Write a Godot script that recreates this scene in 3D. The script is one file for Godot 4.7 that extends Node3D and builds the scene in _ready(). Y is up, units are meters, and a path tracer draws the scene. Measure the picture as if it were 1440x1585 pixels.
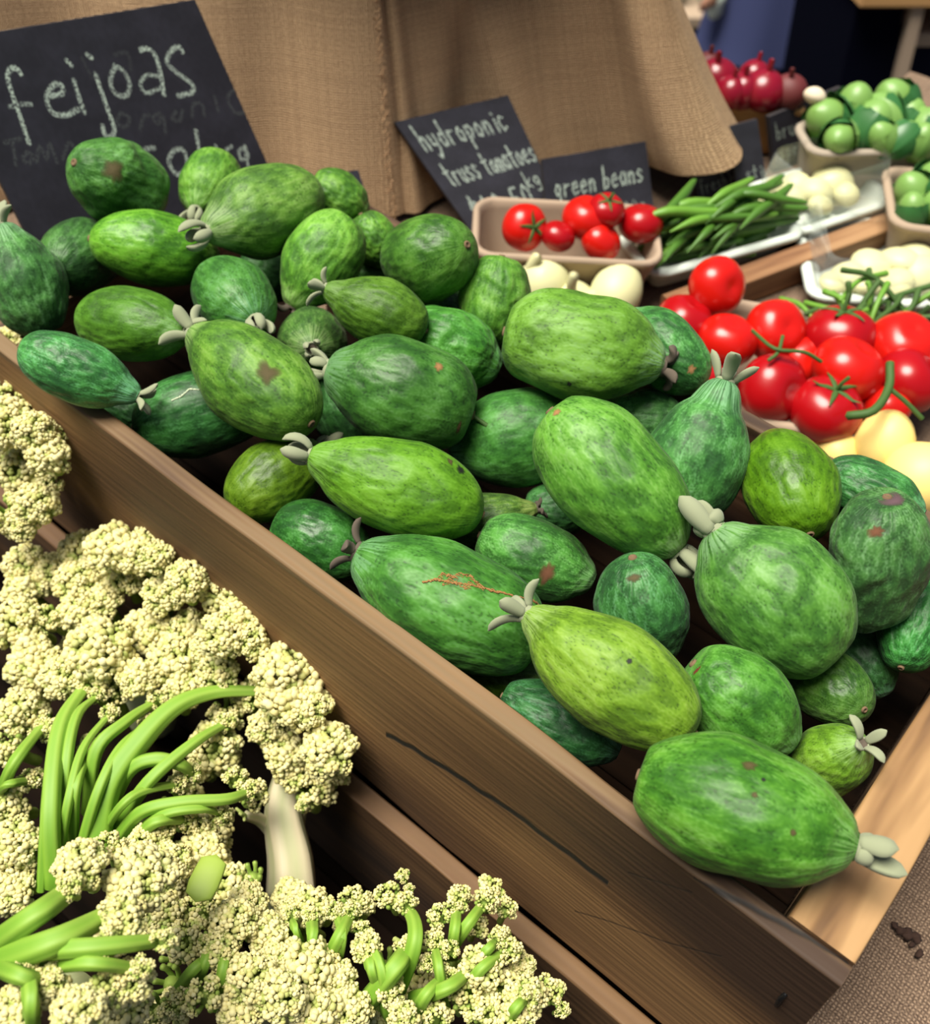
extends Node3D
# A market stall: a tilted wooden crate of feijoas between cauliflowers and punnets of vegetables.
# Display frame: u to the back right along the stall, v up out of the sloping table, w towards the front right.
const T := Transform3D(Vector3(0.642199, 0.107097, -0.759020), Vector3(0.035409, 0.984990, 0.168940), Vector3(0.765720, -0.135369, 0.628768), Vector3(0.13577, 0.97525, -0.22170))

class MB:
	var v := PackedVector3Array()
	var t := PackedVector2Array()
	var c := PackedColorArray()
	var n := PackedVector3Array()
	var i := PackedInt32Array()
	var weld: Array[PackedInt32Array] = []
	func vert(p: Vector3, uv := Vector2.ZERO, col := Color.WHITE) -> int:
		v.append(p); t.append(uv); c.append(col)
		return v.size() - 1
	func tri(a: int, b: int, d: int) -> void:   # counter-clockwise seen from outside
		i.append(a); i.append(d); i.append(b)
	func quad(a: int, b: int, d: int, e: int) -> void:
		tri(a, b, d); tri(a, d, e)
	# rows of points; each row the same length; outside is on the left of (along row) x (row to row)
	func sheet(rows: Array, uvs: Array, col := Color.WHITE, cols: Array = []) -> int:
		var start := v.size()
		var w: int = rows[0].size()
		for r in rows.size():
			for k in w:
				vert(rows[r][k], uvs[r][k] if uvs else Vector2(float(k) / (w - 1), float(r) / (rows.size() - 1)), cols[r][k] if cols else col)
		for r in rows.size() - 1:
			for k in w - 1:
				var a := start + r * w + k
				quad(a, a + 1, a + w + 1, a + w)
		return start
	func close_seam(start: int, nrows: int, w: int) -> void:
		for r in nrows:
			weld.append(PackedInt32Array([start + r * w, start + r * w + w - 1]))
	func tube(path: PackedVector3Array, radii: PackedFloat32Array, sides := 8, col := Color.WHITE, flat := 1.0, vs := 1.0, col_end := Color(0, 0, 0, 0), rib := 0.0) -> void:
		var rows := []
		var uvs := []
		var cols := []
		var up := Vector3.UP
		var d0 := (path[1] - path[0]).normalized()
		if absf(d0.dot(up)) > 0.9: up = Vector3.RIGHT
		var x := up.cross(d0).normalized()
		var run := 0.0
		var m := path.size()
		for k in m:
			var d := (path[mini(k + 1, m - 1)] - path[maxi(k - 1, 0)]).normalized()
			x = (x - d * x.dot(d)).normalized()
			var y := d.cross(x)
			if k > 0: run += path[k].distance_to(path[k - 1])
			var row := []
			var ur := []
			var cr := []
			var cc := col if col_end.a == 0.0 else col.lerp(col_end, float(k) / (m - 1))
			for s in sides + 1:
				var a := TAU * s / sides
				row.append(path[k] + (x * cos(a) + y * sin(a) * flat) * radii[k] * (1.0 + rib * cos(a * 5.0 + run * 30.0)))
				ur.append(Vector2(float(s) / sides, run * vs))
				cr.append(cc.lerp(Color(cc.r * 1.35, cc.g * 1.15, cc.b * 1.5), (0.5 + 0.5 * cos(a * 5.0 + run * 30.0)) if rib > 0.0 else 0.0))
			rows.append(row); uvs.append(ur); cols.append(cr)
		for e in [0, m - 1]:   # rounded ends
			var row := []
			var cc2: Color = cols[e][0]
			var d2 := (path[mini(e + 1, m - 1)] - path[maxi(e - 1, 0)]).normalized() * (-1.0 if e == 0 else 1.0)
			for s in sides + 1: row.append(path[e] + d2 * radii[e] * 0.5)
			if e == 0:
				rows.push_front(row); uvs.push_front(uvs[0]); cols.push_front(cols[0])
			else:
				rows.append(row); uvs.append(uvs[-1]); cols.append(cols[-1])
		var st := sheet(rows, uvs, col, cols)
		close_seam(st, rows.size(), sides + 1)
	func lathe(prof: Array, sides := 24, col := Color.WHITE, at := Transform3D.IDENTITY) -> void:   # Vector2(radius, height), bottom first
		var rows := []
		for p in prof:
			var row := []
			for s in sides + 1:
				var a := -TAU * s / sides
				row.append(at * Vector3(p.x * cos(a), p.y, p.x * sin(a)))
			rows.append(row)
		var st := sheet(rows, [], col)
		close_seam(st, rows.size(), sides + 1)
	func ball(center: Vector3, r: Vector3, col := Color.WHITE, sides := 12) -> void:
		var pr := []
		for k in sides / 2 + 1:
			var a := PI * k / (sides / 2)
			pr.append(Vector2(sin(a), -cos(a)))
		lathe(pr, sides, col, Transform3D(Basis.from_scale(r), center))
	func mesh() -> ArrayMesh:
		if n.size() != v.size():
			n.resize(v.size())
			n.fill(Vector3.ZERO)
			for k in range(0, i.size(), 3):
				var a := i[k]
				var b := i[k + 2]
				var d := i[k + 1]
				var f := (v[b] - v[a]).cross(v[d] - v[a])
				n[a] += f; n[b] += f; n[d] += f
			for g in weld:
				var s := Vector3.ZERO
				for k in g: s += n[k]
				for k in g: n[k] = s
			var same := {}   # points that coincide at a pole
			for k in v.size():
				n[k] = n[k].normalized() if n[k].length_squared() > 0.0 else Vector3.UP
		var arr := []
		arr.resize(Mesh.ARRAY_MAX)
		arr[Mesh.ARRAY_VERTEX] = v
		arr[Mesh.ARRAY_NORMAL] = n
		arr[Mesh.ARRAY_TEX_UV] = t
		arr[Mesh.ARRAY_COLOR] = c
		arr[Mesh.ARRAY_INDEX] = i
		var m := ArrayMesh.new()
		m.add_surface_from_arrays(Mesh.PRIMITIVE_TRIANGLES, arr)
		return m

var rng := RandomNumberGenerator.new()
var noise := FastNoiseLite.new()
var used := {}
var M := {}

func numbered(called: String) -> String:
	var k: int = used.get(called, 0)
	used[called] = k + 1
	return called if k == 0 else "%s_%03d" % [called, k]

func tag(o: Node, label: String, category: String, group := "", kind := "") -> void:
	if label: o.set_meta("label", label)
	if category: o.set_meta("category", category)
	if group: o.set_meta("group", group)
	if kind: o.set_meta("kind", kind)

func thing(called: String, label: String, category: String, at: Transform3D, group := "") -> Node3D:
	var o := Node3D.new()
	o.name = numbered(called)
	o.transform = at
	add_child(o)
	tag(o, label, category, group)
	return o

func obj(called: String, mesh: Mesh, mat: Material, parent: Node = null, at := Transform3D.IDENTITY) -> MeshInstance3D:
	var o := MeshInstance3D.new()
	o.name = called if parent else numbered(called)
	o.mesh = mesh
	o.material_override = mat
	o.transform = at
	if parent: parent.add_child(o, true)
	else: add_child(o)
	return o

func structure(called: String, mesh: Mesh, mat: Material, at := Transform3D.IDENTITY) -> MeshInstance3D:
	var o := obj(called, mesh, mat, null, at)
	o.set_meta("kind", "structure")
	return o

func mat(col: Color, rough := 0.8, tex: Texture2D = null) -> StandardMaterial3D:
	var m := StandardMaterial3D.new()
	m.albedo_color = col
	m.roughness = rough
	if tex: m.albedo_texture = tex
	return m

func frame(origin: Vector3, y: Vector3, x_hint := Vector3.RIGHT) -> Transform3D:   # local y along y
	var yy := y.normalized()
	var x := x_hint - yy * x_hint.dot(yy)
	if x.length() < 0.05: x = Vector3.FORWARD - yy * Vector3.FORWARD.dot(yy)
	x = x.normalized()
	return Transform3D(Basis(x, yy, x.cross(yy)), origin)

func flat_frame(origin: Vector3, along: Vector3) -> Transform3D:   # lies on the table, local x along, y = table normal
	var x := Vector3(along.x, 0, along.z).normalized()
	return Transform3D(Basis(x, Vector3.UP, x.cross(Vector3.UP)), origin)

# a board with slightly worn rounded edges: length along x, height along y, thickness along z, centred
func board_mesh(l: float, h: float, t: float, wear := 0.0006, sd := 0, segs := 40, bevel := 0.0016) -> ArrayMesh:
	var b := MB.new()
	var prof := []
	var e := minf(bevel, minf(h, t) * 0.3)
	var hh := h / 2
	var ht := t / 2
	# outer (-z) face upwards, top, inner (+z) face downwards, bottom
	var corners := [[-hh + e, -ht + e, PI * 1.5], [hh - e, -ht + e, 0.0], [hh - e, ht - e, PI / 2], [-hh + e, ht - e, PI]]
	var pts := []
	for q in [[Vector2(-hh, -ht), Vector2(0, -1), Vector2(-1, 0)], [Vector2(hh, -ht), Vector2(1, 0), Vector2(0, -1)], [Vector2(hh, ht), Vector2(0, 1), Vector2(1, 0)], [Vector2(-hh, ht), Vector2(-1, 0), Vector2(0, 1)]]:
		var corner: Vector2 = q[0]
		var cc := Vector2(corner.x - signf(corner.x) * e, corner.y - signf(corner.y) * e)
		var from := Vector2(0, signf(corner.y))
		var to := Vector2(signf(corner.x), 0)
		if (corner.x > 0) != (corner.y < 0):
			var sw := from; from = to; to = sw
		for k in 4:
			var d := from.lerp(to, k / 3.0).normalized()
			pts.append([cc + d * e, k == 1 or k == 2])
	pts.append(pts[0])
	var per := 0.0
	var runs := [0.0]
	for k in range(1, pts.size()):
		per += (pts[k][0] as Vector2).distance_to(pts[k - 1][0])
		runs.append(per)
	var rows := []
	var uvs := []
	for s in segs + 1:
		var x := -l / 2 + l * s / segs
		var row := []
		var ur := []
		for k in pts.size():
			var p: Vector2 = pts[k][0]
			var w := noise.get_noise_3d(x * 900.0 + sd * 31.0, p.x * 700.0, p.y * 700.0) * wear * (1.6 if pts[k][1] else 0.6)
			var w2 := noise.get_noise_2d(x * 90.0 + sd * 17.0, 5.0) * wear * 1.5
			row.append(Vector3(x, p.x + w + w2 * signf(p.x), p.y + w))
			ur.append(Vector2(float(s) / segs, runs[k] / per))
		rows.append(row); uvs.append(ur)
	var st := b.sheet(rows, uvs)
	b.close_seam(st, rows.size(), pts.size())
	for end in [0, segs]:
		var cvs := []
		for k in pts.size() - 1: cvs.append(b.vert(rows[end][k], Vector2(0.5 + rows[end][k].y / per * 0.6, 0.2 + rows[end][k].z / per * 0.6)))
		var mid := b.vert(Vector3(-l / 2 if end == 0 else l / 2, 0, 0), Vector2(0.5, 0.2))
		for k in cvs.size():
			var k2 := (k + 1) % cvs.size()
			if end == 0: b.tri(mid, cvs[k2], cvs[k])
			else: b.tri(mid, cvs[k], cvs[k2])
	return b.mesh()

func box_mesh(size: Vector3, bevel := 0.002) -> ArrayMesh:
	return board_mesh(size.x, size.y, size.z, 0.0, 0, 2, bevel)

# ---------------------------------------------------------------- textures
func picture(w: int, h: int, bytes: PackedByteArray, gray := false) -> ImageTexture:
	return ImageTexture.create_from_image(Image.create_from_data(w, h, false, Image.FORMAT_L8 if gray else Image.FORMAT_RGB8, bytes))

func wood(w: int, h: int, dark: Color, mid: Color, light: Color, sd: int, rings := 7.0, blotch := 0.5, marks: Array = [], worn_rows := Vector2(-1, -1), worn: Color = Color.WHITE) -> StandardMaterial3D:
	var a := PackedByteArray(); a.resize(w * h * 3)
	var g := PackedByteArray(); g.resize(w * h)
	var k := 0
	for y in h:
		for x in w:
			var fx := float(x) / w
			var fy := float(y) / h
			var warp := noise.get_noise_3d(fx * 120.0 + sd * 50.0, fy * 90.0, 1.0)
			var grain := noise.get_noise_3d(fx * 60.0 + sd * 20.0, (fy * rings + warp * 0.35) * 160.0, 7.0 + sd)
			var fibre := noise.get_noise_3d(fx * 700.0, fy * 9000.0 * h / 512.0, 3.0 + sd)
			var stain := noise.get_noise_3d(fx * 200.0 + 9.0, fy * 160.0 + sd * 40.0, 13.0)
			var f := clampf(0.52 + grain * 0.7 + fibre * 0.13 + stain * blotch, 0.0, 1.0)
			var col := dark.lerp(mid, f * 2.0) if f < 0.5 else mid.lerp(light, f * 2.0 - 1.0)
			if fy > worn_rows.x and fy < worn_rows.y:
				col = col.lerp(worn, clampf(0.55 + fibre * 0.5 + stain * 0.5 + (fx - 0.5) * 0.5, 0.0, 0.9))
			var deep := 0.0
			for mk in marks:   # [points in uv, half width in uv rows, strength]
				var p: PackedVector2Array = mk[0]
				if fx < p[0].x or fx > p[-1].x: continue
				for s in p.size() - 1:
					if fx >= p[s].x and fx <= p[s + 1].x:
						var yy: float = lerpf(p[s].y, p[s + 1].y, (fx - p[s].x) / maxf(p[s + 1].x - p[s].x, 1e-5)) + noise.get_noise_2d(fx * 4000.0, 3.0) * mk[1] * 0.5
						deep = maxf(deep, mk[2] * clampf(1.5 - absf(fy - yy) / mk[1], 0.0, 1.0))
			col = col.lerp(Color(0.06, 0.045, 0.035), deep)
			a[k * 3] = int(clampf(col.r, 0, 1) * 255); a[k * 3 + 1] = int(clampf(col.g, 0, 1) * 255); a[k * 3 + 2] = int(clampf(col.b, 0, 1) * 255)
			g[k] = int(clampf(0.5 + grain * 0.2 + fibre * 0.3 - deep * 0.6, 0.0, 1.0) * 255)
			k += 1
	var m := mat(Color.WHITE, 0.72, picture(w, h, a))
	m.heightmap_enabled = true
	m.heightmap_texture = picture(w, h, g, true)
	m.heightmap_scale = 0.05
	return m

func weave(col_a: Color, col_b: Color, sd: int) -> StandardMaterial3D:
	var w := 512
	var a := PackedByteArray(); a.resize(w * w * 3)
	var g := PackedByteArray(); g.resize(w * w)
	var k := 0
	var threads := 40.0
	var tone_x := PackedFloat32Array()
	var tone_y := PackedFloat32Array()
	for q in 40:
		tone_x.append(rng.randf_range(-0.12, 0.12)); tone_y.append(rng.randf_range(-0.12, 0.12))
	for y in w:
		for x in w:
			var fx := threads * x / w + noise.get_noise_3d(x * 0.8, y * 0.8, 5.0 + sd) * 0.25
			var fy := threads * y / w + noise.get_noise_3d(x * 0.8, y * 0.8, 95.0 + sd) * 0.25
			var ix := int(floor(fx)); var iy := int(floor(fy))
			var px := absf(sin(PI * fx)); var py := absf(sin(PI * fy))
			var over := (posmod(ix + iy, 2) == 0)
			var hgt := (px * (0.55 + 0.45 * py) if over else py * (0.55 + 0.45 * px))
			hgt *= clampf(0.35 + 1.2 * minf(px, py), 0.0, 1.0)
			var tn: float = tone_x[posmod(ix, 40)] if over else tone_y[posmod(iy, 40)]
			var f := clampf(0.25 + hgt * 0.6 + tn + noise.get_noise_2d(x * 9.0, y * 9.0) * 0.3, 0.0, 1.0)
			var col := col_a.lerp(col_b, f)
			a[k * 3] = int(col.r * 255); a[k * 3 + 1] = int(col.g * 255); a[k * 3 + 2] = int(col.b * 255)
			g[k] = int(clampf(hgt, 0, 1) * 255)
			k += 1
	var m := mat(Color.WHITE, 0.95, picture(w, w, a))
	m.heightmap_enabled = true
	m.heightmap_texture = picture(w, w, g, true)
	m.heightmap_scale = 0.07
	return m

func skin_texture(sd: int, dark: Color, mid: Color, light: Color, bloom: Color, net: float, bloom_amount: float) -> Array:
	var w := 512
	var h := 384
	var a := PackedByteArray(); a.resize(w * h * 3)
	var g := PackedByteArray(); g.resize(w * h)
	var k := 0
	for y in h:
		var t := -cos(PI * (y + 0.5) / h)
		var r := sqrt(1.0 - t * t)
		for x in w:
			var an := TAU * x / w
			var cx := cos(an) * r
			var cz := sin(an) * r
			var big := noise.get_noise_3d(cx * 110.0 + sd * 300.0, t * 130.0, cz * 110.0)
			var med := noise.get_noise_3d(cx * 420.0, t * 380.0 + sd * 200.0, cz * 420.0)
			var fib := noise.get_noise_3d(cos(an) * 900.0, t * 260.0 + big * 60.0, sin(an) * 900.0 + sd * 90.0)
			var fine := noise.get_noise_3d(cx * 1700.0, t * 1700.0 + sd * 70.0, cz * 1700.0)
			var f := clampf(0.5 + big * 0.55 + med * 0.36 + fine * 0.16 + fib * 0.13, 0.0, 1.0)
			var col := dark.lerp(mid, f * 2.0) if f < 0.5 else mid.lerp(light, f * 2.0 - 1.0)
			var ridge := 1.0 - absf(med) * 3.2
			var bl := clampf((fib * 0.4 + fine * 0.45 - 0.03 + big * 0.3) * net, 0.0, 1.0) + bloom_amount * smoothstep(0.72, 1.0, t) * clampf(0.75 + fib, 0.0, 1.0)
			col = col.lerp(bloom, clampf(bl, 0.0, 0.75))
			if fine < -0.55 and med < 0.0: col = col.lerp(Color(0.08, 0.12, 0.06), 0.25)
			a[k * 3] = int(clampf(col.r, 0, 1) * 255); a[k * 3 + 1] = int(clampf(col.g, 0, 1) * 255); a[k * 3 + 2] = int(clampf(col.b, 0, 1) * 255)
			g[k] = int(clampf(0.5 + med * 0.7 + fib * 0.13 * (0.4 + net) + fine * 0.07, 0.0, 1.0) * 255)
			k += 1
	return [picture(w, h, a), picture(w, h, g, true)]

# a chalkboard print: faint smears of old chalk, and strokes [radius, brightness, points in 0..1]
func chalkboard(w: int, h: int, strokes: Array, sd: int) -> StandardMaterial3D:
	var im := Image.create_empty(w, h, false, Image.FORMAT_RGB8)
	for y in h:
		for x in w:
			var s := noise.get_noise_3d(x * 0.6 + sd * 90.0, y * 1.4, 2.0) * 0.5 + noise.get_noise_3d(x * 5.0, y * 5.0, sd) * 0.25
			var l := 0.0 + clampf(s, -0.3, 0.5)
			im.set_pixel(x, y, Color(0.125 + l * 0.06, 0.122 + l * 0.06, 0.165 + l * 0.065))
	for st in strokes:
		var rad: float = st[0]
		var pts: PackedVector2Array = st[2]
		for q in pts.size() - 1:
			var p0 := Vector2(pts[q].x * w, pts[q].y * h)
			var p1 := Vector2(pts[q + 1].x * w, pts[q + 1].y * h)
			var steps := int(maxf(1.0, p0.distance_to(p1) / (rad * 0.4)))
			for s in steps + 1:
				var p := p0.lerp(p1, float(s) / steps)
				for yy in range(int(p.y - rad - 1), int(p.y + rad + 2)):
					for xx in range(int(p.x - rad - 1), int(p.x + rad + 2)):
						if xx < 0 or yy < 0 or xx >= w or yy >= h: continue
						var d := Vector2(xx, yy).distance_to(p)
						if d > rad: continue
						var grit := clampf(0.75 + noise.get_noise_2d(xx * 14.0, yy * 14.0) * 0.9, 0.0, 1.0)
						var f: float = st[1] * grit * clampf((rad - d) / (rad * 0.45), 0.0, 1.0)
						var old := im.get_pixel(xx, yy)
						var want := Color(0.80, 0.87, 0.80)
						var f2 := clampf(f, 0.0, 1.0)
						if f2 * want.g > old.g - 0.1: im.set_pixel(xx, yy, Color(maxf(old.r, lerpf(0.12, want.r, f2)), maxf(old.g, lerpf(0.12, want.g, f2)), maxf(old.b, lerpf(0.15, want.b, f2))))
	return mat(Color.WHITE, 0.75, ImageTexture.create_from_image(im))

const GLYPHS := {
	"a": [[0.75, 0.35, 0.45, 0.3, 0.2, 0.6, 0.4, 0.98, 0.72, 0.8, 0.75, 0.35, 0.8, 1.0]], "b": [[0.25, -0.2, 0.25, 1.0, 0.7, 0.9, 0.75, 0.55, 0.5, 0.42, 0.25, 0.6]], "c": [[0.75, 0.4, 0.45, 0.32, 0.22, 0.65, 0.45, 1.0, 0.78, 0.88]],
	"d": [[0.75, -0.2, 0.75, 1.0], [0.75, 0.5, 0.45, 0.38, 0.22, 0.7, 0.45, 1.0, 0.75, 0.85]], "e": [[0.22, 0.65, 0.75, 0.6, 0.6, 0.32, 0.3, 0.4, 0.22, 0.75, 0.45, 1.0, 0.78, 0.88]], "f": [[0.75, -0.1, 0.5, -0.15, 0.42, 0.1, 0.45, 1.1], [0.2, 0.4, 0.7, 0.36]],
	"g": [[0.72, 0.4, 0.4, 0.32, 0.22, 0.6, 0.42, 0.9, 0.72, 0.7, 0.72, 0.4, 0.72, 1.3, 0.4, 1.45, 0.22, 1.3]], "h": [[0.25, -0.2, 0.25, 1.0], [0.25, 0.6, 0.5, 0.36, 0.72, 0.5, 0.75, 1.0]], "i": [[0.5, 0.4, 0.5, 1.0], [0.48, 0.1, 0.54, 0.16]],
	"k": [[0.25, -0.2, 0.25, 1.0], [0.75, 0.35, 0.27, 0.7, 0.78, 1.0]], "l": [[0.48, -0.2, 0.5, 0.85, 0.65, 1.0]], "m": [[0.12, 0.4, 0.14, 1.0], [0.14, 0.55, 0.35, 0.36, 0.48, 0.55, 0.5, 1.0], [0.5, 0.55, 0.7, 0.36, 0.85, 0.55, 0.88, 1.0]],
	"n": [[0.22, 0.38, 0.25, 1.0], [0.25, 0.6, 0.5, 0.36, 0.72, 0.5, 0.75, 1.0]], "o": [[0.5, 0.34, 0.22, 0.55, 0.3, 0.92, 0.62, 0.98, 0.8, 0.65, 0.5, 0.34]], "p": [[0.25, 0.38, 0.27, 1.45], [0.25, 0.5, 0.55, 0.34, 0.78, 0.6, 0.55, 0.95, 0.27, 0.85]],
	"r": [[0.25, 0.38, 0.28, 1.0], [0.28, 0.6, 0.48, 0.4, 0.72, 0.42]], "s": [[0.75, 0.42, 0.45, 0.33, 0.28, 0.5, 0.5, 0.66, 0.74, 0.82, 0.5, 1.0, 0.22, 0.92]], "t": [[0.48, -0.1, 0.5, 0.9, 0.7, 1.0], [0.2, 0.32, 0.78, 0.28]],
	"u": [[0.22, 0.38, 0.26, 0.9, 0.5, 1.0, 0.72, 0.8], [0.75, 0.36, 0.78, 1.0]], "y": [[0.22, 0.38, 0.3, 0.8, 0.55, 0.85], [0.78, 0.36, 0.68, 1.1, 0.4, 1.45, 0.22, 1.3]],
	"$": [[0.75, 0.1, 0.4, 0.0, 0.25, 0.3, 0.75, 0.65, 0.6, 1.0, 0.2, 0.9], [0.5, -0.2, 0.5, 1.2]], "0": [[0.5, 0.0, 0.22, 0.3, 0.25, 0.8, 0.5, 1.0, 0.75, 0.75, 0.78, 0.3, 0.5, 0.0]], "1": [[0.4, 0.05, 0.5, -0.05, 0.52, 1.0]], "5": [[0.78, 0.0, 0.35, 0.0, 0.28, 0.42, 0.6, 0.4, 0.8, 0.7, 0.5, 1.0, 0.22, 0.9]],
	".": [[0.48, 0.95, 0.54, 1.0]], "-": [[0.3, 0.6, 0.7, 0.58]], "/": [[0.7, -0.1, 0.3, 1.1]], " ": [],
}
func lettering(text: String, at: Vector2, size: Vector2, radius: float, slope := 0.0, bright := 0.9) -> Array:   # at, size in 0..1 of the board
	var out := []
	var x := 0.0
	for ch in text:
		for st in GLYPHS.get(ch, []):
			var p := PackedVector2Array()
			for k in range(0, st.size(), 2):
				var q := Vector2(x + st[k] * size.x, st[k + 1] * size.y)
				p.append(at + Vector2(q.x, q.y + slope * q.x))
			out.append([radius, bright, p])
		x += size.x * (0.62 if ch == " " or ch == "." or ch == "i" or ch == "l" else 0.95)
	return out

# ---------------------------------------------------------------- feijoas
func fruit_point(f: Dictionary, th: float, az: float) -> Vector3:
	var t := -cos(th)
	var s := sin(th)
	var r: float = f.b * pow(maxf(s, 0.0), f.pw) * (1.0 - f.pear * t * 0.32 - f.pear * 0.1 * t * t)
	var y: float = f.a * t
	if t < 0: y = -f.a * pow(-t, 1.0 + f.point * 0.5)
	if t < -0.9 and f.point == 0.0: y += f.a * 0.05 * smoothstep(0.9, 1.0, -t)
	var neck := smoothstep(0.86, 0.99, t)
	y += neck * f.b * f.neck
	r = lerpf(r, maxf(r, f.b * 0.2), neck) if th < PI - 0.001 else 0.0
	var q := Vector3(cos(az) * s, t * 1.3, sin(az) * s)
	var nz := noise.get_noise_3d(q.x * 60.0 + f.sd * 100.0, q.y * 60.0, q.z * 60.0)
	var n2 := noise.get_noise_3d(q.x * 170.0 + f.sd * 100.0, q.y * 150.0, q.z * 170.0)
	var rib := cos(az * 5.0 + f.sd) * smoothstep(0.3, 1.0, t)
	r *= 1.0 + nz * 0.10 * f.lump + n2 * 0.03 * f.lump + rib * 0.02
	return Vector3(r * cos(az), y + nz * f.b * 0.06 * f.lump, r * sin(az))

func sepal(l: float, w: float, lean: float, curl: float) -> ArrayMesh:
	var b := MB.new()
	var path := PackedVector3Array()
	var rad := PackedFloat32Array()
	var p := Vector3.ZERO
	var a := lean
	var steps := 8
	for k in steps + 1:
		var s := float(k) / steps
		path.append(p)
		rad.append(w * (0.75 + 0.45 * sin(PI * s * 0.8)) * (sqrt(maxf(0.0, 1.0 - pow(s, 5.0))) * 0.75 + 0.25))
		p += Vector3(sin(a), cos(a), 0) * l / steps
		a += curl / steps
	var z := Vector3.BACK
	var rows := []
	for k in steps + 1:
		var d := (path[mini(k + 1, steps)] - path[maxi(k - 1, 0)]).normalized()
		var side := Vector3(0, 0, 1)
		var nrm := Vector3(d.y, -d.x, 0)
		var row := []
		for s in 11:
			var an := TAU * s / 10
			var e := rad[k] * cos(an)
			row.append(path[k] + side * e + nrm * (rad[k] * 0.58 * sin(an) - e * e / w * 0.28))
		rows.append(row)
	var tip := []
	var foot := []
	for s in 11:
		tip.append(path[steps] + (path[steps] - path[steps - 1]).normalized() * rad[steps] * 0.6)
		foot.append(path[0])
	rows.append(tip); rows.push_front(foot)
	var st := b.sheet(rows, [])
	b.close_seam(st, rows.size(), 11)
	return b.mesh()

func patch(f: Dictionary, th: float, az: float, rx: float, rz: float, sd: int, lift := 1.004) -> ArrayMesh:
	var b := MB.new()
	var local := fruit_point(f, th, az)
	var dth: float = rx / f.a
	var daz: float = rz / maxf(Vector2(local.x, local.z).length(), f.b * 0.15)
	var rows := []
	var cols := []
	for r in 6:
		var row := []
		var cr := []
		for s in 25:
			cr.append(Color(1, 1, 1, [1.0, 0.95, 0.85, 0.65, 0.35, 0.0][r]))
			var an := -TAU * s / 24
			var wob := 1.0 + 0.4 * noise.get_noise_2d(cos(an) * 120.0 + sd * 37.0, sin(an) * 120.0)
			var q := r / 5.0 * 1.35
			var pt := fruit_point(f, clampf(th + dth * cos(an) * q * wob, 0.02, PI - 0.02), az + daz * sin(an) * q * wob)
			row.append(pt * lift)
		rows.append(row); cols.append(cr)
	b.sheet(rows, [], Color.WHITE, cols)
	return b.mesh()

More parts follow.
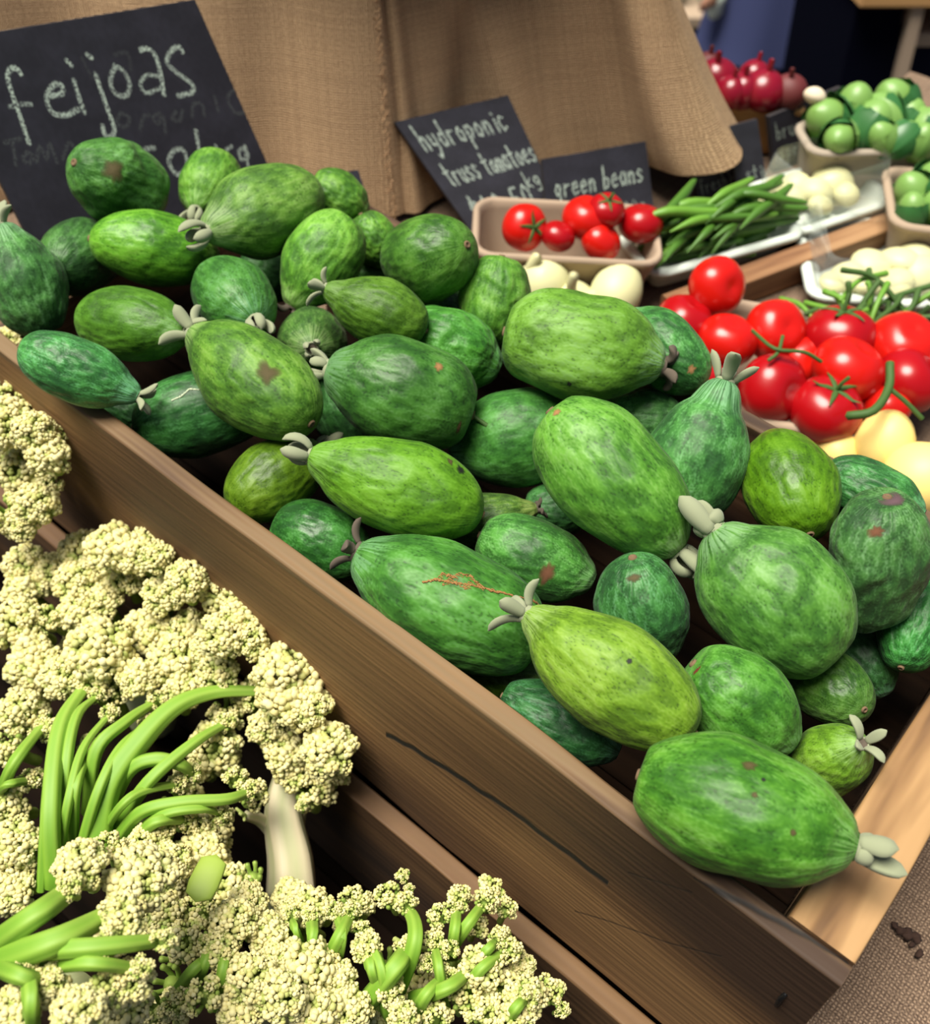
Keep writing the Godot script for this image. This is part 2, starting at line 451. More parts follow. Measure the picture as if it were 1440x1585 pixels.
# style: 0 hidden or none, 1 open, 2 curled in, 3 withered, 4 tall peg, 5 ragged
func feijoa(called: String, d: Dictionary) -> void:
	var f := {"a": d.a, "b": d.b, "sd": float(d.id), "pear": d.pear, "point": d.point, "lump": d.lump, "neck": d.neck, "pw": 0.88}
	var root := thing(called, d.label, "feijoa", T * Transform3D(Basis(d.x, d.y, d.z), d.at), "feijoas heaped in the wooden crate")
	var nv := 44
	var nu := 48
	var rows := []
	var uvs := []
	for j in nv + 1:
		var th := PI * j / nv
		var row := []
		var ur := []
		for k in nu + 1:
			row.append(fruit_point(f, th, -TAU * k / nu))
			ur.append(Vector2(float(k) / nu, float(j) / nv))
		rows.append(row); uvs.append(ur)
	var b := MB.new()
	var st := b.sheet(rows, uvs)
	b.close_seam(st, rows.size(), nu + 1)
	for pole in [0, nv]:
		var g := PackedInt32Array()
		for k in nu + 1: g.append(st + pole * (nu + 1) + k)
		b.weld.append(g)
	var key := "skin%d" % d.skin
	var m := mat(d.tint, d.gloss + 0.06, M[key][0])
	m.uv1_offset = Vector3(d.id * 0.137, 0, 0)
	m.heightmap_enabled = true
	m.heightmap_texture = M[key][1]
	m.heightmap_scale = 0.06 * (0.5 + d.lump * 0.5)
	m.rim_enabled = true
	m.rim = 0.06
	m.metallic_specular = 0.42
	obj("fruit_body", b.mesh(), m, root)
	# the scar left by the stalk
	var r0: float = d.b * 0.085
	var sb := MB.new()
	sb.lathe([Vector2(0.0, 0.0003), Vector2(r0 * 0.45, 0.0002), Vector2(r0 * 0.6, 0.0010), Vector2(r0, 0.0008), Vector2(r0 * 1.25, -0.0006)], 12)
	var foot := fruit_point(f, 0.05, 0.0).y
	obj("stem_scar", sb.mesh(), M.scar, root, Transform3D(Basis(Vector3.RIGHT, PI), Vector3(0, foot + 0.0001, 0)))
	if d.id == 23:
		var stub := MB.new()
		stub.tube(PackedVector3Array([Vector3(0, foot + 0.001, 0), Vector3(0.001, foot - 0.004, 0.001), Vector3(0.003, foot - 0.009, 0.001)]), PackedFloat32Array([0.0014, 0.0011, 0.0015]), 8)
		obj("stalk_stub", stub.mesh(), M.vine, root)
	if d.style > 0:
		var top := fruit_point(f, PI - 0.06, 0.0)
		var rn: float = d.b * 0.2
		var cb := MB.new()
		cb.lathe([Vector2(rn * 1.10, -rn * 1.0), Vector2(rn * 1.0, -rn * 0.3), Vector2(rn * 0.95, rn * 0.2), Vector2(rn * 0.75, rn * 0.28), Vector2(rn * 0.5, -rn * 0.15), Vector2(0, -rn * 0.3)], 16)
		var cm: Material = M.withered if d.style == 3 else M.sepal
		var cal := obj("calyx", cb.mesh(), cm, root, Transform3D(Basis(), Vector3(0, top.y, 0)))
		var turn: float = d.id * 1.7
		var cup := MB.new()
		cup.lathe([Vector2(rn * 0.8, rn * 0.18), Vector2(rn * 0.5, rn * 0.1), Vector2(0, rn * 0.02)], 12)
		obj("cup", cup.mesh(), M.withered, cal)
		for q in 4:
			var l: float = d.b * [0.0, 0.60, 0.60, 0.40, 0.70, 0.40][d.style] * (1.0 + 0.18 * sin(q * 2.3 + d.id))
			var lean: float = [0.0, 0.55, 0.60, 0.5, 0.20, 0.7][d.style]
			var curl: float = [0.0, 0.7, -1.5, 1.6, -0.4, -1.2][d.style] + 0.6 * sin(q * 3.1 + d.id)
			var w: float = d.b * [0.0, 0.125, 0.12, 0.10, 0.15, 0.09][d.style]
			if d.style == 4 and q > 0: l *= 0.35 if q != 2 else 0.6
			var at := Basis(Vector3.UP, turn + TAU * q / 4) * Vector3(rn * 0.75, rn * 0.1, 0)
			obj("sepal", sepal(l, w, lean + 0.2 * sin(q * 5.0 + d.id), curl), cm, cal, Transform3D(Basis(Vector3.UP, turn + TAU * q / 4), at))
	for mk in d.marks:
		var o := obj("blemish", patch(f, mk.th, mk.az, mk.rx, mk.rz, int(mk.th * 100)), M[mk.m], root)
		o.set_meta("label", mk.label)
	for sc in d.scars:   # a thin corky line over the skin
		var sbm := MB.new()
		for s in sc.p.size() - 1:
			var a0: Vector2 = sc.p[s]
			var a1: Vector2 = sc.p[s + 1]
			var n := 14
			var path := PackedVector3Array()
			var rad := PackedFloat32Array()
			for q in n + 1:
				var g2 := a0.lerp(a1, float(q) / n)
				g2 += Vector2(noise.get_noise_2d(q * 60.0 + s * 90.0, 1.0), noise.get_noise_2d(q * 60.0 + s * 90.0, 50.0)) * sc.wob
				path.append(fruit_point(f, g2.x, g2.y) * 1.001)
				rad.append(sc.w * (0.6 + 0.6 * absf(noise.get_noise_2d(q * 80.0, s * 40.0 + 9.0)) * 2.0))
			sbm.tube(path, rad, 6)
		var o2 := obj("scratch", sbm.mesh(), M[sc.m + "_cork"] if M.has(sc.m + "_cork") else M[sc.m], root)
		o2.set_meta("label", sc.label)

# ---------------------------------------------------------------- cauliflower
func ico() -> Array:
	var s := SphereMesh.new()
	var p := (1.0 + sqrt(5.0)) / 2.0
	var vs: Array[Vector3] = []
	for q in [Vector3(-1, p, 0), Vector3(1, p, 0), Vector3(-1, -p, 0), Vector3(1, -p, 0), Vector3(0, -1, p), Vector3(0, 1, p), Vector3(0, -1, -p), Vector3(0, 1, -p), Vector3(p, 0, -1), Vector3(p, 0, 1), Vector3(-p, 0, -1), Vector3(-p, 0, 1)]: vs.append(q.normalized())
	var fs := [[0, 11, 5], [0, 5, 1], [0, 1, 7], [0, 7, 10], [0, 10, 11], [1, 5, 9], [5, 11, 4], [11, 10, 2], [10, 7, 6], [7, 1, 8], [3, 9, 4], [3, 4, 2], [3, 2, 6], [3, 6, 8], [3, 8, 9], [4, 9, 5], [2, 4, 11], [6, 2, 10], [8, 6, 7], [9, 8, 1]]
	var mids := {}
	var out := []
	for f in fs:
		var m := []
		for e in 3:
			var a: int = mini(f[e], f[(e + 1) % 3])
			var b: int = maxi(f[e], f[(e + 1) % 3])
			var key := a * 1000 + b
			if not mids.has(key):
				vs.append((vs[a] + vs[b]).normalized())
				mids[key] = vs.size() - 1
			m.append(mids[key])
		out.append_array([[f[0], m[0], m[2]], [f[1], m[1], m[0]], [f[2], m[2], m[1]], [m[0], m[1], m[2]]])
	return [vs, out]

# one floret of radius 1, dome upwards; kind 0 tight, 1 loose, 2 sprig
func curd(sd: int, kind: int, ball: Array) -> ArrayMesh:
	var r := RandomNumberGenerator.new()
	r.seed = 700 + sd
	var b := MB.new()
	var vs: Array = ball[0]
	var fs: Array = ball[1]
	var subs: int = [17, 12, 7][kind]
	var cream := Color(0.60, 0.52, 0.20)
	var pale := Color(0.72, 0.66, 0.34)
	var green := Color(0.28, 0.36, 0.06)
	for s in subs:
		var y: float = 1.0 - (s + 0.5) / subs * [1.15, 1.25, 1.1][kind]
		var an := s * 2.39996 + r.randf() * 0.5
		var rr := sqrt(maxf(0.0, 1.0 - y * y))
		var dir := Vector3(cos(an) * rr, y, sin(an) * rr)
		var sub_r: float = [0.32, 0.31, 0.33][kind] * r.randf_range(0.75, 1.2)
		var center := dir * (1.0 - sub_r) * r.randf_range(0.84, 1.14) * Vector3(1, 0.8, 1)
		var fr := frame(center, dir + Vector3(0, 0.25, 0))
		var count: int = [24, 22, 18][kind]
		for k in count:
			var yy := 1.0 - (k + 0.5) / count * 1.25
			var a2 := k * 2.39996 + r.randf() * 0.8
			var r2 := sqrt(maxf(0.0, 1.0 - yy * yy))
			var d2 := fr.basis * Vector3(cos(a2) * r2, yy, sin(a2) * r2)
			var br := sub_r * r.randf_range(0.23, 0.40)
			if r.randf() < 0.2: br *= 0.6
			var c2 := center + d2 * sub_r * r.randf_range(0.68, 0.98)
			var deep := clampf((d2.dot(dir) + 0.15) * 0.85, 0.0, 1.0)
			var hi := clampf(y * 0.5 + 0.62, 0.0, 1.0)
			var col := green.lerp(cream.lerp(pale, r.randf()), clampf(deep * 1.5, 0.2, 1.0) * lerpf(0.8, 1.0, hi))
			var first := b.v.size()
			var sq := Vector3(r.randf_range(0.88, 1.12), r.randf_range(0.88, 1.1), r.randf_range(0.88, 1.12))
			var ph := r.randf() * 90.0
			for q in vs:
				var bump := 1.0 + 0.22 * noise.get_noise_3d(q.x * 110.0 + ph, q.y * 110.0, q.z * 110.0)
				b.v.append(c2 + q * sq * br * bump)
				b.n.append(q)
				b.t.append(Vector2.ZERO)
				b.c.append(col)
			for f in fs:
				if (vs[f[0]] as Vector3).dot(d2) > -0.45: b.tri(first + f[0], first + f[1], first + f[2])
	return b.mesh()

# the branching stalk beneath a floret of radius 1
func stalk(sd: int, kind: int) -> ArrayMesh:
	var r := RandomNumberGenerator.new()
	r.seed = 900 + sd
	var b := MB.new()
	var light := Color(0.27, 0.38, 0.07)
	var deep := Color(0.17, 0.31, 0.03)
	b.tube(PackedVector3Array([Vector3(0, -1.9, 0), Vector3(0.04, -1.3, 0.02), Vector3(0, -0.7, 0), Vector3(0, -0.2, 0)]), PackedFloat32Array([0.26, 0.25, 0.28, 0.34]), 10, light)
	for k in 7:
		var a := TAU * k / 7 + r.randf() * 0.5
		var o := Vector3(cos(a), 0, sin(a))
		var reach := r.randf_range(0.45, 0.72)
		b.tube(PackedVector3Array([Vector3(0, -0.8, 0) + o * 0.1, Vector3(0, -0.45, 0) + o * reach * 0.55, Vector3(0, -0.05, 0) + o * reach * 0.9, Vector3(0, 0.25, 0) + o * reach]), PackedFloat32Array([0.12, 0.11, 0.11, 0.14]), 8, deep, 1.0, 1.0, light)
	return b.mesh()

func smooth_path(pts: PackedVector3Array, radii: PackedFloat32Array, per := 6) -> Array:
	var p := PackedVector3Array()
	var r := PackedFloat32Array()
	var n := pts.size()
	for k in n - 1:
		for s in per:
			var t := float(s) / per
			p.append(pts[k].cubic_interpolate(pts[k + 1], pts[maxi(k - 1, 0)] if k > 0 else pts[0] * 2 - pts[1], pts[mini(k + 2, n - 1)] if k + 2 < n else pts[n - 1] * 2 - pts[n - 2], t))
			r.append(lerpf(radii[k], radii[k + 1], t))
	p.append(pts[n - 1]); r.append(radii[n - 1])
	return [p, r]

func head(label: String, heart: Vector3, florets: Array, stems: Array, pale := false) -> Node3D:
	var root := thing("cauliflower", label, "cauliflower", T * Transform3D(Basis(), heart), "loose cauliflowers in the left crate")
	var core := MB.new()   # the thick stump the florets grow from
	core.lathe([Vector2(0.0, -0.085), Vector2(0.016, -0.085), Vector2(0.017, -0.07), Vector2(0.012, -0.05), Vector2(0.010, -0.03), Vector2(0.0, -0.02)], 14)
	obj("stump", core.mesh(), M.stem_pale, root)
	var k := 0
	for f in florets:   # [place, radius, kind, lean]
		var at: Vector3 = f[0]
		var up := (at - heart).normalized() * 0.5 + Vector3(0, 0.8, 0) + Vector3(-0.25, 0.25, 0.05) + (f[3] as Vector3)
		var fr := frame(at - heart, up, Vector3(sin(k * 1.9), 0.1, cos(k * 1.9)))
		fr.basis = fr.basis.scaled_local(Vector3.ONE * f[1])
		k += 1
		if f[2] == 3:   # a cut branch seen between the florets
			obj("branch", M.stalks[k % 3], M.stem, root, fr)
			continue
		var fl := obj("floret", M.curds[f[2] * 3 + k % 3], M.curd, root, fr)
		obj("stalk", M.stalks[f[2]], M.stem, fl)
	for s in stems:   # [points, radii]
		var pts := PackedVector3Array()
		for p in s[0]: pts.append(p - heart)
		var sm := smooth_path(pts, PackedFloat32Array(s[1]))
		var b := MB.new()
		b.tube(sm[0], sm[1], 20, Color(0.33, 0.33, 0.17) if pale else Color(0.115, 0.27, 0.014), 0.8, 1.0, Color(0.46, 0.47, 0.24) if pale else Color(0.20, 0.35, 0.04), 0.09)
		# side ribs and a few twigs at the tip
		var last: int = sm[0].size() - 1
		var tip: Vector3 = sm[0][last]
		var d: Vector3 = (tip - sm[0][last - 3]).normalized()
		var side := d.cross(Vector3.UP).normalized()
		for q in 4:
			var o := (side * (q - 1.5) * 0.55 + Vector3.UP * sin(q * 2.0) * 0.4)
			var r0: float = sm[1][last] * 0.5
			b.tube(PackedVector3Array([sm[0][last - 2], tip + (d + o * 0.4) * r0 * 2.0, tip + (d + o) * r0 * 4.5]), PackedFloat32Array([r0, r0 * 0.8, r0 * 0.7]), 7, Color(0.18, 0.33, 0.035), 1.0, 1.0, Color(0.40, 0.44, 0.14))
		obj("stem", b.mesh(), M.stem, root)
	return root

# ---------------------------------------------------------------- containers and other vegetables
func loop_rect(hx: float, hz: float, rad: float, y: float) -> Array:
	var row := []
	for q in 4:
		var cx := (hx - rad) * (1 if q == 0 or q == 3 else -1)
		var cz := (hz - rad) * (1 if q < 2 else -1)
		for s in 5:
			var a := PI / 2 * q + PI / 2 * s / 4
			row.append(Vector3(cx + cos(a) * rad, y, cz + sin(a) * rad))
	row.append(row[0])
	row.reverse()
	return row

func tub(hx: float, hz: float, h: float, taper: float, lip: float, rad: float, wall := 0.0022) -> ArrayMesh:
	var b := MB.new()
	var rows := []
	var mid := []
	for q in 21: mid.append(Vector3(0, 0, 0))
	rows.append(mid)
	for s in [[-taper - 0.006, 0.0, 0.0], [-taper, 0.004, 0.0], [-taper * 0.5, h * 0.5, 0.0], [0.0, h - 0.010, 0.0], [0.001, h - 0.007, 0.0], [lip, h - 0.006, 0.0], [lip + 0.0012, h - 0.0035, 0.0], [lip, h - 0.0015, 0.0], [lip * 0.4, h, 0.0], [-wall, h - 0.002, 0.0], [-wall - 0.0005, h - 0.008, 0.0], [-taper - wall, 0.007, 0.0], [-taper - 0.007, 0.004, 0.0]]:
		rows.append(loop_rect(hx + s[0], hz + s[0], maxf(rad + s[0] * 0.6, 0.004), s[1]))
	var mid2 := []
	for q in 21: mid2.append(Vector3(0, 0.004, 0))
	rows.append(mid2)
	var st := b.sheet(rows, [])
	b.close_seam(st, rows.size(), 21)
	return b.mesh()

func tomato_mesh(sd: int) -> ArrayMesh:
	var b := MB.new()
	var rows := []
	for j in 19:
		var th := PI * j / 18
		var row := []
		for k in 29:
			var a := -TAU * k / 28
			var r := sin(th) * (1.0 + 0.025 * cos(a * 5.0 + sd) * (0.4 - cos(th) * 0.6) + 0.03 * noise.get_noise_2d(cos(a) * 60.0 + sd * 70.0, sin(a) * 60.0))
			var y := -cos(th) * 0.86
			y -= 0.16 * exp(-pow(sin(th) / 0.32, 2.0)) * (1.0 if th > PI / 2 else -0.2)
			row.append(Vector3(r * cos(a), y, r * sin(a)))
		rows.append(row)
	var st := b.sheet(rows, [])
	b.close_seam(st, 19, 29)
	return b.mesh()

func calyx_star() -> ArrayMesh:
	var b := MB.new()
	for q in 5:
		var a := TAU * q / 5
		var o := Vector3(cos(a), 0, sin(a))
		b.tube(PackedVector3Array([Vector3(0, 0.02, 0), o * 0.25 + Vector3(0, 0.06, 0), o * 0.5 + Vector3(0, 0.05, 0), o * 0.72 + Vector3(0, 0.14 * (q % 2), 0)]), PackedFloat32Array([0.06, 0.09, 0.06, 0.015]), 6, Color.WHITE, 0.4)
	b.tube(PackedVector3Array([Vector3(0, 0, 0), Vector3(0.03, 0.25, 0), Vector3(0.12, 0.5, 0.05)]), PackedFloat32Array([0.07, 0.055, 0.06]), 6)
	return b.mesh()

func tomato(label: String, at: Vector3, r: float, up: Vector3, star: bool, group: String, sd: int) -> void:
	var root := thing("tomato", label, "tomato", T * frame(at, up), group)
	obj("tomato_body", M.tomato_meshes[sd % 3], M.tomato if sd % 2 == 0 else M.tomato_deep, root, Transform3D(Basis.from_scale(Vector3.ONE * r), Vector3.ZERO))
	if star: obj("calyx", M.star, M.vine, root, Transform3D(Basis(Vector3.UP, sd * 1.3).scaled_local(Vector3.ONE * r), Vector3(0, r * 0.70, 0)))
	else: obj("stalk_dimple", M.dimple, M.dimple_mat, root, Transform3D(Basis.from_scale(Vector3.ONE * r), Vector3(0, r * 0.70, 0)))

func bend_tube(called: String, label: String, category: String, pts: PackedVector3Array, radii: Array, material: Material, group: String, sides := 8) -> void:
	var origin := pts[0]
	var q := PackedVector3Array()
	for p in pts: q.append(p - origin)
	var sm := smooth_path(q, PackedFloat32Array(radii), 4)
	var b := MB.new()
	b.tube(sm[0], sm[1], sides)
	var o := obj(called, b.mesh(), material, null, T * Transform3D(Basis(), origin))
	tag(o, label, category, group)

func sign_board(label: String, q: Array, material: Material) -> void:   # corners: top left, top right, bottom right, bottom left, in the display frame
	var mid: Vector3 = (q[2] + q[3]) / 2.0
	var root := thing("chalkboard_sign", label, "sign", T * Transform3D(Basis(), mid), "chalkboard price signs")
	var nrm: Vector3 = (q[1] - q[0]).cross(q[0] - q[3]).normalized()
	var b := MB.new()
	var rows := []
	for r in 9:
		var row := []
		for k in 9:
			row.append((q[3] as Vector3).lerp(q[2], k / 8.0).lerp((q[0] as Vector3).lerp(q[1], k / 8.0), r / 8.0) - mid + nrm * 0.0022)
		rows.append(row)
	var uvs := []
	for r in 9:
		var ur := []
		for k in 9: ur.append(Vector2(k / 8.0, 1.0 - r / 8.0))
		uvs.append(ur)
	b.sheet(rows, uvs)
	obj("chalk_face", b.mesh(), material, root)
	var s := MB.new()
	var ring := []
	for e in [Vector2(1.0, 0.0021), Vector2(1.004, 0.0012), Vector2(1.004, -0.0022)]:
		var row := []
		for k in [3, 2, 1, 0, 3]: row.append(((q[k] as Vector3) - (q[0] + q[1] + q[2] + q[3]) / 4.0) * e.x + (q[0] + q[1] + q[2] + q[3]) / 4.0 - mid + nrm * e.y)
		row.reverse()
		ring.append(row)
	for r in 2:
		for k in 4:
			var a := s.vert(ring[r][k]); var c := s.vert(ring[r][k + 1]); var d := s.vert(ring[r + 1][k + 1]); var e2 := s.vert(ring[r + 1][k])
			s.quad(a, e2, d, c)
	var back := []
	for k in 4: back.append(s.vert(ring[2][k]))
	s.quad(back[0], back[1], back[2], back[3])
	obj("board_back", s.mesh(), M.board_edge, root)

func cloth(label: String, bottom: PackedVector3Array, h: float, folds: Array, taper: float, top_back: float, flare: float, material: Material, sag: float, lean := 0.0) -> void:
	var up := T.basis.inverse() * Vector3.UP
	var curve := Curve3D.new()
	curve.bake_interval = 0.01
	for k in bottom.size():
		var d := (bottom[mini(k + 1, bottom.size() - 1)] - bottom[maxi(k - 1, 0)]) / 6.0
		curve.add_point(bottom[k], -d, d)
	var length := curve.get_baked_length()
	var rows := []
	var uvs := []
	var nu := 150
	var nv := 50
	for r in nv + 1:
		var t := float(r) / nv
		var row := []
		var ur := []
		for k in nu + 1:
			var s := float(k) / nu
			var se := s * (1.0 - taper * t)
			var p := curve.sample_baked(se * length)
			var d := (curve.sample_baked(minf(se * length + 0.01, length)) - curve.sample_baked(maxf(se * length - 0.01, 0.0))).normalized()
			var nrm := d.cross(up).normalized()
			var off := 0.0
			for f in folds:   # [place, width, depth, lean]
				var x: float = (s - f[0] - f[3] * t) / f[1]
				off += f[2] * exp(-x * x) * (1.0 - 0.35 * t)
			off += noise.get_noise_3d(s * 70.0, t * 55.0, 40.0) * 0.007 + noise.get_noise_3d(s * 260.0, t * 200.0, 80.0) * 0.0016
			off += flare * (1.0 - t) * (1.0 - t)
			var lift := t * h
			if t > 0.82: lift = 0.82 * h + (t - 0.82) * h * 0.25
			var back := -nrm * (top_back * t + (maxf(t - 0.82, 0.0) * h * 2.5))
			var hem := noise.get_noise_2d(s * 300.0, 9.0) * 0.0035 * (1.0 - t) + sag * sin(s * PI) * (1.0 - t)
			row.append(p + up * (lift + hem) + nrm * off + back - Vector3(0.83, 0, 0.55) * lean * pow(t, 0.85) * s)
			ur.append(Vector2(s * length, -t * h) * 13.0)
		rows.append(row); uvs.append(ur)
	var b := MB.new()
	b.sheet(rows, uvs)
	var rows2 := []   # the back of the weave, a hair behind
	for r in rows:
		var q: Array = []
		for p in r: q.append(p - (T.basis.inverse() * Vector3(0, 0, 1)) * 0.0012)
		q.reverse()
		rows2.append(q)
	b.sheet(rows2, uvs)
	var o := obj("burlap_cloth", b.mesh(), material, null, T)
	tag(o, label, "burlap")

func _ready() -> void:
	# ---- camera, sky, sun, exposure
	var cam := Camera3D.new()
	cam.name = "camera"
	cam.position = Vector3(0, 1.5, 0)
	cam.rotation_degrees = Vector3(-40, 0, 0)
	var lens := CameraAttributesPhysical.new()
	lens.frustum_focal_length = 25.741
	lens.exposure_aperture = 6.4
	lens.frustum_focus_distance = 0.50
	lens.frustum_near = 0.02
	lens.frustum_far = 60.0
	cam.attributes = lens
	cam.fov = 49.99
	cam.keep_aspect = Camera3D.KEEP_HEIGHT
	add_child(cam)
	cam.current = true
	var around := WorldEnvironment.new()
	around.name = "surroundings"
	var env := Environment.new()
	var sky_mat := ProceduralSkyMaterial.new()
	sky_mat.sky_top_color = Color(0.66, 0.80, 1.0)
	sky_mat.sky_horizon_color = Color(0.72, 0.76, 0.80)
	sky_mat.ground_bottom_color = Color(0.20, 0.18, 0.16)
	sky_mat.ground_horizon_color = Color(0.42, 0.41, 0.40)
	sky_mat.sun_angle_max = 1.0
	var sky := Sky.new()
	sky.sky_material = sky_mat
	env.background_mode = Environment.BG_SKY
	env.sky = sky
	env.background_energy_multiplier = 0.27
	env.tonemap_mode = Environment.TONE_MAPPER_LINEAR
	env.tonemap_exposure = 0.85
	env.sdfgi_enabled = true
	env.ssao_enabled = true
	env.ssil_enabled = true
	around.environment = env
	add_child(around)
	var sun := DirectionalLight3D.new()
	sun.name = "sun"
	sun.light_energy = 2.9
	sun.light_color = Color(1.0, 0.98, 0.93)
	sun.light_angular_distance = 35.0
	sun.shadow_enabled = true
	sun.look_at_from_position(Vector3(-0.75, 3.0, 0.55), Vector3.ZERO)
	add_child(sun)

	rng.seed = 42
	noise.seed = 11
	noise.noise_type = FastNoiseLite.TYPE_SIMPLEX_SMOOTH
	noise.frequency = 0.01
	noise.fractal_type = FastNoiseLite.FRACTAL_NONE
	materials()
	setting()
	crates()
	for d in FEIJOAS: feijoa("feijoa", d)
	cauliflowers()
	signs()
	back_right()
	beyond()

func materials() -> void:
	M.skin0 = skin_texture(1, Color(0.171, 0.320, 0.095), Color(0.261, 0.432, 0.138), Color(0.351, 0.526, 0.201), Color(0.450, 0.564, 0.403), 0.55, 0.9)
	M.skin1 = skin_texture(2, Color(0.279, 0.404, 0.064), Color(0.378, 0.517, 0.106), Color(0.468, 0.602, 0.180), Color(0.522, 0.620, 0.382), 0.45, 0.9)
	M.skin2 = skin_texture(3, Color(0.099, 0.216, 0.095), Color(0.153, 0.301, 0.127), Color(0.225, 0.395, 0.180), Color(0.360, 0.479, 0.371), 0.7, 0.9)
	M.skin3 = skin_texture(4, Color(0.162, 0.348, 0.106), Color(0.243, 0.451, 0.148), Color(0.342, 0.555, 0.223), Color(0.423, 0.602, 0.424), 0.75, 0.8)
	M.sepal = mat(Color(0.53, 0.55, 0.44), 0.95)
	M.sepal.rim_enabled = true
	M.sepal.rim = 0.5
	M.withered = mat(Color(0.33, 0.29, 0.25), 0.95)
	M.scar = mat(Color(0.42, 0.33, 0.24), 0.9)
	M.brown = mat(Color(0.30, 0.26, 0.13), 0.8)
	M.tan = mat(Color(0.58, 0.42, 0.26), 0.9)
	M.black = mat(Color(0.09, 0.09, 0.08), 0.6)
	M.red = mat(Color(0.42, 0.13, 0.12), 0.6)
	M.white = mat(Color(0.70, 0.74, 0.62), 0.9)
	M.rust = mat(Color(0.40, 0.25, 0.16), 0.9)
	M.rust_cork = mat(Color(0.56, 0.40, 0.22), 0.9)
	M.purple = mat(Color(0.34, 0.25, 0.27), 0.7)
	for q in [M.brown, M.tan, M.black, M.red, M.rust, M.purple]:
		q.vertex_color_use_as_albedo = true
		q.transparency = BaseMaterial3D.TRANSPARENCY_ALPHA
	M.burlap = weave(Color(0.48, 0.37, 0.27), Color(0.82, 0.69, 0.53), 0)
	M.table_burlap = weave(Color(0.31, 0.24, 0.19), Color(0.62, 0.52, 0.43), 3)
	M.curd = mat(Color.WHITE, 0.7)
	M.curd.vertex_color_use_as_albedo = true
	M.stem = mat(Color.WHITE, 0.6)
	M.stem.vertex_color_use_as_albedo = true
	M.stem_pale = mat(Color(0.72, 0.74, 0.55), 0.5)
	M.board_edge = mat(Color(0.16, 0.14, 0.15), 0.8)
	M.pulp = mat(Color(0.62, 0.54, 0.46), 0.95)
	M.pulp_gray = mat(Color(0.60, 0.55, 0.49), 0.95)
	M.white_tray = mat(Color(0.78, 0.81, 0.77), 0.5)
	M.tomato = mat(Color(0.74, 0.085, 0.05), 0.26)
	M.tomato_deep = mat(Color(0.61, 0.04, 0.065), 0.26)
	M.vine = mat(Color(0.22, 0.34, 0.12), 0.7)
	M.dimple_mat = mat(Color(0.72, 0.62, 0.30), 0.7)
	M.bean = mat(Color(0.26, 0.42, 0.12), 0.5)
	M.bean_light = mat(Color(0.38, 0.56, 0.18), 0.5)
	M.pale = mat(Color(0.80, 0.79, 0.60), 0.5)
	M.pale_yellow = mat(Color(0.95, 0.83, 0.50), 0.5)
	M.sprout = mat(Color(0.45, 0.60, 0.30), 0.4)
	M.sprout_leaf = mat(Color(0.20, 0.40, 0.20), 0.4)
	M.onion = mat(Color(0.48, 0.05, 0.13), 0.25)
	M.onion_dry = mat(Color(0.36, 0.12, 0.12), 0.6)
	M.garlic = mat(Color(0.82, 0.76, 0.66), 0.8)
	M.film = mat(Color(0.9, 0.95, 0.95, 0.12), 0.08)
	M.film.transparency = BaseMaterial3D.TRANSPARENCY_ALPHA
	M.navy = mat(Color(0.025, 0.03, 0.075), 0.95)
	M.navy.metallic_specular = 0.1
	M.trouser = mat(Color(0.06, 0.065, 0.15), 0.9)
	M.apron = mat(Color(0.19, 0.22, 0.38), 0.9)
	M.flesh = mat(Color(0.72, 0.52, 0.42), 0.6)
	M.crumb = mat(Color(0.22, 0.14, 0.10), 0.9)
	M.board_box = mat(Color(0.70, 0.53, 0.33), 0.9)
	M.concrete = mat(Color(0.33, 0.32, 0.31), 0.9)
	M.wall_paint = mat(Color(0.30, 0.30, 0.33), 0.9)
	M.thread = mat(Color(0.66, 0.52, 0.38), 0.95)
	M.staple = mat(Color(0.05, 0.05, 0.06), 0.5)
	M.wood_left = wood(1400, 512, Color(0.22, 0.145, 0.08), Color(0.37, 0.26, 0.15), Color(0.50, 0.37, 0.225), 1, 2.0, 0.85, [[PackedVector2Array([Vector2(0.1592, 0.293), Vector2(0.2082, 0.2888), Vector2(0.2582, 0.2782), Vector2(0.3111, 0.2593), Vector2(0.3531, 0.2389), Vector2(0.3841, 0.2138)]), 0.0062, 1], [PackedVector2Array([Vector2(0.0658, 0.3358), Vector2(0.0999, 0.2656), Vector2(0.1451, 0.1944), Vector2(0.1778, 0.1352)]), 0.0022, 0.4], [PackedVector2Array([Vector2(0.1022, 0.4343), Vector2(0.1172, 0.4099), Vector2(0.1472, 0.3637)]), 0.0022, 0.4], [PackedVector2Array([Vector2(0.0028, 0.5037), Vector2(0.0273, 0.498), Vector2(0.0525, 0.4898), Vector2(0.0822, 0.4786), Vector2(0.1058, 0.4704)]), 0.003, 0.8]], Vector2(0.462, 0.508), Color(0.44, 0.355, 0.245))
	M.wood_right = wood(512, 256, Color(0.17, 0.11, 0.08), Color(0.30, 0.20, 0.13), Color(0.45, 0.32, 0.21), 2, 4.0, 0.5, [], Vector2(0.44, 0.52), Color(0.42, 0.33, 0.23))
	M.wood_front = wood(512, 512, Color(0.26, 0.17, 0.10), Color(0.49, 0.36, 0.22), Color(0.64, 0.50, 0.33), 3, 14.0, 0.35)
	M.wood_mid = wood(1024, 256, Color(0.19, 0.125, 0.07), Color(0.33, 0.23, 0.135), Color(0.44, 0.325, 0.20), 4, 5.0, 0.5)
	M.wood_dark = wood(256, 128, Color(0.05, 0.037, 0.03), Color(0.09, 0.065, 0.05), Color(0.15, 0.105, 0.075), 5, 3.0, 0.4)
	M.wood_dark.roughness = 1.0
	M.wood_dark.metallic_specular = 0.1
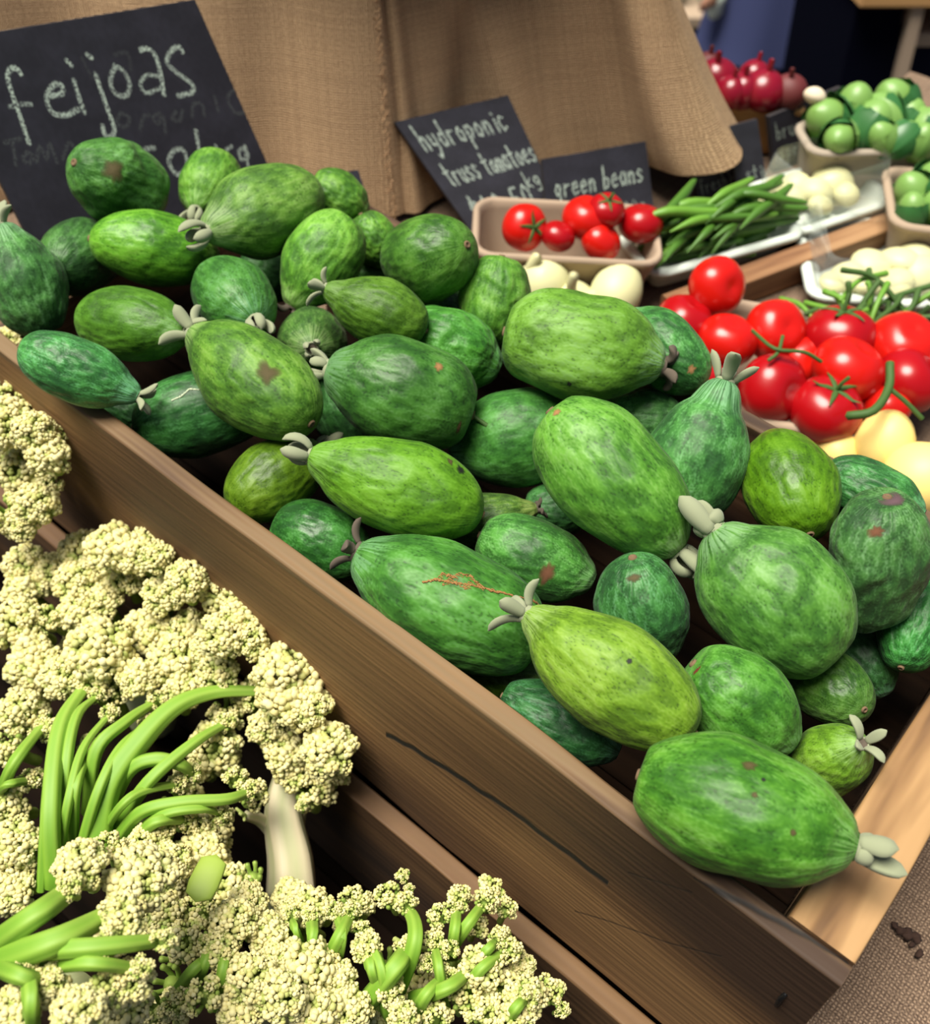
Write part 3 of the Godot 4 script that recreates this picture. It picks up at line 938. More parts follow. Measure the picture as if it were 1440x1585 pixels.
	M.wood_orange = wood(512, 128, Color(0.32, 0.20, 0.12), Color(0.48, 0.33, 0.21), Color(0.60, 0.46, 0.32), 6, 4.0, 0.4)
	var ball := ico()
	M.curds = []
	M.stalks = []
	for kind in 3:
		for s in 3: M.curds.append(curd(kind * 3 + s, kind, ball))
		M.stalks.append(stalk(kind, kind))
	M.tomato_meshes = [tomato_mesh(1), tomato_mesh(4), tomato_mesh(9)]
	M.star = calyx_star()
	var dm := MB.new()
	dm.lathe([Vector2(0.11, -0.03), Vector2(0.10, 0.01), Vector2(0.05, 0.0), Vector2(0, -0.01)], 10)
	M.dimple = dm.mesh()

func setting() -> void:
	structure("floor", box_mesh(Vector3(14, 0.2, 14), 0.01), M.concrete, Transform3D(Basis(), Vector3(0, -0.1, -2)))
	structure("wall_back", box_mesh(Vector3(14, 3.5, 0.2), 0.01), M.wall_paint, Transform3D(Basis(), Vector3(0, 1.75, -6.5)))
	# the sloping display: a raised step on the right, a lower one on the left
	var root := thing("display_table", "sloping burlap covered stall table under the crates and punnets", "table", T)
	for part in [[0.012, 0.80, -0.53, 0.42], [0.012, 0.55, -1.16, -0.53], [0.80, 0.93, -0.36, 0.15]]:
		var rows := []
		var uvs := []
		var nu := int((part[1] - part[0]) * 90)
		var nw := int((part[3] - part[2]) * 50)
		for r in nw + 1:
			var row := []
			var ur := []
			for k in nu + 1:
				var u: float = lerpf(part[0], part[1], float(k) / nu)
				var w: float = lerpf(part[3], part[2], float(r) / nw)
				row.append(Vector3(u, noise.get_noise_2d(u * 900.0, w * 900.0) * 0.0012 - 0.0015, w))
				ur.append(Vector2(u, w) * 13.0)
			rows.append(row); uvs.append(ur)
		var b := MB.new()
		b.sheet(rows, uvs)
		obj("burlap_cover", b.mesh(), M.table_burlap, root)
		obj("raised_step", box_mesh(Vector3(part[1] - part[0], 0.16, part[3] - part[2]), 0.003), M.wood_dark, root, Transform3D(Basis(), Vector3((part[0] + part[1]) / 2, -0.0835, (part[2] + part[3]) / 2)))
	obj("lower_board", box_mesh(Vector3(1.75, 0.03, 1.58), 0.004), M.wood_dark, root, Transform3D(Basis(), Vector3(-0.025, -0.18, -0.37)))
	var inv := T.basis.inverse()
	for q in [Vector3(-0.85, 0, 0.36), Vector3(0.8, 0, 0.36), Vector3(-0.85, 0, -1.1), Vector3(0.8, 0, -1.1)]:
		var top := T * Vector3(q.x, -0.195, q.z)
		var leg := obj("leg", box_mesh(Vector3(0.06, top.y, 0.06), 0.004), M.wood_dark, root)
		leg.transform = T.affine_inverse() * Transform3D(Basis(), Vector3(top.x, top.y / 2, top.z))

func crates() -> void:
	# crate of feijoas: side boards run along w, end boards along u
	var lay := Basis(Vector3(0, 0, 1), Vector3(0, 1, 0), Vector3(-1, 0, 0))   # board x to w
	var root := thing("wooden_crate", "worn brown wooden crate that holds the heap of feijoas", "crate", T)
	obj("side_board", board_mesh(0.605, 0.162, 0.0099, 0.0007, 1, 90), M.wood_left, root, Transform3D(Basis(Vector3(0, 0, 1), Vector3(0, 1, 0), Vector3(-1, 0, 0)) * Basis(Vector3.UP, PI), Vector3(0.005, 0.049, -0.3025)))
	obj("side_board", board_mesh(0.507, 0.13, 0.0099, 0.0008, 2, 60), M.wood_right, root, Transform3D(lay, Vector3(0.238, 0.065, -0.2535)))
	obj("end_board", board_mesh(0.2225, 0.129, 0.028, 0.0008, 3, 40), M.wood_front, root, Transform3D(Basis(), Vector3(0.1215, 0.0645, -0.0142)))
	obj("end_board", board_mesh(0.2225, 0.085, 0.016, 0.0008, 4, 40), M.wood_right, root, Transform3D(Basis(), Vector3(0.1215, 0.0425, -0.596)))
	for k in 4: obj("floor_slat", board_mesh(0.559, 0.008, 0.055, 0.0005, 5 + k, 20), M.wood_dark, root, Transform3D(lay, Vector3(0.038 + k * 0.0555, 0.022, -0.3085)))
	for k in 2: obj("bottom_batten", board_mesh(0.2225, 0.020, 0.02, 0.0005, 9 + k, 10), M.wood_dark, root, Transform3D(Basis(), Vector3(0.1215, 0.0115, -0.12 - 0.38 * k)))
	var nail := MB.new()
	nail.tube(PackedVector3Array([Vector3(-0.0005, 0.0776, -0.0125), Vector3(-0.0012, 0.0869, -0.013), Vector3(-0.0005, 0.0917, -0.0127)]), PackedFloat32Array([0.0011, 0.0012, 0.0010]), 6)
	obj("staple", nail.mesh(), M.staple, root)
	# crate of cauliflowers, one step lower
	var c2 := thing("wooden_crate", "low wooden crate full of cauliflowers left of the feijoa crate", "crate", T)
	obj("side_board", board_mesh(0.80, 0.125, 0.012, 0.0008, 11, 70), M.wood_mid, c2, Transform3D(lay, Vector3(-0.0068, -0.0965, -0.27)))
	obj("side_board", board_mesh(0.80, 0.125, 0.012, 0.0008, 12, 30), M.wood_mid, c2, Transform3D(lay, Vector3(-0.36, -0.0985, -0.27)))
	obj("end_board", board_mesh(0.33, 0.124, 0.02, 0.0008, 13, 30), M.wood_mid, c2, Transform3D(Basis(), Vector3(-0.188, -0.099, 0.119)))
	obj("end_board", board_mesh(0.33, 0.124, 0.02, 0.0008, 14, 30), M.wood_mid, c2, Transform3D(Basis(), Vector3(-0.188, -0.099, -0.659)))
	for k in 5: obj("floor_slat", board_mesh(0.75, 0.008, 0.060, 0.0005, 15 + k, 20), M.wood_dark, c2, Transform3D(lay, Vector3(-0.056 - k * 0.066, -0.150, -0.27)))
	# another crate that shows behind the left edge of the big sign
	var c3 := thing("wooden_crate", "brown crate with plank ends behind the big chalkboard's left edge", "crate", T)
	for k in 2: obj("end_board", board_mesh(0.30, 0.07, 0.014, 0.0008, 21 + k, 30), M.wood_right, c3, Transform3D(Basis(), Vector3(-0.05, 0.036 + k * 0.073, -0.79)))
	for s in 2: obj("side_board", board_mesh(0.06, 0.143, 0.012, 0.0008, 24 + s, 10), M.wood_right, c3, Transform3D(lay, Vector3(-0.19 + s * 0.28, 0.0725, -0.828)))
	# crumbs of soil on the cloth by the front board
	var k2 := 0
	for p in [Vector3(0.1038, 0.002, 0.0245), Vector3(0.1051, 0.002, 0.0284), Vector3(0.104, 0.002, 0.0213), Vector3(0.0993, 0.002, 0.0332), Vector3(0.1041, 0.002, 0.0174), Vector3(0.1009, 0.002, 0.0283)]:
		var cb := MB.new()
		cb.ball(Vector3.ZERO, Vector3(0.0035, 0.002, 0.0028) * (1.0 - 0.1 * k2), Color.WHITE, 8)
		for q in cb.v.size(): cb.v[q] *= 1.0 + 0.5 * noise.get_noise_3d(cb.v[q].x * 60000.0, cb.v[q].y * 60000.0 + k2 * 90.0, cb.v[q].z * 60000.0)
		var o := obj("soil_crumb", cb.mesh(), M.crumb, null, T * Transform3D(Basis(Vector3.UP, k2 * 1.1), p))
		tag(o, "dark crumb of soil on the burlap beside the crate's front corner", "crumb", "soil crumbs on the burlap")
		k2 += 1

func cauliflowers() -> void:
	head("cauliflower cut by the photo's left edge, highest up beside the crate wall", Vector3(0.0089, 0, -0.5984), [
		[Vector3(0.0119, 0.0905, -0.5473), 0.01692, 0, Vector3(0, 0, 0)],
		[Vector3(0.0006, 0.0887, -0.5224), 0.01581, 1, Vector3(0, 0, 0)],
		[Vector3(-0.0164, 0.091, -0.5129), 0.01701, 0, Vector3(0, 0, 0)],
		[Vector3(-0.0142, 0.1021, -0.4856), 0.01283, 0, Vector3(0, 0, 0)],
		[Vector3(-0.0151, 0.092, -0.4744), 0.01364, 0, Vector3(0, 0, 0)],
		[Vector3(-0.0218, 0.0583, -0.5082), 0.01563, 1, Vector3(0, 0, 0)],
		[Vector3(-0.0309, 0.0633, -0.4754), 0.01369, 0, Vector3(0, 0, 0)],
		[Vector3(-0.0436, 0.0539, -0.4876), 0.01309, 1, Vector3(0, 0, 0)],
		[Vector3(-0.016, 0.0575, -0.4872), 0.0089, 1, Vector3(0, 0, 0)],
		[Vector3(0.0284, 0.086, -0.577), 0.01087, 0, Vector3(0, 0, 0)],
		[Vector3(-0.0031, 0.0933, -0.4826), 0.00771, 2, Vector3(0.1326, 0, -0.0234)],
		[Vector3(-0.0422, 0.0525, -0.4784), 0.01089, 0, Vector3(0, 0, 0)]], [])
	head("biggest cauliflower with tight cream florets in the middle of the left crate", Vector3(-0.0309, -0.043, -0.4259), [
		[Vector3(-0.0477, 0.0104, -0.4883), 0.01373, 0, Vector3(0, 0, 0)],
		[Vector3(-0.0586, 0.005, -0.4755), 0.0136, 0, Vector3(0, 0, 0)],
		[Vector3(-0.0402, 0.0064, -0.4729), 0.01451, 0, Vector3(0, 0, 0)],
		[Vector3(-0.0201, 0.0155, -0.4646), 0.01605, 0, Vector3(0, 0, 0)],
		[Vector3(-0.0172, 0.0439, -0.4302), 0.01712, 0, Vector3(0, 0, 0)],
		[Vector3(-0.0074, 0.0456, -0.4152), 0.01554, 0, Vector3(0, 0, 0)],
		[Vector3(-0.0368, 0.0186, -0.4458), 0.01558, 0, Vector3(0, 0, 0)],
		[Vector3(-0.0221, 0.0112, -0.4441), 0.01438, 0, Vector3(0, 0, 0)],
		[Vector3(-0.0168, 0.0211, -0.4251), 0.01283, 0, Vector3(0, 0, 0)],
		[Vector3(-0.0094, 0.0584, -0.3969), 0.01062, 1, Vector3(0, 0, 0)],
		[Vector3(-0.0497, 0.0144, -0.431), 0.01246, 0, Vector3(0, 0, 0)],
		[Vector3(-0.0346, 0.0149, -0.4272), 0.01257, 0, Vector3(0, 0, 0)],
		[Vector3(-0.0759, 0.0138, -0.4514), 0.01668, 0, Vector3(0, 0, 0)],
		[Vector3(-0.063, 0.0127, -0.4413), 0.01098, 1, Vector3(0, 0, 0)],
		[Vector3(-0.0167, 0.036, -0.3896), 0.01266, 0, Vector3(0, 0, 0)],
		[Vector3(-0.0095, 0.0588, -0.3711), 0.01342, 0, Vector3(0, 0, 0)],
		[Vector3(0.0087, 0.0483, -0.376), 0.00924, 1, Vector3(0, 0, 0)],
		[Vector3(0.0068, 0.045, -0.3594), 0.01598, 0, Vector3(0, 0, 0)],
		[Vector3(0.0065, 0.0545, -0.3436), 0.01196, 0, Vector3(0, 0, 0)],
		[Vector3(-0.0306, 0.0155, -0.3908), 0.01555, 0, Vector3(0, 0, 0)],
		[Vector3(-0.0178, 0.0193, -0.3707), 0.01379, 0, Vector3(0, 0, 0)],
		[Vector3(-0.0183, 0.0498, -0.3348), 0.01434, 0, Vector3(0, 0, 0)],
		[Vector3(-0.0034, 0.0477, -0.3359), 0.01338, 0, Vector3(0, 0, 0)],
		[Vector3(-0.0097, 0.0491, -0.3211), 0.01026, 1, Vector3(0, 0, 0)],
		[Vector3(-0.0603, 0.0215, -0.3949), 0.02099, 0, Vector3(0, 0, 0)],
		[Vector3(-0.0852, 0.0082, -0.4263), 0.01711, 0, Vector3(0, 0, 0)],
		[Vector3(-0.0367, 0.0147, -0.3625), 0.01626, 0, Vector3(0, 0, 0)],
		[Vector3(-0.0203, 0.0232, -0.3504), 0.0113, 0, Vector3(0, 0, 0)],
		[Vector3(-0.0561, 0.0181, -0.3684), 0.01186, 0, Vector3(0, 0, 0)],
		[Vector3(-0.0828, 0.0139, -0.403), 0.01261, 0, Vector3(0, 0, 0)],
		[Vector3(-0.0265, 0.0211, -0.3352), 0.01254, 1, Vector3(0, 0, 0)],
		[Vector3(-0.0521, -0.0214, -0.4052), 0.01239, 3, Vector3(0, 0, 0)],
		[Vector3(-0.0547, -0.0197, -0.4861), 0.01542, 0, Vector3(0, 0, 0)],
		[Vector3(-0.0761, -0.0258, -0.4372), 0.01516, 3, Vector3(0, 0, 0)],
		[Vector3(-0.0596, -0.0201, -0.4299), 0.0159, 0, Vector3(0, 0, 0)],
		[Vector3(-0.0573, -0.0257, -0.4896), 0.01491, 3, Vector3(0, 0, 0)]], [])
	head("cauliflower with long bright green stems bared toward the camera", Vector3(-0.0955, -0.053, -0.3607), [
		[Vector3(-0.0085, 0.0393, -0.2978), 0.02036, 0, Vector3(0, 0, 0)],
		[Vector3(-0.0126, 0.0322, -0.2896), 0.01964, 0, Vector3(0, 0, 0)],
		[Vector3(-0.0125, 0.0353, -0.2763), 0.01228, 0, Vector3(0, 0, 0)],
		[Vector3(-0.0278, 0.0085, -0.2983), 0.01106, 0, Vector3(0, 0, 0)],
		[Vector3(-0.0279, -0.0033, -0.2835), 0.01387, 0, Vector3(0, 0, 0)],
		[Vector3(-0.0536, 0.0022, -0.3124), 0.01577, 1, Vector3(0, 0, 0)],
		[Vector3(-0.0426, 0.0113, -0.3483), 0.01264, 1, Vector3(0, 0, 0)],
		[Vector3(-0.0338, 0.0016, -0.323), 0.01198, 1, Vector3(0, 0, 0)],
		[Vector3(-0.0748, 0.0083, -0.3077), 0.0087, 1, Vector3(0, 0, 0)],
		[Vector3(-0.1099, 0.01, -0.406), 0.01378, 1, Vector3(0, 0, 0)],
		[Vector3(-0.1063, 0.0051, -0.3937), 0.01037, 2, Vector3(-0.092, 0, -0.0883)],
		[Vector3(-0.067, 0.0036, -0.3832), 0.01278, 2, Vector3(-0.0098, 0, -0.1298)],
		[Vector3(-0.0728, 0.0132, -0.3884), 0.01053, 2, Vector3(-0.0302, 0, -0.1373)],
		[Vector3(-0.1271, 0.0094, -0.3642), 0.00598, 2, Vector3(-0.092, 0, -0.0211)],
		[Vector3(-0.058, 0.0031, -0.2765), 0.01003, 2, Vector3(0.1577, 0, -0.006)],
		[Vector3(-0.0607, 0.015, -0.2852), 0.00728, 2, Vector3(0.1373, 0, -0.0241)],
		[Vector3(-0.0769, 0.0078, -0.2748), 0.00524, 2, Vector3(0.1282, 0, 0.0241)],
		[Vector3(-0.088, 0.0074, -0.2811), 0.00877, 1, Vector3(0, 0, 0)],
		[Vector3(-0.1049, 0.0188, -0.2899), 0.00761, 1, Vector3(0, 0, 0)],
		[Vector3(-0.0995, 0.0034, -0.2701), 0.01469, 0, Vector3(0, 0, 0)],
		[Vector3(-0.1023, -0.0009, -0.2472), 0.01575, 0, Vector3(0, 0, 0)],
		[Vector3(-0.1568, 0.0112, -0.3409), 0.01512, 0, Vector3(0, 0, 0)],
		[Vector3(-0.1705, 0.001, -0.3285), 0.01315, 0, Vector3(0, 0, 0)],
		[Vector3(-0.1467, 0.0033, -0.3673), 0.01312, 1, Vector3(0, 0, 0)],
		[Vector3(-0.1131, 0.0154, -0.2737), 0.01122, 0, Vector3(0, 0, 0)],
		[Vector3(-0.0162, 0.0077, -0.3174), 0.01224, 1, Vector3(0, 0, 0)],
		[Vector3(-0.1257, 0.0031, -0.3947), 0.01226, 2, Vector3(-0.1282, 0, -0.0603)],
		[Vector3(-0.1145, 0.0171, -0.2897), 0.01069, 0, Vector3(0, 0, 0)],
		[Vector3(-0.1033, -0.0211, -0.419), 0.01391, 0, Vector3(0, 0, 0)],
		[Vector3(-0.1008, -0.0353, -0.3057), 0.01369, 3, Vector3(0, 0, 0)],
		[Vector3(-0.0931, -0.03, -0.3135), 0.01438, 3, Vector3(0, 0, 0)],
		[Vector3(-0.0545, -0.0324, -0.4306), 0.01425, 1, Vector3(0, 0, 0)],
		[Vector3(-0.0982, -0.0219, -0.4248), 0.01657, 0, Vector3(0, 0, 0)],
		[Vector3(-0.1574, -0.0221, -0.3773), 0.01452, 3, Vector3(0, 0, 0)],
		[Vector3(-0.0481, -0.0302, -0.3231), 0.01521, 1, Vector3(0, 0, 0)],
		[Vector3(-0.092, -0.0302, -0.2797), 0.01156, 0, Vector3(0, 0, 0)],
		[Vector3(-0.0813, -0.0255, -0.2889), 0.01282, 1, Vector3(0, 0, 0)],
		[Vector3(-0.0803, -0.0225, -0.3122), 0.0147, 1, Vector3(0, 0, 0)],
		[Vector3(-0.1121, -0.0262, -0.286), 0.01283, 1, Vector3(0, 0, 0)],
		[Vector3(-0.0771, 0.014, -0.3891), 0.00791, 2, Vector3(0, 0, 0)],
		[Vector3(-0.105, 0.014, -0.3793), 0.00802, 2, Vector3(0, 0, 0)],
		[Vector3(-0.077, 0.014, -0.379), 0.00623, 2, Vector3(0, 0, 0)],
		[Vector3(-0.058, 0.014, -0.3522), 0.00678, 2, Vector3(0, 0, 0)],
		[Vector3(-0.0986, 0.014, -0.3567), 0.00683, 2, Vector3(0, 0, 0)],
		[Vector3(-0.0832, 0.014, -0.3059), 0.00642, 2, Vector3(0, 0, 0)],
		[Vector3(-0.074, 0.014, -0.3044), 0.00634, 2, Vector3(0, 0, 0)],
		[Vector3(-0.0613, 0.014, -0.2741), 0.00623, 2, Vector3(0, 0, 0)],
		[Vector3(-0.0924, 0.014, -0.2871), 0.00736, 2, Vector3(0, 0, 0)],
		[Vector3(-0.0693, 0.014, -0.3445), 0.00634, 2, Vector3(0, 0, 0)],
		[Vector3(-0.0418, 0.014, -0.313), 0.00688, 2, Vector3(0, 0, 0)],
		[Vector3(-0.0793, 0.014, -0.3649), 0.00684, 2, Vector3(0, 0, 0)],
		[Vector3(-0.0789, 0.014, -0.2768), 0.00678, 2, Vector3(0, 0, 0)],
		[Vector3(-0.1076, 0.014, -0.3859), 0.00597, 2, Vector3(0, 0, 0)],
		[Vector3(-0.131, 0.014, -0.3644), 0.00751, 2, Vector3(0, 0, 0)]], [[[Vector3(-0.157, 0.002, -0.3151), Vector3(-0.1358, 0.0279, -0.3353), Vector3(-0.105, 0.0279, -0.3688), Vector3(-0.0771, 0.014, -0.3891)], [0.00485, 0.00484, 0.00442, 0.00323]],
		[[Vector3(-0.1623, 0.002, -0.3178), Vector3(-0.1346, 0.03, -0.3392), Vector3(-0.105, 0.014, -0.3793)], [0.00226, 0.00258, 0.00209]],
		[[Vector3(-0.1381, 0.002, -0.3309), Vector3(-0.1171, 0.0279, -0.3477), Vector3(-0.0952, 0.0279, -0.3681), Vector3(-0.077, 0.014, -0.379)], [0.00266, 0.00298, 0.00274, 0.00178]],
		[[Vector3(-0.1321, 0.002, -0.3134), Vector3(-0.1087, 0.0234, -0.3261), Vector3(-0.0815, 0.0292, -0.3316), Vector3(-0.0568, 0.0292, -0.3331), Vector3(-0.0361, 0.0234, -0.3274), Vector3(-0.0152, 0.014, -0.3134)], [0.00727, 0.00661, 0.00608, 0.00484, 0.00388, 0.00288]],
		[[Vector3(-0.1215, 0.002, -0.3334), Vector3(-0.1011, 0.0279, -0.3443), Vector3(-0.08, 0.0279, -0.3466), Vector3(-0.058, 0.014, -0.3522)], [0.00372, 0.00369, 0.00308, 0.00214]],
		[[Vector3(-0.1353, 0.002, -0.3277), Vector3(-0.1204, 0.03, -0.3346), Vector3(-0.0986, 0.014, -0.3567)], [0.00299, 0.00294, 0.00207]],
		[[Vector3(-0.123, 0.002, -0.3188), Vector3(-0.1121, 0.0279, -0.3101), Vector3(-0.1005, 0.0279, -0.3089), Vector3(-0.0832, 0.014, -0.3059)], [0.00267, 0.00259, 0.00262, 0.00237]],
		[[Vector3(-0.1118, 0.002, -0.3277), Vector3(-0.0954, 0.0253, -0.3241), Vector3(-0.0841, 0.03, -0.3164), Vector3(-0.0765, 0.0253, -0.3069), Vector3(-0.074, 0.014, -0.3044)], [0.00374, 0.00367, 0.00366, 0.00335, 0.00238]],
		[[Vector3(-0.1208, 0.002, -0.311), Vector3(-0.1069, 0.0253, -0.3017), Vector3(-0.0912, 0.03, -0.2886), Vector3(-0.0743, 0.0253, -0.2748), Vector3(-0.0613, 0.014, -0.2741)], [0.004, 0.00357, 0.00324, 0.00295, 0.00236]],
		[[Vector3(-0.1168, 0.002, -0.3031), Vector3(-0.1063, 0.03, -0.2898), Vector3(-0.0924, 0.014, -0.2871)], [0.00366, 0.0032, 0.00265]],
		[[Vector3(-0.1401, 0.002, -0.3176), Vector3(-0.1157, 0.0279, -0.3244), Vector3(-0.0923, 0.0279, -0.3359), Vector3(-0.0693, 0.014, -0.3445)], [0.00296, 0.00294, 0.00269, 0.00211]],
		[[Vector3(-0.1197, 0.002, -0.3151), Vector3(-0.0942, 0.0279, -0.3104), Vector3(-0.0647, 0.0279, -0.3099), Vector3(-0.0418, 0.014, -0.313)], [0.00401, 0.00362, 0.00304, 0.00211]],
		[[Vector3(-0.1465, 0.002, -0.3249), Vector3(-0.1272, 0.0279, -0.3322), Vector3(-0.1047, 0.0279, -0.3502), Vector3(-0.0793, 0.014, -0.3649)], [0.00263, 0.0026, 0.00235, 0.00176]],
		[[Vector3(-0.1176, 0.002, -0.3073), Vector3(-0.1018, 0.0279, -0.2913), Vector3(-0.0869, 0.0279, -0.2794), Vector3(-0.0789, 0.014, -0.2768)], [0.00267, 0.00258, 0.00227, 0.00166]],
		[[Vector3(-0.1452, 0.002, -0.3762), Vector3(-0.1319, 0.03, -0.3691), Vector3(-0.1076, 0.014, -0.3859)], [0.00375, 0.00364, 0.00279]],
		[[Vector3(-0.1443, 0.002, -0.3775), Vector3(-0.1417, 0.03, -0.3612), Vector3(-0.131, 0.014, -0.3644)], [0.00273, 0.00228, 0.00202]]])
	head("cauliflower with one pale floret on a thick bare stalk beside the crate wall", Vector3(-0.0537, -0.075, -0.2669), [
		[Vector3(-0.0198, 0.0209, -0.2572), 0.01655, 0, Vector3(0, 0, 0)],
		[Vector3(-0.0283, -0.0209, -0.263), 0.01329, 1, Vector3(0, 0, 0)],
		[Vector3(-0.0417, -0.0126, -0.2581), 0.00412, 2, Vector3(0.034, 0, -0.1097)],
		[Vector3(-0.0303, -0.0132, -0.2748), 0.01186, 1, Vector3(0, 0, 0)],
		[Vector3(-0.0147, -0.0131, -0.2604), 0.01073, 0, Vector3(0, 0, 0)]], [[[Vector3(-0.0706, -0.05, -0.2396), Vector3(-0.059, -0.0425, -0.2521), Vector3(-0.0439, -0.035, -0.273), Vector3(-0.0261, -0.0275, -0.2831), Vector3(-0.0146, -0.02, -0.2825)], [0.01349, 0.01218, 0.0102, 0.00921, 0.00811]],
		[[Vector3(-0.0488, -0.05, -0.2625), Vector3(-0.0326, -0.04, -0.2727), Vector3(-0.02, -0.03, -0.275), Vector3(-0.0084, -0.02, -0.2753)], [0.00661, 0.00555, 0.00443, 0.00516]],
		[[Vector3(-0.0536, -0.05, -0.268), Vector3(-0.0557, -0.035, -0.2778), Vector3(-0.063, -0.02, -0.2804)], [0.0044, 0.00362, 0.00247]]], true)
	head("blurred nearest cauliflower at the lower left corner with green stems crossing it", Vector3(-0.1835, 0.06, -0.2566), [
		[Vector3(-0.1542, 0.1201, -0.2539), 0.01145, 0, Vector3(0, 0, 0)],
		[Vector3(-0.1399, 0.1077, -0.2565), 0.0078, 1, Vector3(0, 0, 0)],
		[Vector3(-0.1404, 0.1059, -0.238), 0.01478, 0, Vector3(0, 0, 0)],
		[Vector3(-0.1569, 0.1249, -0.2231), 0.01005, 1, Vector3(0, 0, 0)],
		[Vector3(-0.1741, 0.1196, -0.2078), 0.0098, 2, Vector3(0.1073, 0, 0.02)],
		[Vector3(-0.1685, 0.118, -0.2039), 0.00846, 1, Vector3(0, 0, 0)],
		[Vector3(-0.1881, 0.1297, -0.2059), 0.01031, 0, Vector3(0, 0, 0)],
		[Vector3(-0.2019, 0.1204, -0.2264), 0.00961, 0, Vector3(0, 0, 0)],
		[Vector3(-0.19, 0.1232, -0.2239), 0.00831, 1, Vector3(0, 0, 0)],
		[Vector3(-0.168, 0.1303, -0.2164), 0.00699, 2, Vector3(0.0943, 0, -0.0471)],
		[Vector3(-0.1591, 0.0917, -0.2346), 0.01077, 0, Vector3(0, 0, 0)],
		[Vector3(-0.1479, 0.0833, -0.2724), 0.01134, 3, Vector3(0, 0, 0)],
		[Vector3(-0.1735, 0.0829, -0.2132), 0.01118, 1, Vector3(0, 0, 0)],
		[Vector3(-0.1723, 0.0891, -0.2166), 0.01009, 0, Vector3(0, 0, 0)],
		[Vector3(-0.1869, 0.0774, -0.2505), 0.00856, 3, Vector3(0, 0, 0)],
		[Vector3(-0.2093, 0.0871, -0.2468), 0.0087, 3, Vector3(0, 0, 0)],
		[Vector3(-0.1629, 0.127, -0.2454), 0.00589, 2, Vector3(0, 0, 0)],
		[Vector3(-0.1578, 0.127, -0.2261), 0.00485, 2, Vector3(0, 0, 0)],
		[Vector3(-0.1522, 0.127, -0.2036), 0.00567, 2, Vector3(0, 0, 0)],
		[Vector3(-0.1645, 0.127, -0.2016), 0.00531, 2, Vector3(0, 0, 0)],
		[Vector3(-0.1899, 0.127, -0.2348), 0.00473, 2, Vector3(0, 0, 0)],
		[Vector3(-0.1885, 0.127, -0.2225), 0.00551, 2, Vector3(0, 0, 0)]], [[[Vector3(-0.1967, 0.107, -0.2602), Vector3(-0.1792, 0.135, -0.2435), Vector3(-0.1622, 0.119, -0.2494)], [0.00553, 0.0048, 0.00406]],
		[[Vector3(-0.1996, 0.107, -0.256), Vector3(-0.1805, 0.135, -0.2308), Vector3(-0.157, 0.119, -0.2297)], [0.00599, 0.00521, 0.00351]],
		[[Vector3(-0.1903, 0.107, -0.2527), Vector3(-0.1783, 0.1329, -0.2262), Vector3(-0.1652, 0.1329, -0.213), Vector3(-0.1513, 0.119, -0.2067)], [0.00428, 0.0038, 0.00334, 0.00247]],
		[[Vector3(-0.1882, 0.107, -0.2391), Vector3(-0.1761, 0.135, -0.2147), Vector3(-0.1638, 0.119, -0.2048)], [0.00299, 0.00281, 0.00219]],
		[[Vector3(-0.2038, 0.107, -0.2215), Vector3(-0.1975, 0.135, -0.2192), Vector3(-0.1898, 0.119, -0.2386)], [0.0036, 0.00321, 0.00292]],
		[[Vector3(-0.198, 0.107, -0.2542), Vector3(-0.1948, 0.135, -0.2296), Vector3(-0.1882, 0.119, -0.2261)], [0.00399, 0.00325, 0.00217]]])
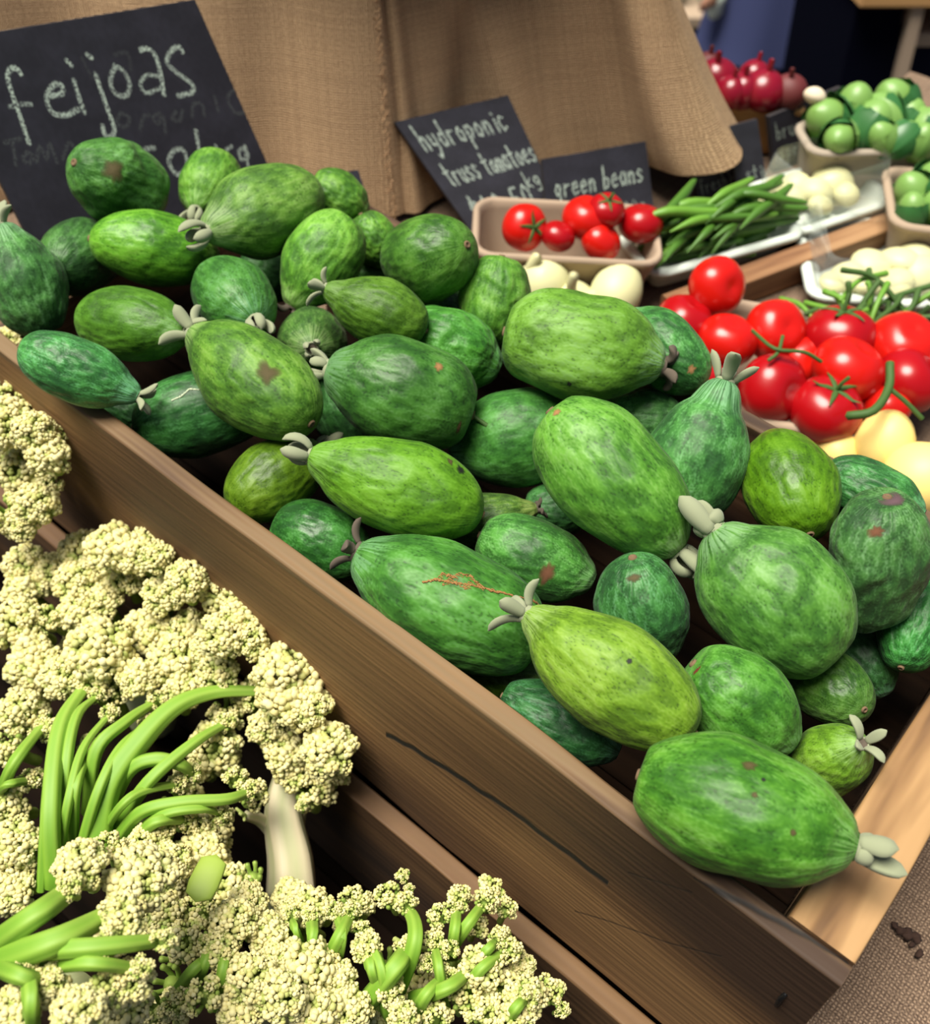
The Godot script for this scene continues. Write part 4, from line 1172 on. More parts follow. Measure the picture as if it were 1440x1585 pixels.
	head("cauliflower with cut green leaf stub in the lower middle of the left crate", Vector3(-0.127, -0.02, -0.2203), [
		[Vector3(-0.1343, 0.0384, -0.2486), 0.01101, 1, Vector3(0, 0, 0)],
		[Vector3(-0.1214, 0.0341, -0.2388), 0.00998, 2, Vector3(-0.0734, 0, -0.1661)],
		[Vector3(-0.1355, 0.0368, -0.2301), 0.01143, 1, Vector3(0, 0, 0)],
		[Vector3(-0.1177, 0.0455, -0.2182), 0.01194, 0, Vector3(0, 0, 0)],
		[Vector3(-0.1099, 0.0378, -0.2051), 0.01035, 0, Vector3(0, 0, 0)],
		[Vector3(-0.1048, 0.0342, -0.2246), 0.00945, 0, Vector3(0, 0, 0)],
		[Vector3(-0.1295, 0.0497, -0.1932), 0.01257, 0, Vector3(0, 0, 0)],
		[Vector3(-0.1398, 0.041, -0.1886), 0.01147, 0, Vector3(0, 0, 0)],
		[Vector3(-0.1109, 0.0328, -0.1815), 0.01694, 0, Vector3(0, 0, 0)],
		[Vector3(-0.1259, 0.0475, -0.1786), 0.01251, 0, Vector3(0, 0, 0)],
		[Vector3(-0.1197, 0.0323, -0.1667), 0.01387, 0, Vector3(0, 0, 0)],
		[Vector3(-0.1074, 0.0255, -0.1576), 0.01186, 0, Vector3(0, 0, 0)],
		[Vector3(-0.1484, 0.0503, -0.2026), 0.00972, 2, Vector3(-0.0678, 0, 0.0235)],
		[Vector3(-0.1651, 0.0338, -0.22), 0.00995, 1, Vector3(0, 0, 0)],
		[Vector3(-0.1557, 0.0397, -0.2132), 0.00772, 2, Vector3(-0.1218, 0, 0.0346)],
		[Vector3(-0.1311, 0.0507, -0.2102), 0.00886, 1, Vector3(0, 0, 0)],
		[Vector3(-0.1157, 0.0405, -0.1934), 0.00847, 0, Vector3(0, 0, 0)],
		[Vector3(-0.1021, 0.0301, -0.1693), 0.0097, 0, Vector3(0, 0, 0)],
		[Vector3(-0.1365, 0.0023, -0.2446), 0.01217, 3, Vector3(0, 0, 0)],
		[Vector3(-0.1506, 0.0056, -0.2344), 0.0119, 3, Vector3(0, 0, 0)],
		[Vector3(-0.0994, 0.0058, -0.2079), 0.00964, 3, Vector3(0, 0, 0)],
		[Vector3(-0.0887, 0.0063, -0.2429), 0.01003, 3, Vector3(0, 0, 0)],
		[Vector3(-0.1325, -0.006, -0.264), 0.01312, 1, Vector3(0, 0, 0)],
		[Vector3(-0.1089, 0.0113, -0.2183), 0.00972, 3, Vector3(0, 0, 0)],
		[Vector3(-0.157, 0.0069, -0.2234), 0.01003, 1, Vector3(0, 0, 0)],
		[Vector3(-0.1, -0.0006, -0.2325), 0.01055, 1, Vector3(0, 0, 0)],
		[Vector3(-0.1072, -0.0056, -0.2385), 0.01015, 3, Vector3(0, 0, 0)],
		[Vector3(-0.1031, -0.0005, -0.1783), 0.01065, 1, Vector3(0, 0, 0)],
		[Vector3(-0.1313, 0.047, -0.2193), 0.00639, 2, Vector3(0, 0, 0)],
		[Vector3(-0.1261, 0.047, -0.2132), 0.00603, 2, Vector3(0, 0, 0)],
		[Vector3(-0.1336, 0.047, -0.2133), 0.00613, 2, Vector3(0, 0, 0)]], [[[Vector3(-0.1463, 0.027, -0.2162), Vector3(-0.1387, 0.055, -0.211), Vector3(-0.1303, 0.039, -0.2222)], [0.00263, 0.00253, 0.00205]],
		[[Vector3(-0.1452, 0.027, -0.2022), Vector3(-0.1356, 0.055, -0.2032), Vector3(-0.125, 0.039, -0.216)], [0.00289, 0.00252, 0.00205]],
		[[Vector3(-0.1537, 0.027, -0.2207), Vector3(-0.1438, 0.055, -0.2127), Vector3(-0.1326, 0.039, -0.2161)], [0.00262, 0.00252, 0.00204]]])
	head("sprouting cauliflower with loose florets on green stems at the crate's lower right", Vector3(-0.0814, -0.033, -0.1541), [
		[Vector3(-0.0855, 0.0281, -0.2012), 0.01072, 1, Vector3(0, 0, 0)],
		[Vector3(-0.0693, 0.0225, -0.189), 0.00908, 1, Vector3(0, 0, 0)],
		[Vector3(-0.0928, 0.0193, -0.2111), 0.00727, 0, Vector3(0, 0, 0)],
		[Vector3(-0.0589, 0.032, -0.1758), 0.00837, 2, Vector3(-0.0057, 0, -0.1695)],
		[Vector3(-0.044, 0.0224, -0.1808), 0.00433, 2, Vector3(0.0144, 0, -0.1992)],
		[Vector3(-0.0484, 0.025, -0.1734), 0.00336, 2, Vector3(0.022, 0, -0.1772)],
		[Vector3(-0.0845, 0.0369, -0.1669), 0.00804, 1, Vector3(0, 0, 0)],
		[Vector3(-0.09, 0.0302, -0.1474), 0.00824, 1, Vector3(0, 0, 0)],
		[Vector3(-0.0337, 0.0215, -0.1534), 0.00674, 2, Vector3(0.0977, 0, -0.1695)],
		[Vector3(-0.0522, 0.0342, -0.1514), 0.00707, 2, Vector3(0.0661, 0, -0.137)],
		[Vector3(-0.0203, 0.0168, -0.1439), 0.00867, 2, Vector3(0.1456, 0, -0.1772)],
		[Vector3(-0.0229, 0.0184, -0.1334), 0.00674, 2, Vector3(0.1657, 0, -0.1513)],
		[Vector3(-0.0607, 0.0371, -0.1375), 0.00576, 2, Vector3(0.0824, 0, -0.0891)],
		[Vector3(-0.0704, 0.0305, -0.1422), 0.00492, 2, Vector3(0.0498, 0, -0.067)],
		[Vector3(-0.0367, 0.0217, -0.1258), 0.00717, 2, Vector3(0.158, 0, -0.1073)],
		[Vector3(-0.0561, 0.0323, -0.1221), 0.01146, 1, Vector3(0, 0, 0)],
		[Vector3(-0.0688, 0.0265, -0.1222), 0.01028, 2, Vector3(0.1025, 0, -0.0259)],
		[Vector3(-0.055, 0.022, -0.1113), 0.01156, 1, Vector3(0, 0, 0)],
		[Vector3(-0.0514, 0.0282, -0.099), 0.01025, 1, Vector3(0, 0, 0)],
		[Vector3(-0.0402, 0.0166, -0.0939), 0.00848, 2, Vector3(0.2299, 0, -0.0259)],
		[Vector3(-0.0416, 0.0164, -0.0847), 0.00466, 2, Vector3(0.25, 0, 0)],
		[Vector3(-0.0964, 0.0397, -0.1333), 0.0077, 1, Vector3(0, 0, 0)],
		[Vector3(-0.0859, 0.0285, -0.1252), 0.0101, 1, Vector3(0, 0, 0)],
		[Vector3(-0.0694, 0.0245, -0.1077), 0.01019, 1, Vector3(0, 0, 0)],
		[Vector3(-0.062, 0.0299, -0.0971), 0.0101, 1, Vector3(0, 0, 0)],
		[Vector3(-0.041, 0.0234, -0.1382), 0.00719, 2, Vector3(0.1197, 0, -0.1245)],
		[Vector3(-0.0392, 0.0209, -0.1102), 0.00649, 0, Vector3(0, 0, 0)],
		[Vector3(-0.0978, -0.0116, -0.1481), 0.01327, 0, Vector3(0, 0, 0)],
		[Vector3(-0.0662, -0.0116, -0.1945), 0.01182, 1, Vector3(0, 0, 0)],
		[Vector3(-0.0532, -0.005, -0.1406), 0.00979, 3, Vector3(0, 0, 0)],
		[Vector3(-0.0707, -0.0136, -0.1489), 0.01392, 0, Vector3(0, 0, 0)],
		[Vector3(-0.0613, -0.0002, -0.1215), 0.01314, 3, Vector3(0, 0, 0)],
		[Vector3(-0.0864, -0.0039, -0.2094), 0.01066, 3, Vector3(0, 0, 0)],
		[Vector3(-0.0931, -0.0028, -0.2117), 0.0119, 3, Vector3(0, 0, 0)],
		[Vector3(-0.0805, -0.0103, -0.2255), 0.01079, 0, Vector3(0, 0, 0)],
		[Vector3(-0.0543, -0.009, -0.1142), 0.00948, 0, Vector3(0, 0, 0)],
		[Vector3(-0.075, -0.0105, -0.1668), 0.01161, 3, Vector3(0, 0, 0)],
		[Vector3(-0.0942, -0.0004, -0.1513), 0.01162, 3, Vector3(0, 0, 0)],
		[Vector3(-0.0575, 0.034, -0.1677), 0.00692, 2, Vector3(0, 0, 0)],
		[Vector3(-0.0856, 0.034, -0.1662), 0.00631, 2, Vector3(0, 0, 0)],
		[Vector3(-0.0903, 0.034, -0.1965), 0.00528, 2, Vector3(0, 0, 0)],
		[Vector3(-0.0759, 0.034, -0.1845), 0.00531, 2, Vector3(0, 0, 0)],
		[Vector3(-0.0967, 0.034, -0.204), 0.00551, 2, Vector3(0, 0, 0)],
		[Vector3(-0.0413, 0.034, -0.149), 0.00693, 2, Vector3(0, 0, 0)],
		[Vector3(-0.0314, 0.034, -0.1398), 0.00707, 2, Vector3(0, 0, 0)],
		[Vector3(-0.0597, 0.034, -0.125), 0.00515, 2, Vector3(0, 0, 0)],
		[Vector3(-0.0724, 0.034, -0.153), 0.00642, 2, Vector3(0, 0, 0)],
		[Vector3(-0.0419, 0.034, -0.1242), 0.006, 2, Vector3(0, 0, 0)],
		[Vector3(-0.0534, 0.034, -0.0982), 0.00686, 2, Vector3(0, 0, 0)],
		[Vector3(-0.0621, 0.034, -0.1455), 0.00592, 2, Vector3(0, 0, 0)],
		[Vector3(-0.0414, 0.034, -0.1169), 0.0068, 2, Vector3(0, 0, 0)],
		[Vector3(-0.0795, 0.034, -0.1748), 0.00585, 2, Vector3(0, 0, 0)],
		[Vector3(-0.0695, 0.034, -0.1321), 0.00537, 2, Vector3(0, 0, 0)],
		[Vector3(-0.0808, 0.034, -0.1902), 0.0054, 2, Vector3(0, 0, 0)]], [[[Vector3(-0.0832, 0.014, -0.1487), Vector3(-0.0719, 0.0399, -0.1495), Vector3(-0.0628, 0.0399, -0.1568), Vector3(-0.0553, 0.026, -0.1698)], [0.00392, 0.00381, 0.00328, 0.00248]],
		[[Vector3(-0.0906, 0.014, -0.1529), Vector3(-0.091, 0.042, -0.1576), Vector3(-0.0838, 0.026, -0.1682)], [0.0033, 0.00289, 0.0024]],
		[[Vector3(-0.099, 0.014, -0.1897), Vector3(-0.098, 0.042, -0.1875), Vector3(-0.0886, 0.026, -0.199)], [0.00276, 0.00264, 0.00306]],
		[[Vector3(-0.0999, 0.014, -0.1816), Vector3(-0.0902, 0.042, -0.1784), Vector3(-0.074, 0.026, -0.1868)], [0.00304, 0.00294, 0.00246]],
		[[Vector3(-0.0995, 0.014, -0.1948), Vector3(-0.1009, 0.042, -0.1954), Vector3(-0.0951, 0.026, -0.2066)], [0.00215, 0.00206, 0.00184]],
		[[Vector3(-0.0557, 0.014, -0.1393), Vector3(-0.0536, 0.042, -0.1404), Vector3(-0.0389, 0.026, -0.1508)], [0.00308, 0.00266, 0.00217]],
		[[Vector3(-0.0577, 0.014, -0.1416), Vector3(-0.0473, 0.042, -0.1376), Vector3(-0.0288, 0.026, -0.1414)], [0.00308, 0.00267, 0.00218]],
		[[Vector3(-0.0819, 0.014, -0.1406), Vector3(-0.0757, 0.042, -0.127), Vector3(-0.0575, 0.026, -0.1264)], [0.0039, 0.00343, 0.00269]],
		[[Vector3(-0.1006, 0.014, -0.1558), Vector3(-0.0844, 0.042, -0.1499), Vector3(-0.0704, 0.026, -0.1549)], [0.00506, 0.00462, 0.00422]],
		[[Vector3(-0.052, 0.014, -0.1303), Vector3(-0.0505, 0.042, -0.1235), Vector3(-0.0394, 0.026, -0.1256)], [0.00245, 0.00234, 0.00182]],
		[[Vector3(-0.0645, 0.014, -0.1007), Vector3(-0.0616, 0.042, -0.098), Vector3(-0.0511, 0.026, -0.0992)], [0.00296, 0.00255, 0.00206]],
		[[Vector3(-0.0754, 0.014, -0.1264), Vector3(-0.0713, 0.042, -0.1346), Vector3(-0.06, 0.026, -0.1472)], [0.00299, 0.0026, 0.00212]],
		[[Vector3(-0.0652, 0.014, -0.1233), Vector3(-0.059, 0.042, -0.1203), Vector3(-0.0389, 0.026, -0.1182)], [0.00301, 0.00261, 0.00212]],
		[[Vector3(-0.0949, 0.014, -0.1449), Vector3(-0.0882, 0.042, -0.1543), Vector3(-0.0776, 0.026, -0.177)], [0.00356, 0.00289, 0.00213]],
		[[Vector3(-0.0893, 0.014, -0.134), Vector3(-0.0833, 0.042, -0.1317), Vector3(-0.0675, 0.026, -0.1336)], [0.00326, 0.00285, 0.00208]],
		[[Vector3(-0.0959, 0.014, -0.177), Vector3(-0.0892, 0.042, -0.1773), Vector3(-0.079, 0.026, -0.1926)], [0.00243, 0.00235, 0.00215]]])
	var lb := MB.new()
	var lc: Vector3 = Vector3(-0.1153, 0.068, -0.2343)
	var a0: Vector3 = Vector3(-0.1231, 0.068, -0.2303) - lc
	var a1: Vector3 = Vector3(-0.1082, 0.068, -0.2372) - lc
	lb.tube(PackedVector3Array([a0 * 1.0, a0.lerp(a1, 0.33), a0.lerp(a1, 0.66), a1]), PackedFloat32Array([0.00625, 0.0071, 0.00682, 0.00625]), 14, Color(0.26, 0.36, 0.05), 0.35)
	var leaf := obj("leaf_stub", lb.mesh(), M.stem, null, T * Transform3D(Basis(), lc))
	tag(leaf, "short cut green leaf stalk lying between cream florets", "leaf")

func signs() -> void:
	var first := []
	first.append([7.75, 0.95, PackedVector2Array([Vector2(0.2334, 0.1233), Vector2(0.2327, 0.1197), Vector2(0.2317, 0.1145), Vector2(0.2299, 0.1094), Vector2(0.2271, 0.1058), Vector2(0.2225, 0.1041), Vector2(0.2168, 0.1034), Vector2(0.2105, 0.104), Vector2(0.2046, 0.1061), Vector2(0.1989, 0.1093), Vector2(0.1931, 0.1138), Vector2(0.1876, 0.1202), Vector2(0.1828, 0.1292), Vector2(0.1788, 0.142), Vector2(0.1755, 0.1577), Vector2(0.1726, 0.1748), Vector2(0.1699, 0.1916), Vector2(0.1673, 0.2082), Vector2(0.1651, 0.2254), Vector2(0.163, 0.2424), Vector2(0.1607, 0.2586), Vector2(0.1582, 0.275), Vector2(0.1555, 0.2917), Vector2(0.153, 0.3063), Vector2(0.1513, 0.3165)])])
	first.append([6.2, 0.7, PackedVector2Array([Vector2(0.1447, 0.2063), Vector2(0.1521, 0.2062), Vector2(0.1628, 0.2059), Vector2(0.1745, 0.2058), Vector2(0.1851, 0.2062), Vector2(0.195, 0.2075), Vector2(0.2049, 0.2095), Vector2(0.2136, 0.2115), Vector2(0.2197, 0.2128)])])
	first.append([7.75, 0.9, PackedVector2Array([Vector2(0.2967, 0.2015), Vector2(0.3059, 0.2022), Vector2(0.3192, 0.2032), Vector2(0.333, 0.2036), Vector2(0.3431, 0.2022), Vector2(0.3491, 0.1978), Vector2(0.3528, 0.1914), Vector2(0.3543, 0.1848), Vector2(0.3535, 0.1797), Vector2(0.35, 0.1761), Vector2(0.344, 0.1731), Vector2(0.3363, 0.1718), Vector2(0.3277, 0.1731), Vector2(0.3171, 0.1776), Vector2(0.3044, 0.1847), Vector2(0.2923, 0.1935), Vector2(0.2835, 0.203), Vector2(0.2784, 0.2144), Vector2(0.2755, 0.2276), Vector2(0.2754, 0.2404), Vector2(0.2784, 0.2504), Vector2(0.2856, 0.2572), Vector2(0.2964, 0.2618), Vector2(0.309, 0.2648), Vector2(0.3213, 0.2664), Vector2(0.3344, 0.266), Vector2(0.3487, 0.2637), Vector2(0.3617, 0.2608), Vector2(0.3708, 0.259)])])
	first.append([7.75, 0.9, PackedVector2Array([Vector2(0.4049, 0.1748), Vector2(0.4031, 0.1838), Vector2(0.4005, 0.1967), Vector2(0.3978, 0.2111), Vector2(0.3954, 0.2245), Vector2(0.3935, 0.2374), Vector2(0.3917, 0.2509), Vector2(0.3902, 0.2628), Vector2(0.3892, 0.2711)])])
	first.append([7.75, 0.9, PackedVector2Array([Vector2(0.4127, 0.1133), Vector2(0.42, 0.1266)])])
	first.append([7.75, 0.95, PackedVector2Array([Vector2(0.4925, 0.1699), Vector2(0.4908, 0.1806), Vector2(0.4885, 0.196), Vector2(0.4859, 0.2136), Vector2(0.4835, 0.2312), Vector2(0.4813, 0.2493), Vector2(0.479, 0.2689), Vector2(0.4769, 0.2879), Vector2(0.4749, 0.3042), Vector2(0.4736, 0.3174), Vector2(0.4727, 0.3285), Vector2(0.4713, 0.3379), Vector2(0.4685, 0.3461), Vector2(0.4636, 0.3533), Vector2(0.4572, 0.3593), Vector2(0.4505, 0.3636), Vector2(0.4445, 0.3656), Vector2(0.4388, 0.3649), Vector2(0.4331, 0.3619), Vector2(0.4285, 0.3574), Vector2(0.4256, 0.3525), Vector2(0.4256, 0.3464), Vector2(0.4277, 0.339), Vector2(0.4304, 0.3319), Vector2(0.4321, 0.3271)])])
	first.append([7.75, 0.9, PackedVector2Array([Vector2(0.4945, 0.1083), Vector2(0.5041, 0.118)])])
	first.append([7.75, 0.8, PackedVector2Array([Vector2(0.5774, 0.1565), Vector2(0.5687, 0.1641), Vector2(0.556, 0.175), Vector2(0.5432, 0.1872), Vector2(0.5343, 0.1985), Vector2(0.5298, 0.2092), Vector2(0.5279, 0.2202), Vector2(0.5285, 0.2303), Vector2(0.5313, 0.2385), Vector2(0.5374, 0.2452), Vector2(0.5465, 0.2507), Vector2(0.5566, 0.254), Vector2(0.566, 0.2541), Vector2(0.5751, 0.25), Vector2(0.5845, 0.2425), Vector2(0.5929, 0.2332), Vector2(0.5989, 0.2237), Vector2(0.6021, 0.2134), Vector2(0.6031, 0.2019), Vector2(0.6025, 0.1906), Vector2(0.6004, 0.1809), Vector2(0.5959, 0.1729), Vector2(0.589, 0.166), Vector2(0.5821, 0.1605), Vector2(0.5774, 0.1565)])])
	first.append([7.75, 0.95, PackedVector2Array([Vector2(0.6976, 0.1257), Vector2(0.7032, 0.1249), Vector2(0.7114, 0.1237), Vector2(0.7201, 0.1234), Vector2(0.7273, 0.1252), Vector2(0.7332, 0.1293), Vector2(0.7385, 0.1351), Vector2(0.7425, 0.1427), Vector2(0.7447, 0.1522), Vector2(0.7444, 0.164), Vector2(0.7423, 0.1779), Vector2(0.7389, 0.1932), Vector2(0.7349, 0.209), Vector2(0.7293, 0.2274), Vector2(0.7224, 0.2478), Vector2(0.7157, 0.2665), Vector2(0.7111, 0.2795)])])
	first.append([6.2, 0.85, PackedVector2Array([Vector2(0.7238, 0.2192), Vector2(0.7162, 0.2162), Vector2(0.7054, 0.2117), Vector2(0.6933, 0.2078), Vector2(0.6818, 0.2068), Vector2(0.6704, 0.2093), Vector2(0.6584, 0.2142), Vector2(0.6478, 0.2206), Vector2(0.6408, 0.2275), Vector2(0.6375, 0.236), Vector2(0.6369, 0.2461), Vector2(0.6396, 0.2555), Vector2(0.646, 0.2616), Vector2(0.6591, 0.2629), Vector2(0.6777, 0.2612), Vector2(0.6961, 0.2583), Vector2(0.7087, 0.2565)])])
	first.append([7.75, 0.9, PackedVector2Array([Vector2(0.8567, 0.1583), Vector2(0.8567, 0.1545), Vector2(0.8567, 0.1491), Vector2(0.8557, 0.1438), Vector2(0.8525, 0.1406), Vector2(0.8464, 0.1398), Vector2(0.838, 0.1403), Vector2(0.8286, 0.1423), Vector2(0.8191, 0.1461), Vector2(0.8082, 0.1521), Vector2(0.796, 0.1601), Vector2(0.7854, 0.1691), Vector2(0.7793, 0.1782), Vector2(0.779, 0.1873), Vector2(0.7828, 0.1967), Vector2(0.7891, 0.2067), Vector2(0.7964, 0.2174), Vector2(0.806, 0.2295), Vector2(0.8182, 0.2427), Vector2(0.8295, 0.2556), Vector2(0.8366, 0.2666), Vector2(0.8389, 0.2758), Vector2(0.8382, 0.2838), Vector2(0.8342, 0.2902), Vector2(0.8269, 0.2948), Vector2(0.8136, 0.2969), Vector2(0.7952, 0.2969), Vector2(0.7771, 0.296), Vector2(0.7647, 0.2954)])])
	first.append([7.75, 0.8, PackedVector2Array([Vector2(0.2775, 0.3923), Vector2(0.2789, 0.4213)])])
	first.append([7.75, 0.8, PackedVector2Array([Vector2(0.5408, 0.4325), Vector2(0.5824, 0.4363)])])
	first.append([7.75, 0.85, PackedVector2Array([Vector2(0.6497, 0.4653), Vector2(0.6421, 0.4703), Vector2(0.631, 0.4773), Vector2(0.6203, 0.4859), Vector2(0.6137, 0.4956), Vector2(0.6121, 0.5084), Vector2(0.6135, 0.5238), Vector2(0.6177, 0.5377), Vector2(0.6244, 0.5459), Vector2(0.6355, 0.547), Vector2(0.6506, 0.5433), Vector2(0.6656, 0.5362), Vector2(0.6769, 0.5273), Vector2(0.6839, 0.5147), Vector2(0.6886, 0.4983), Vector2(0.6904, 0.4824), Vector2(0.6889, 0.471), Vector2(0.6818, 0.4659), Vector2(0.67, 0.4646), Vector2(0.6579, 0.4652), Vector2(0.6497, 0.4653)])])
	first.append([7.75, 0.9, PackedVector2Array([Vector2(0.7709, 0.4244), Vector2(0.7687, 0.4312), Vector2(0.7655, 0.441), Vector2(0.762, 0.4521), Vector2(0.7586, 0.4631), Vector2(0.7552, 0.475), Vector2(0.7516, 0.488), Vector2(0.7483, 0.4998), Vector2(0.746, 0.508)])])
	first.append([6.2, 0.8, PackedVector2Array([Vector2(0.8226, 0.4923), Vector2(0.8132, 0.5515)])])
	first.append([6.2, 0.8, PackedVector2Array([Vector2(0.8846, 0.5118), Vector2(0.8727, 0.5144), Vector2(0.8553, 0.5181), Vector2(0.8385, 0.5228), Vector2(0.8283, 0.5285), Vector2(0.8281, 0.5363), Vector2(0.8339, 0.5459), Vector2(0.8415, 0.5549), Vector2(0.8465, 0.5612)])])
	first.append([6.2, 0.8, PackedVector2Array([Vector2(0.935, 0.5297), Vector2(0.9291, 0.5306), Vector2(0.9204, 0.5319), Vector2(0.9116, 0.534), Vector2(0.9052, 0.5377), Vector2(0.9014, 0.5442), Vector2(0.8989, 0.5528), Vector2(0.8983, 0.5611), Vector2(0.9004, 0.5668), Vector2(0.9068, 0.5697), Vector2(0.9167, 0.5709), Vector2(0.9268, 0.5699), Vector2(0.9339, 0.5664), Vector2(0.9375, 0.5558), Vector2(0.9393, 0.5398), Vector2(0.9391, 0.5272), Vector2(0.9368, 0.5264), Vector2(0.9308, 0.5447), Vector2(0.9218, 0.5758), Vector2(0.9127, 0.6082), Vector2(0.9065, 0.6303)])])
	first.append([6.2, 0.2, PackedVector2Array([Vector2(0.0719, 0.299), Vector2(0.1308, 0.2999)])])
	first.append([6.2, 0.2, PackedVector2Array([Vector2(0.0996, 0.3001), Vector2(0.074, 0.3691)])])
	first.append([6.2, 0.2, PackedVector2Array([Vector2(0.1306, 0.342), Vector2(0.1252, 0.3445), Vector2(0.1173, 0.348), Vector2(0.1097, 0.3522), Vector2(0.1054, 0.3563), Vector2(0.1053, 0.3614), Vector2(0.1079, 0.3672), Vector2(0.112, 0.3721), Vector2(0.1168, 0.3742), Vector2(0.1234, 0.3724), Vector2(0.1318, 0.3678), Vector2(0.1394, 0.3621), Vector2(0.1436, 0.3572), Vector2(0.1429, 0.3529), Vector2(0.1388, 0.3485), Vector2(0.1338, 0.3447), Vector2(0.1306, 0.342)])])
	first.append([6.2, 0.2, PackedVector2Array([Vector2(0.1472, 0.3764), Vector2(0.1542, 0.3667), Vector2(0.1643, 0.3523), Vector2(0.1745, 0.3392), Vector2(0.1817, 0.3334), Vector2(0.1839, 0.3397), Vector2(0.1833, 0.354), Vector2(0.1826, 0.3683), Vector2(0.1848, 0.3751), Vector2(0.1921, 0.369), Vector2(0.2024, 0.3551), Vector2(0.2125, 0.3416), Vector2(0.2191, 0.3368), Vector2(0.2205, 0.3454), Vector2(0.2189, 0.3623), Vector2(0.2162, 0.3804), Vector2(0.2145, 0.3927)])])
	first.append([6.2, 0.18, PackedVector2Array([Vector2(0.2395, 0.3883), Vector2(0.249, 0.3789), Vector2(0.2629, 0.365), Vector2(0.2771, 0.3525), Vector2(0.2878, 0.3473), Vector2(0.2937, 0.3536), Vector2(0.297, 0.3673), Vector2(0.2988, 0.3823), Vector2(0.3002, 0.3925)])])
	first.append([6.2, 0.18, PackedVector2Array([Vector2(0.5189, 0.3029), Vector2(0.5119, 0.3072), Vector2(0.5016, 0.3134), Vector2(0.492, 0.3202), Vector2(0.4874, 0.3264), Vector2(0.4896, 0.333), Vector2(0.4961, 0.3401), Vector2(0.5046, 0.3456), Vector2(0.5126, 0.3475), Vector2(0.5212, 0.3441), Vector2(0.531, 0.3369), Vector2(0.5392, 0.3284), Vector2(0.5431, 0.3213), Vector2(0.5404, 0.3158), Vector2(0.5329, 0.3105), Vector2(0.5246, 0.306), Vector2(0.5189, 0.3029)])])
	first.append([6.2, 0.18, PackedVector2Array([Vector2(0.5628, 0.368), Vector2(0.5692, 0.3605), Vector2(0.5784, 0.3495), Vector2(0.5883, 0.3386), Vector2(0.5967, 0.3311), Vector2(0.6035, 0.3286), Vector2(0.6096, 0.329), Vector2(0.6146, 0.3305), Vector2(0.6182, 0.3314)])])
	first.append([6.2, 0.18, PackedVector2Array([Vector2(0.6628, 0.3347), Vector2(0.6564, 0.3355), Vector2(0.647, 0.3365), Vector2(0.6377, 0.3382), Vector2(0.6318, 0.3413), Vector2(0.6301, 0.347), Vector2(0.6309, 0.3548), Vector2(0.6336, 0.3618), Vector2(0.6378, 0.3653), Vector2(0.6451, 0.3621), Vector2(0.6552, 0.3545), Vector2(0.6646, 0.3479), Vector2(0.6695, 0.3476), Vector2(0.6679, 0.3575), Vector2(0.6619, 0.374), Vector2(0.655, 0.3911), Vector2(0.6504, 0.4027)])])
	first.append([6.2, 0.18, PackedVector2Array([Vector2(0.7272, 0.3436), Vector2(0.7212, 0.3469), Vector2(0.7123, 0.3518), Vector2(0.7041, 0.3571), Vector2(0.7006, 0.3617), Vector2(0.7035, 0.3663), Vector2(0.7104, 0.3712), Vector2(0.7191, 0.3746), Vector2(0.727, 0.3748), Vector2(0.7343, 0.3699), Vector2(0.742, 0.3613), Vector2(0.749, 0.3523), Vector2(0.7538, 0.3462)])])
	first.append([6.2, 0.18, PackedVector2Array([Vector2(0.7813, 0.3736), Vector2(0.7859, 0.3656), Vector2(0.7925, 0.3539), Vector2(0.8001, 0.3424), Vector2(0.8079, 0.3351), Vector2(0.8167, 0.333), Vector2(0.8266, 0.334), Vector2(0.8355, 0.3374), Vector2(0.8409, 0.3426), Vector2(0.8414, 0.3509), Vector2(0.8384, 0.3622), Vector2(0.8343, 0.3732), Vector2(0.8317, 0.3809)])])
	first.append([6.2, 0.18, PackedVector2Array([Vector2(0.9049, 0.3308), Vector2(0.8945, 0.3826)])])
	first.append([6.2, 0.2, PackedVector2Array([Vector2(1.0112, 0.3242), Vector2(1.0001, 0.3266), Vector2(0.9839, 0.3297), Vector2(0.9678, 0.3347), Vector2(0.9571, 0.3426), Vector2(0.9527, 0.3558), Vector2(0.952, 0.373), Vector2(0.9548, 0.3899), Vector2(0.9606, 0.4023), Vector2(0.972, 0.4085), Vector2(0.9882, 0.4109), Vector2(1.0043, 0.4114), Vector2(1.0153, 0.412)])])
	first.append([6.2, 0.12, PackedVector2Array([Vector2(0.593, 0.1243), Vector2(0.6036, 0.1238), Vector2(0.6193, 0.1227), Vector2(0.6344, 0.1232), Vector2(0.6436, 0.1274), Vector2(0.644, 0.138), Vector2(0.6391, 0.1531), Vector2(0.6325, 0.1681), Vector2(0.6282, 0.1784)])])
	first.append([6.2, 0.12, PackedVector2Array([Vector2(0.4706, 0.1146), Vector2(0.4732, 0.1768)])])
	sign_board("big chalkboard lettered feijoas in pale chalk, standing behind the heap of feijoas", [Vector3(0.1067, 0.2028, -0.7124), Vector3(0.2853, 0.1818, -0.6774), Vector3(0.293, 0.002, -0.5916), Vector3(0.0975, 0.002, -0.6191)], chalkboard(768, 640, first, 1))
	var second := lettering("hydroponic", Vector2(0.07, 0.09), Vector2(0.088, 0.17), 5.6)
	second.append_array(lettering("truss tomatoes", Vector2(0.09, 0.40), Vector2(0.070, 0.16), 5.4))
	second.append_array(lettering("$10.50", Vector2(0.11, 0.71), Vector2(0.125, 0.20), 5.8))
	second.append_array(lettering("kg", Vector2(0.76, 0.64), Vector2(0.09, 0.11), 4.0))
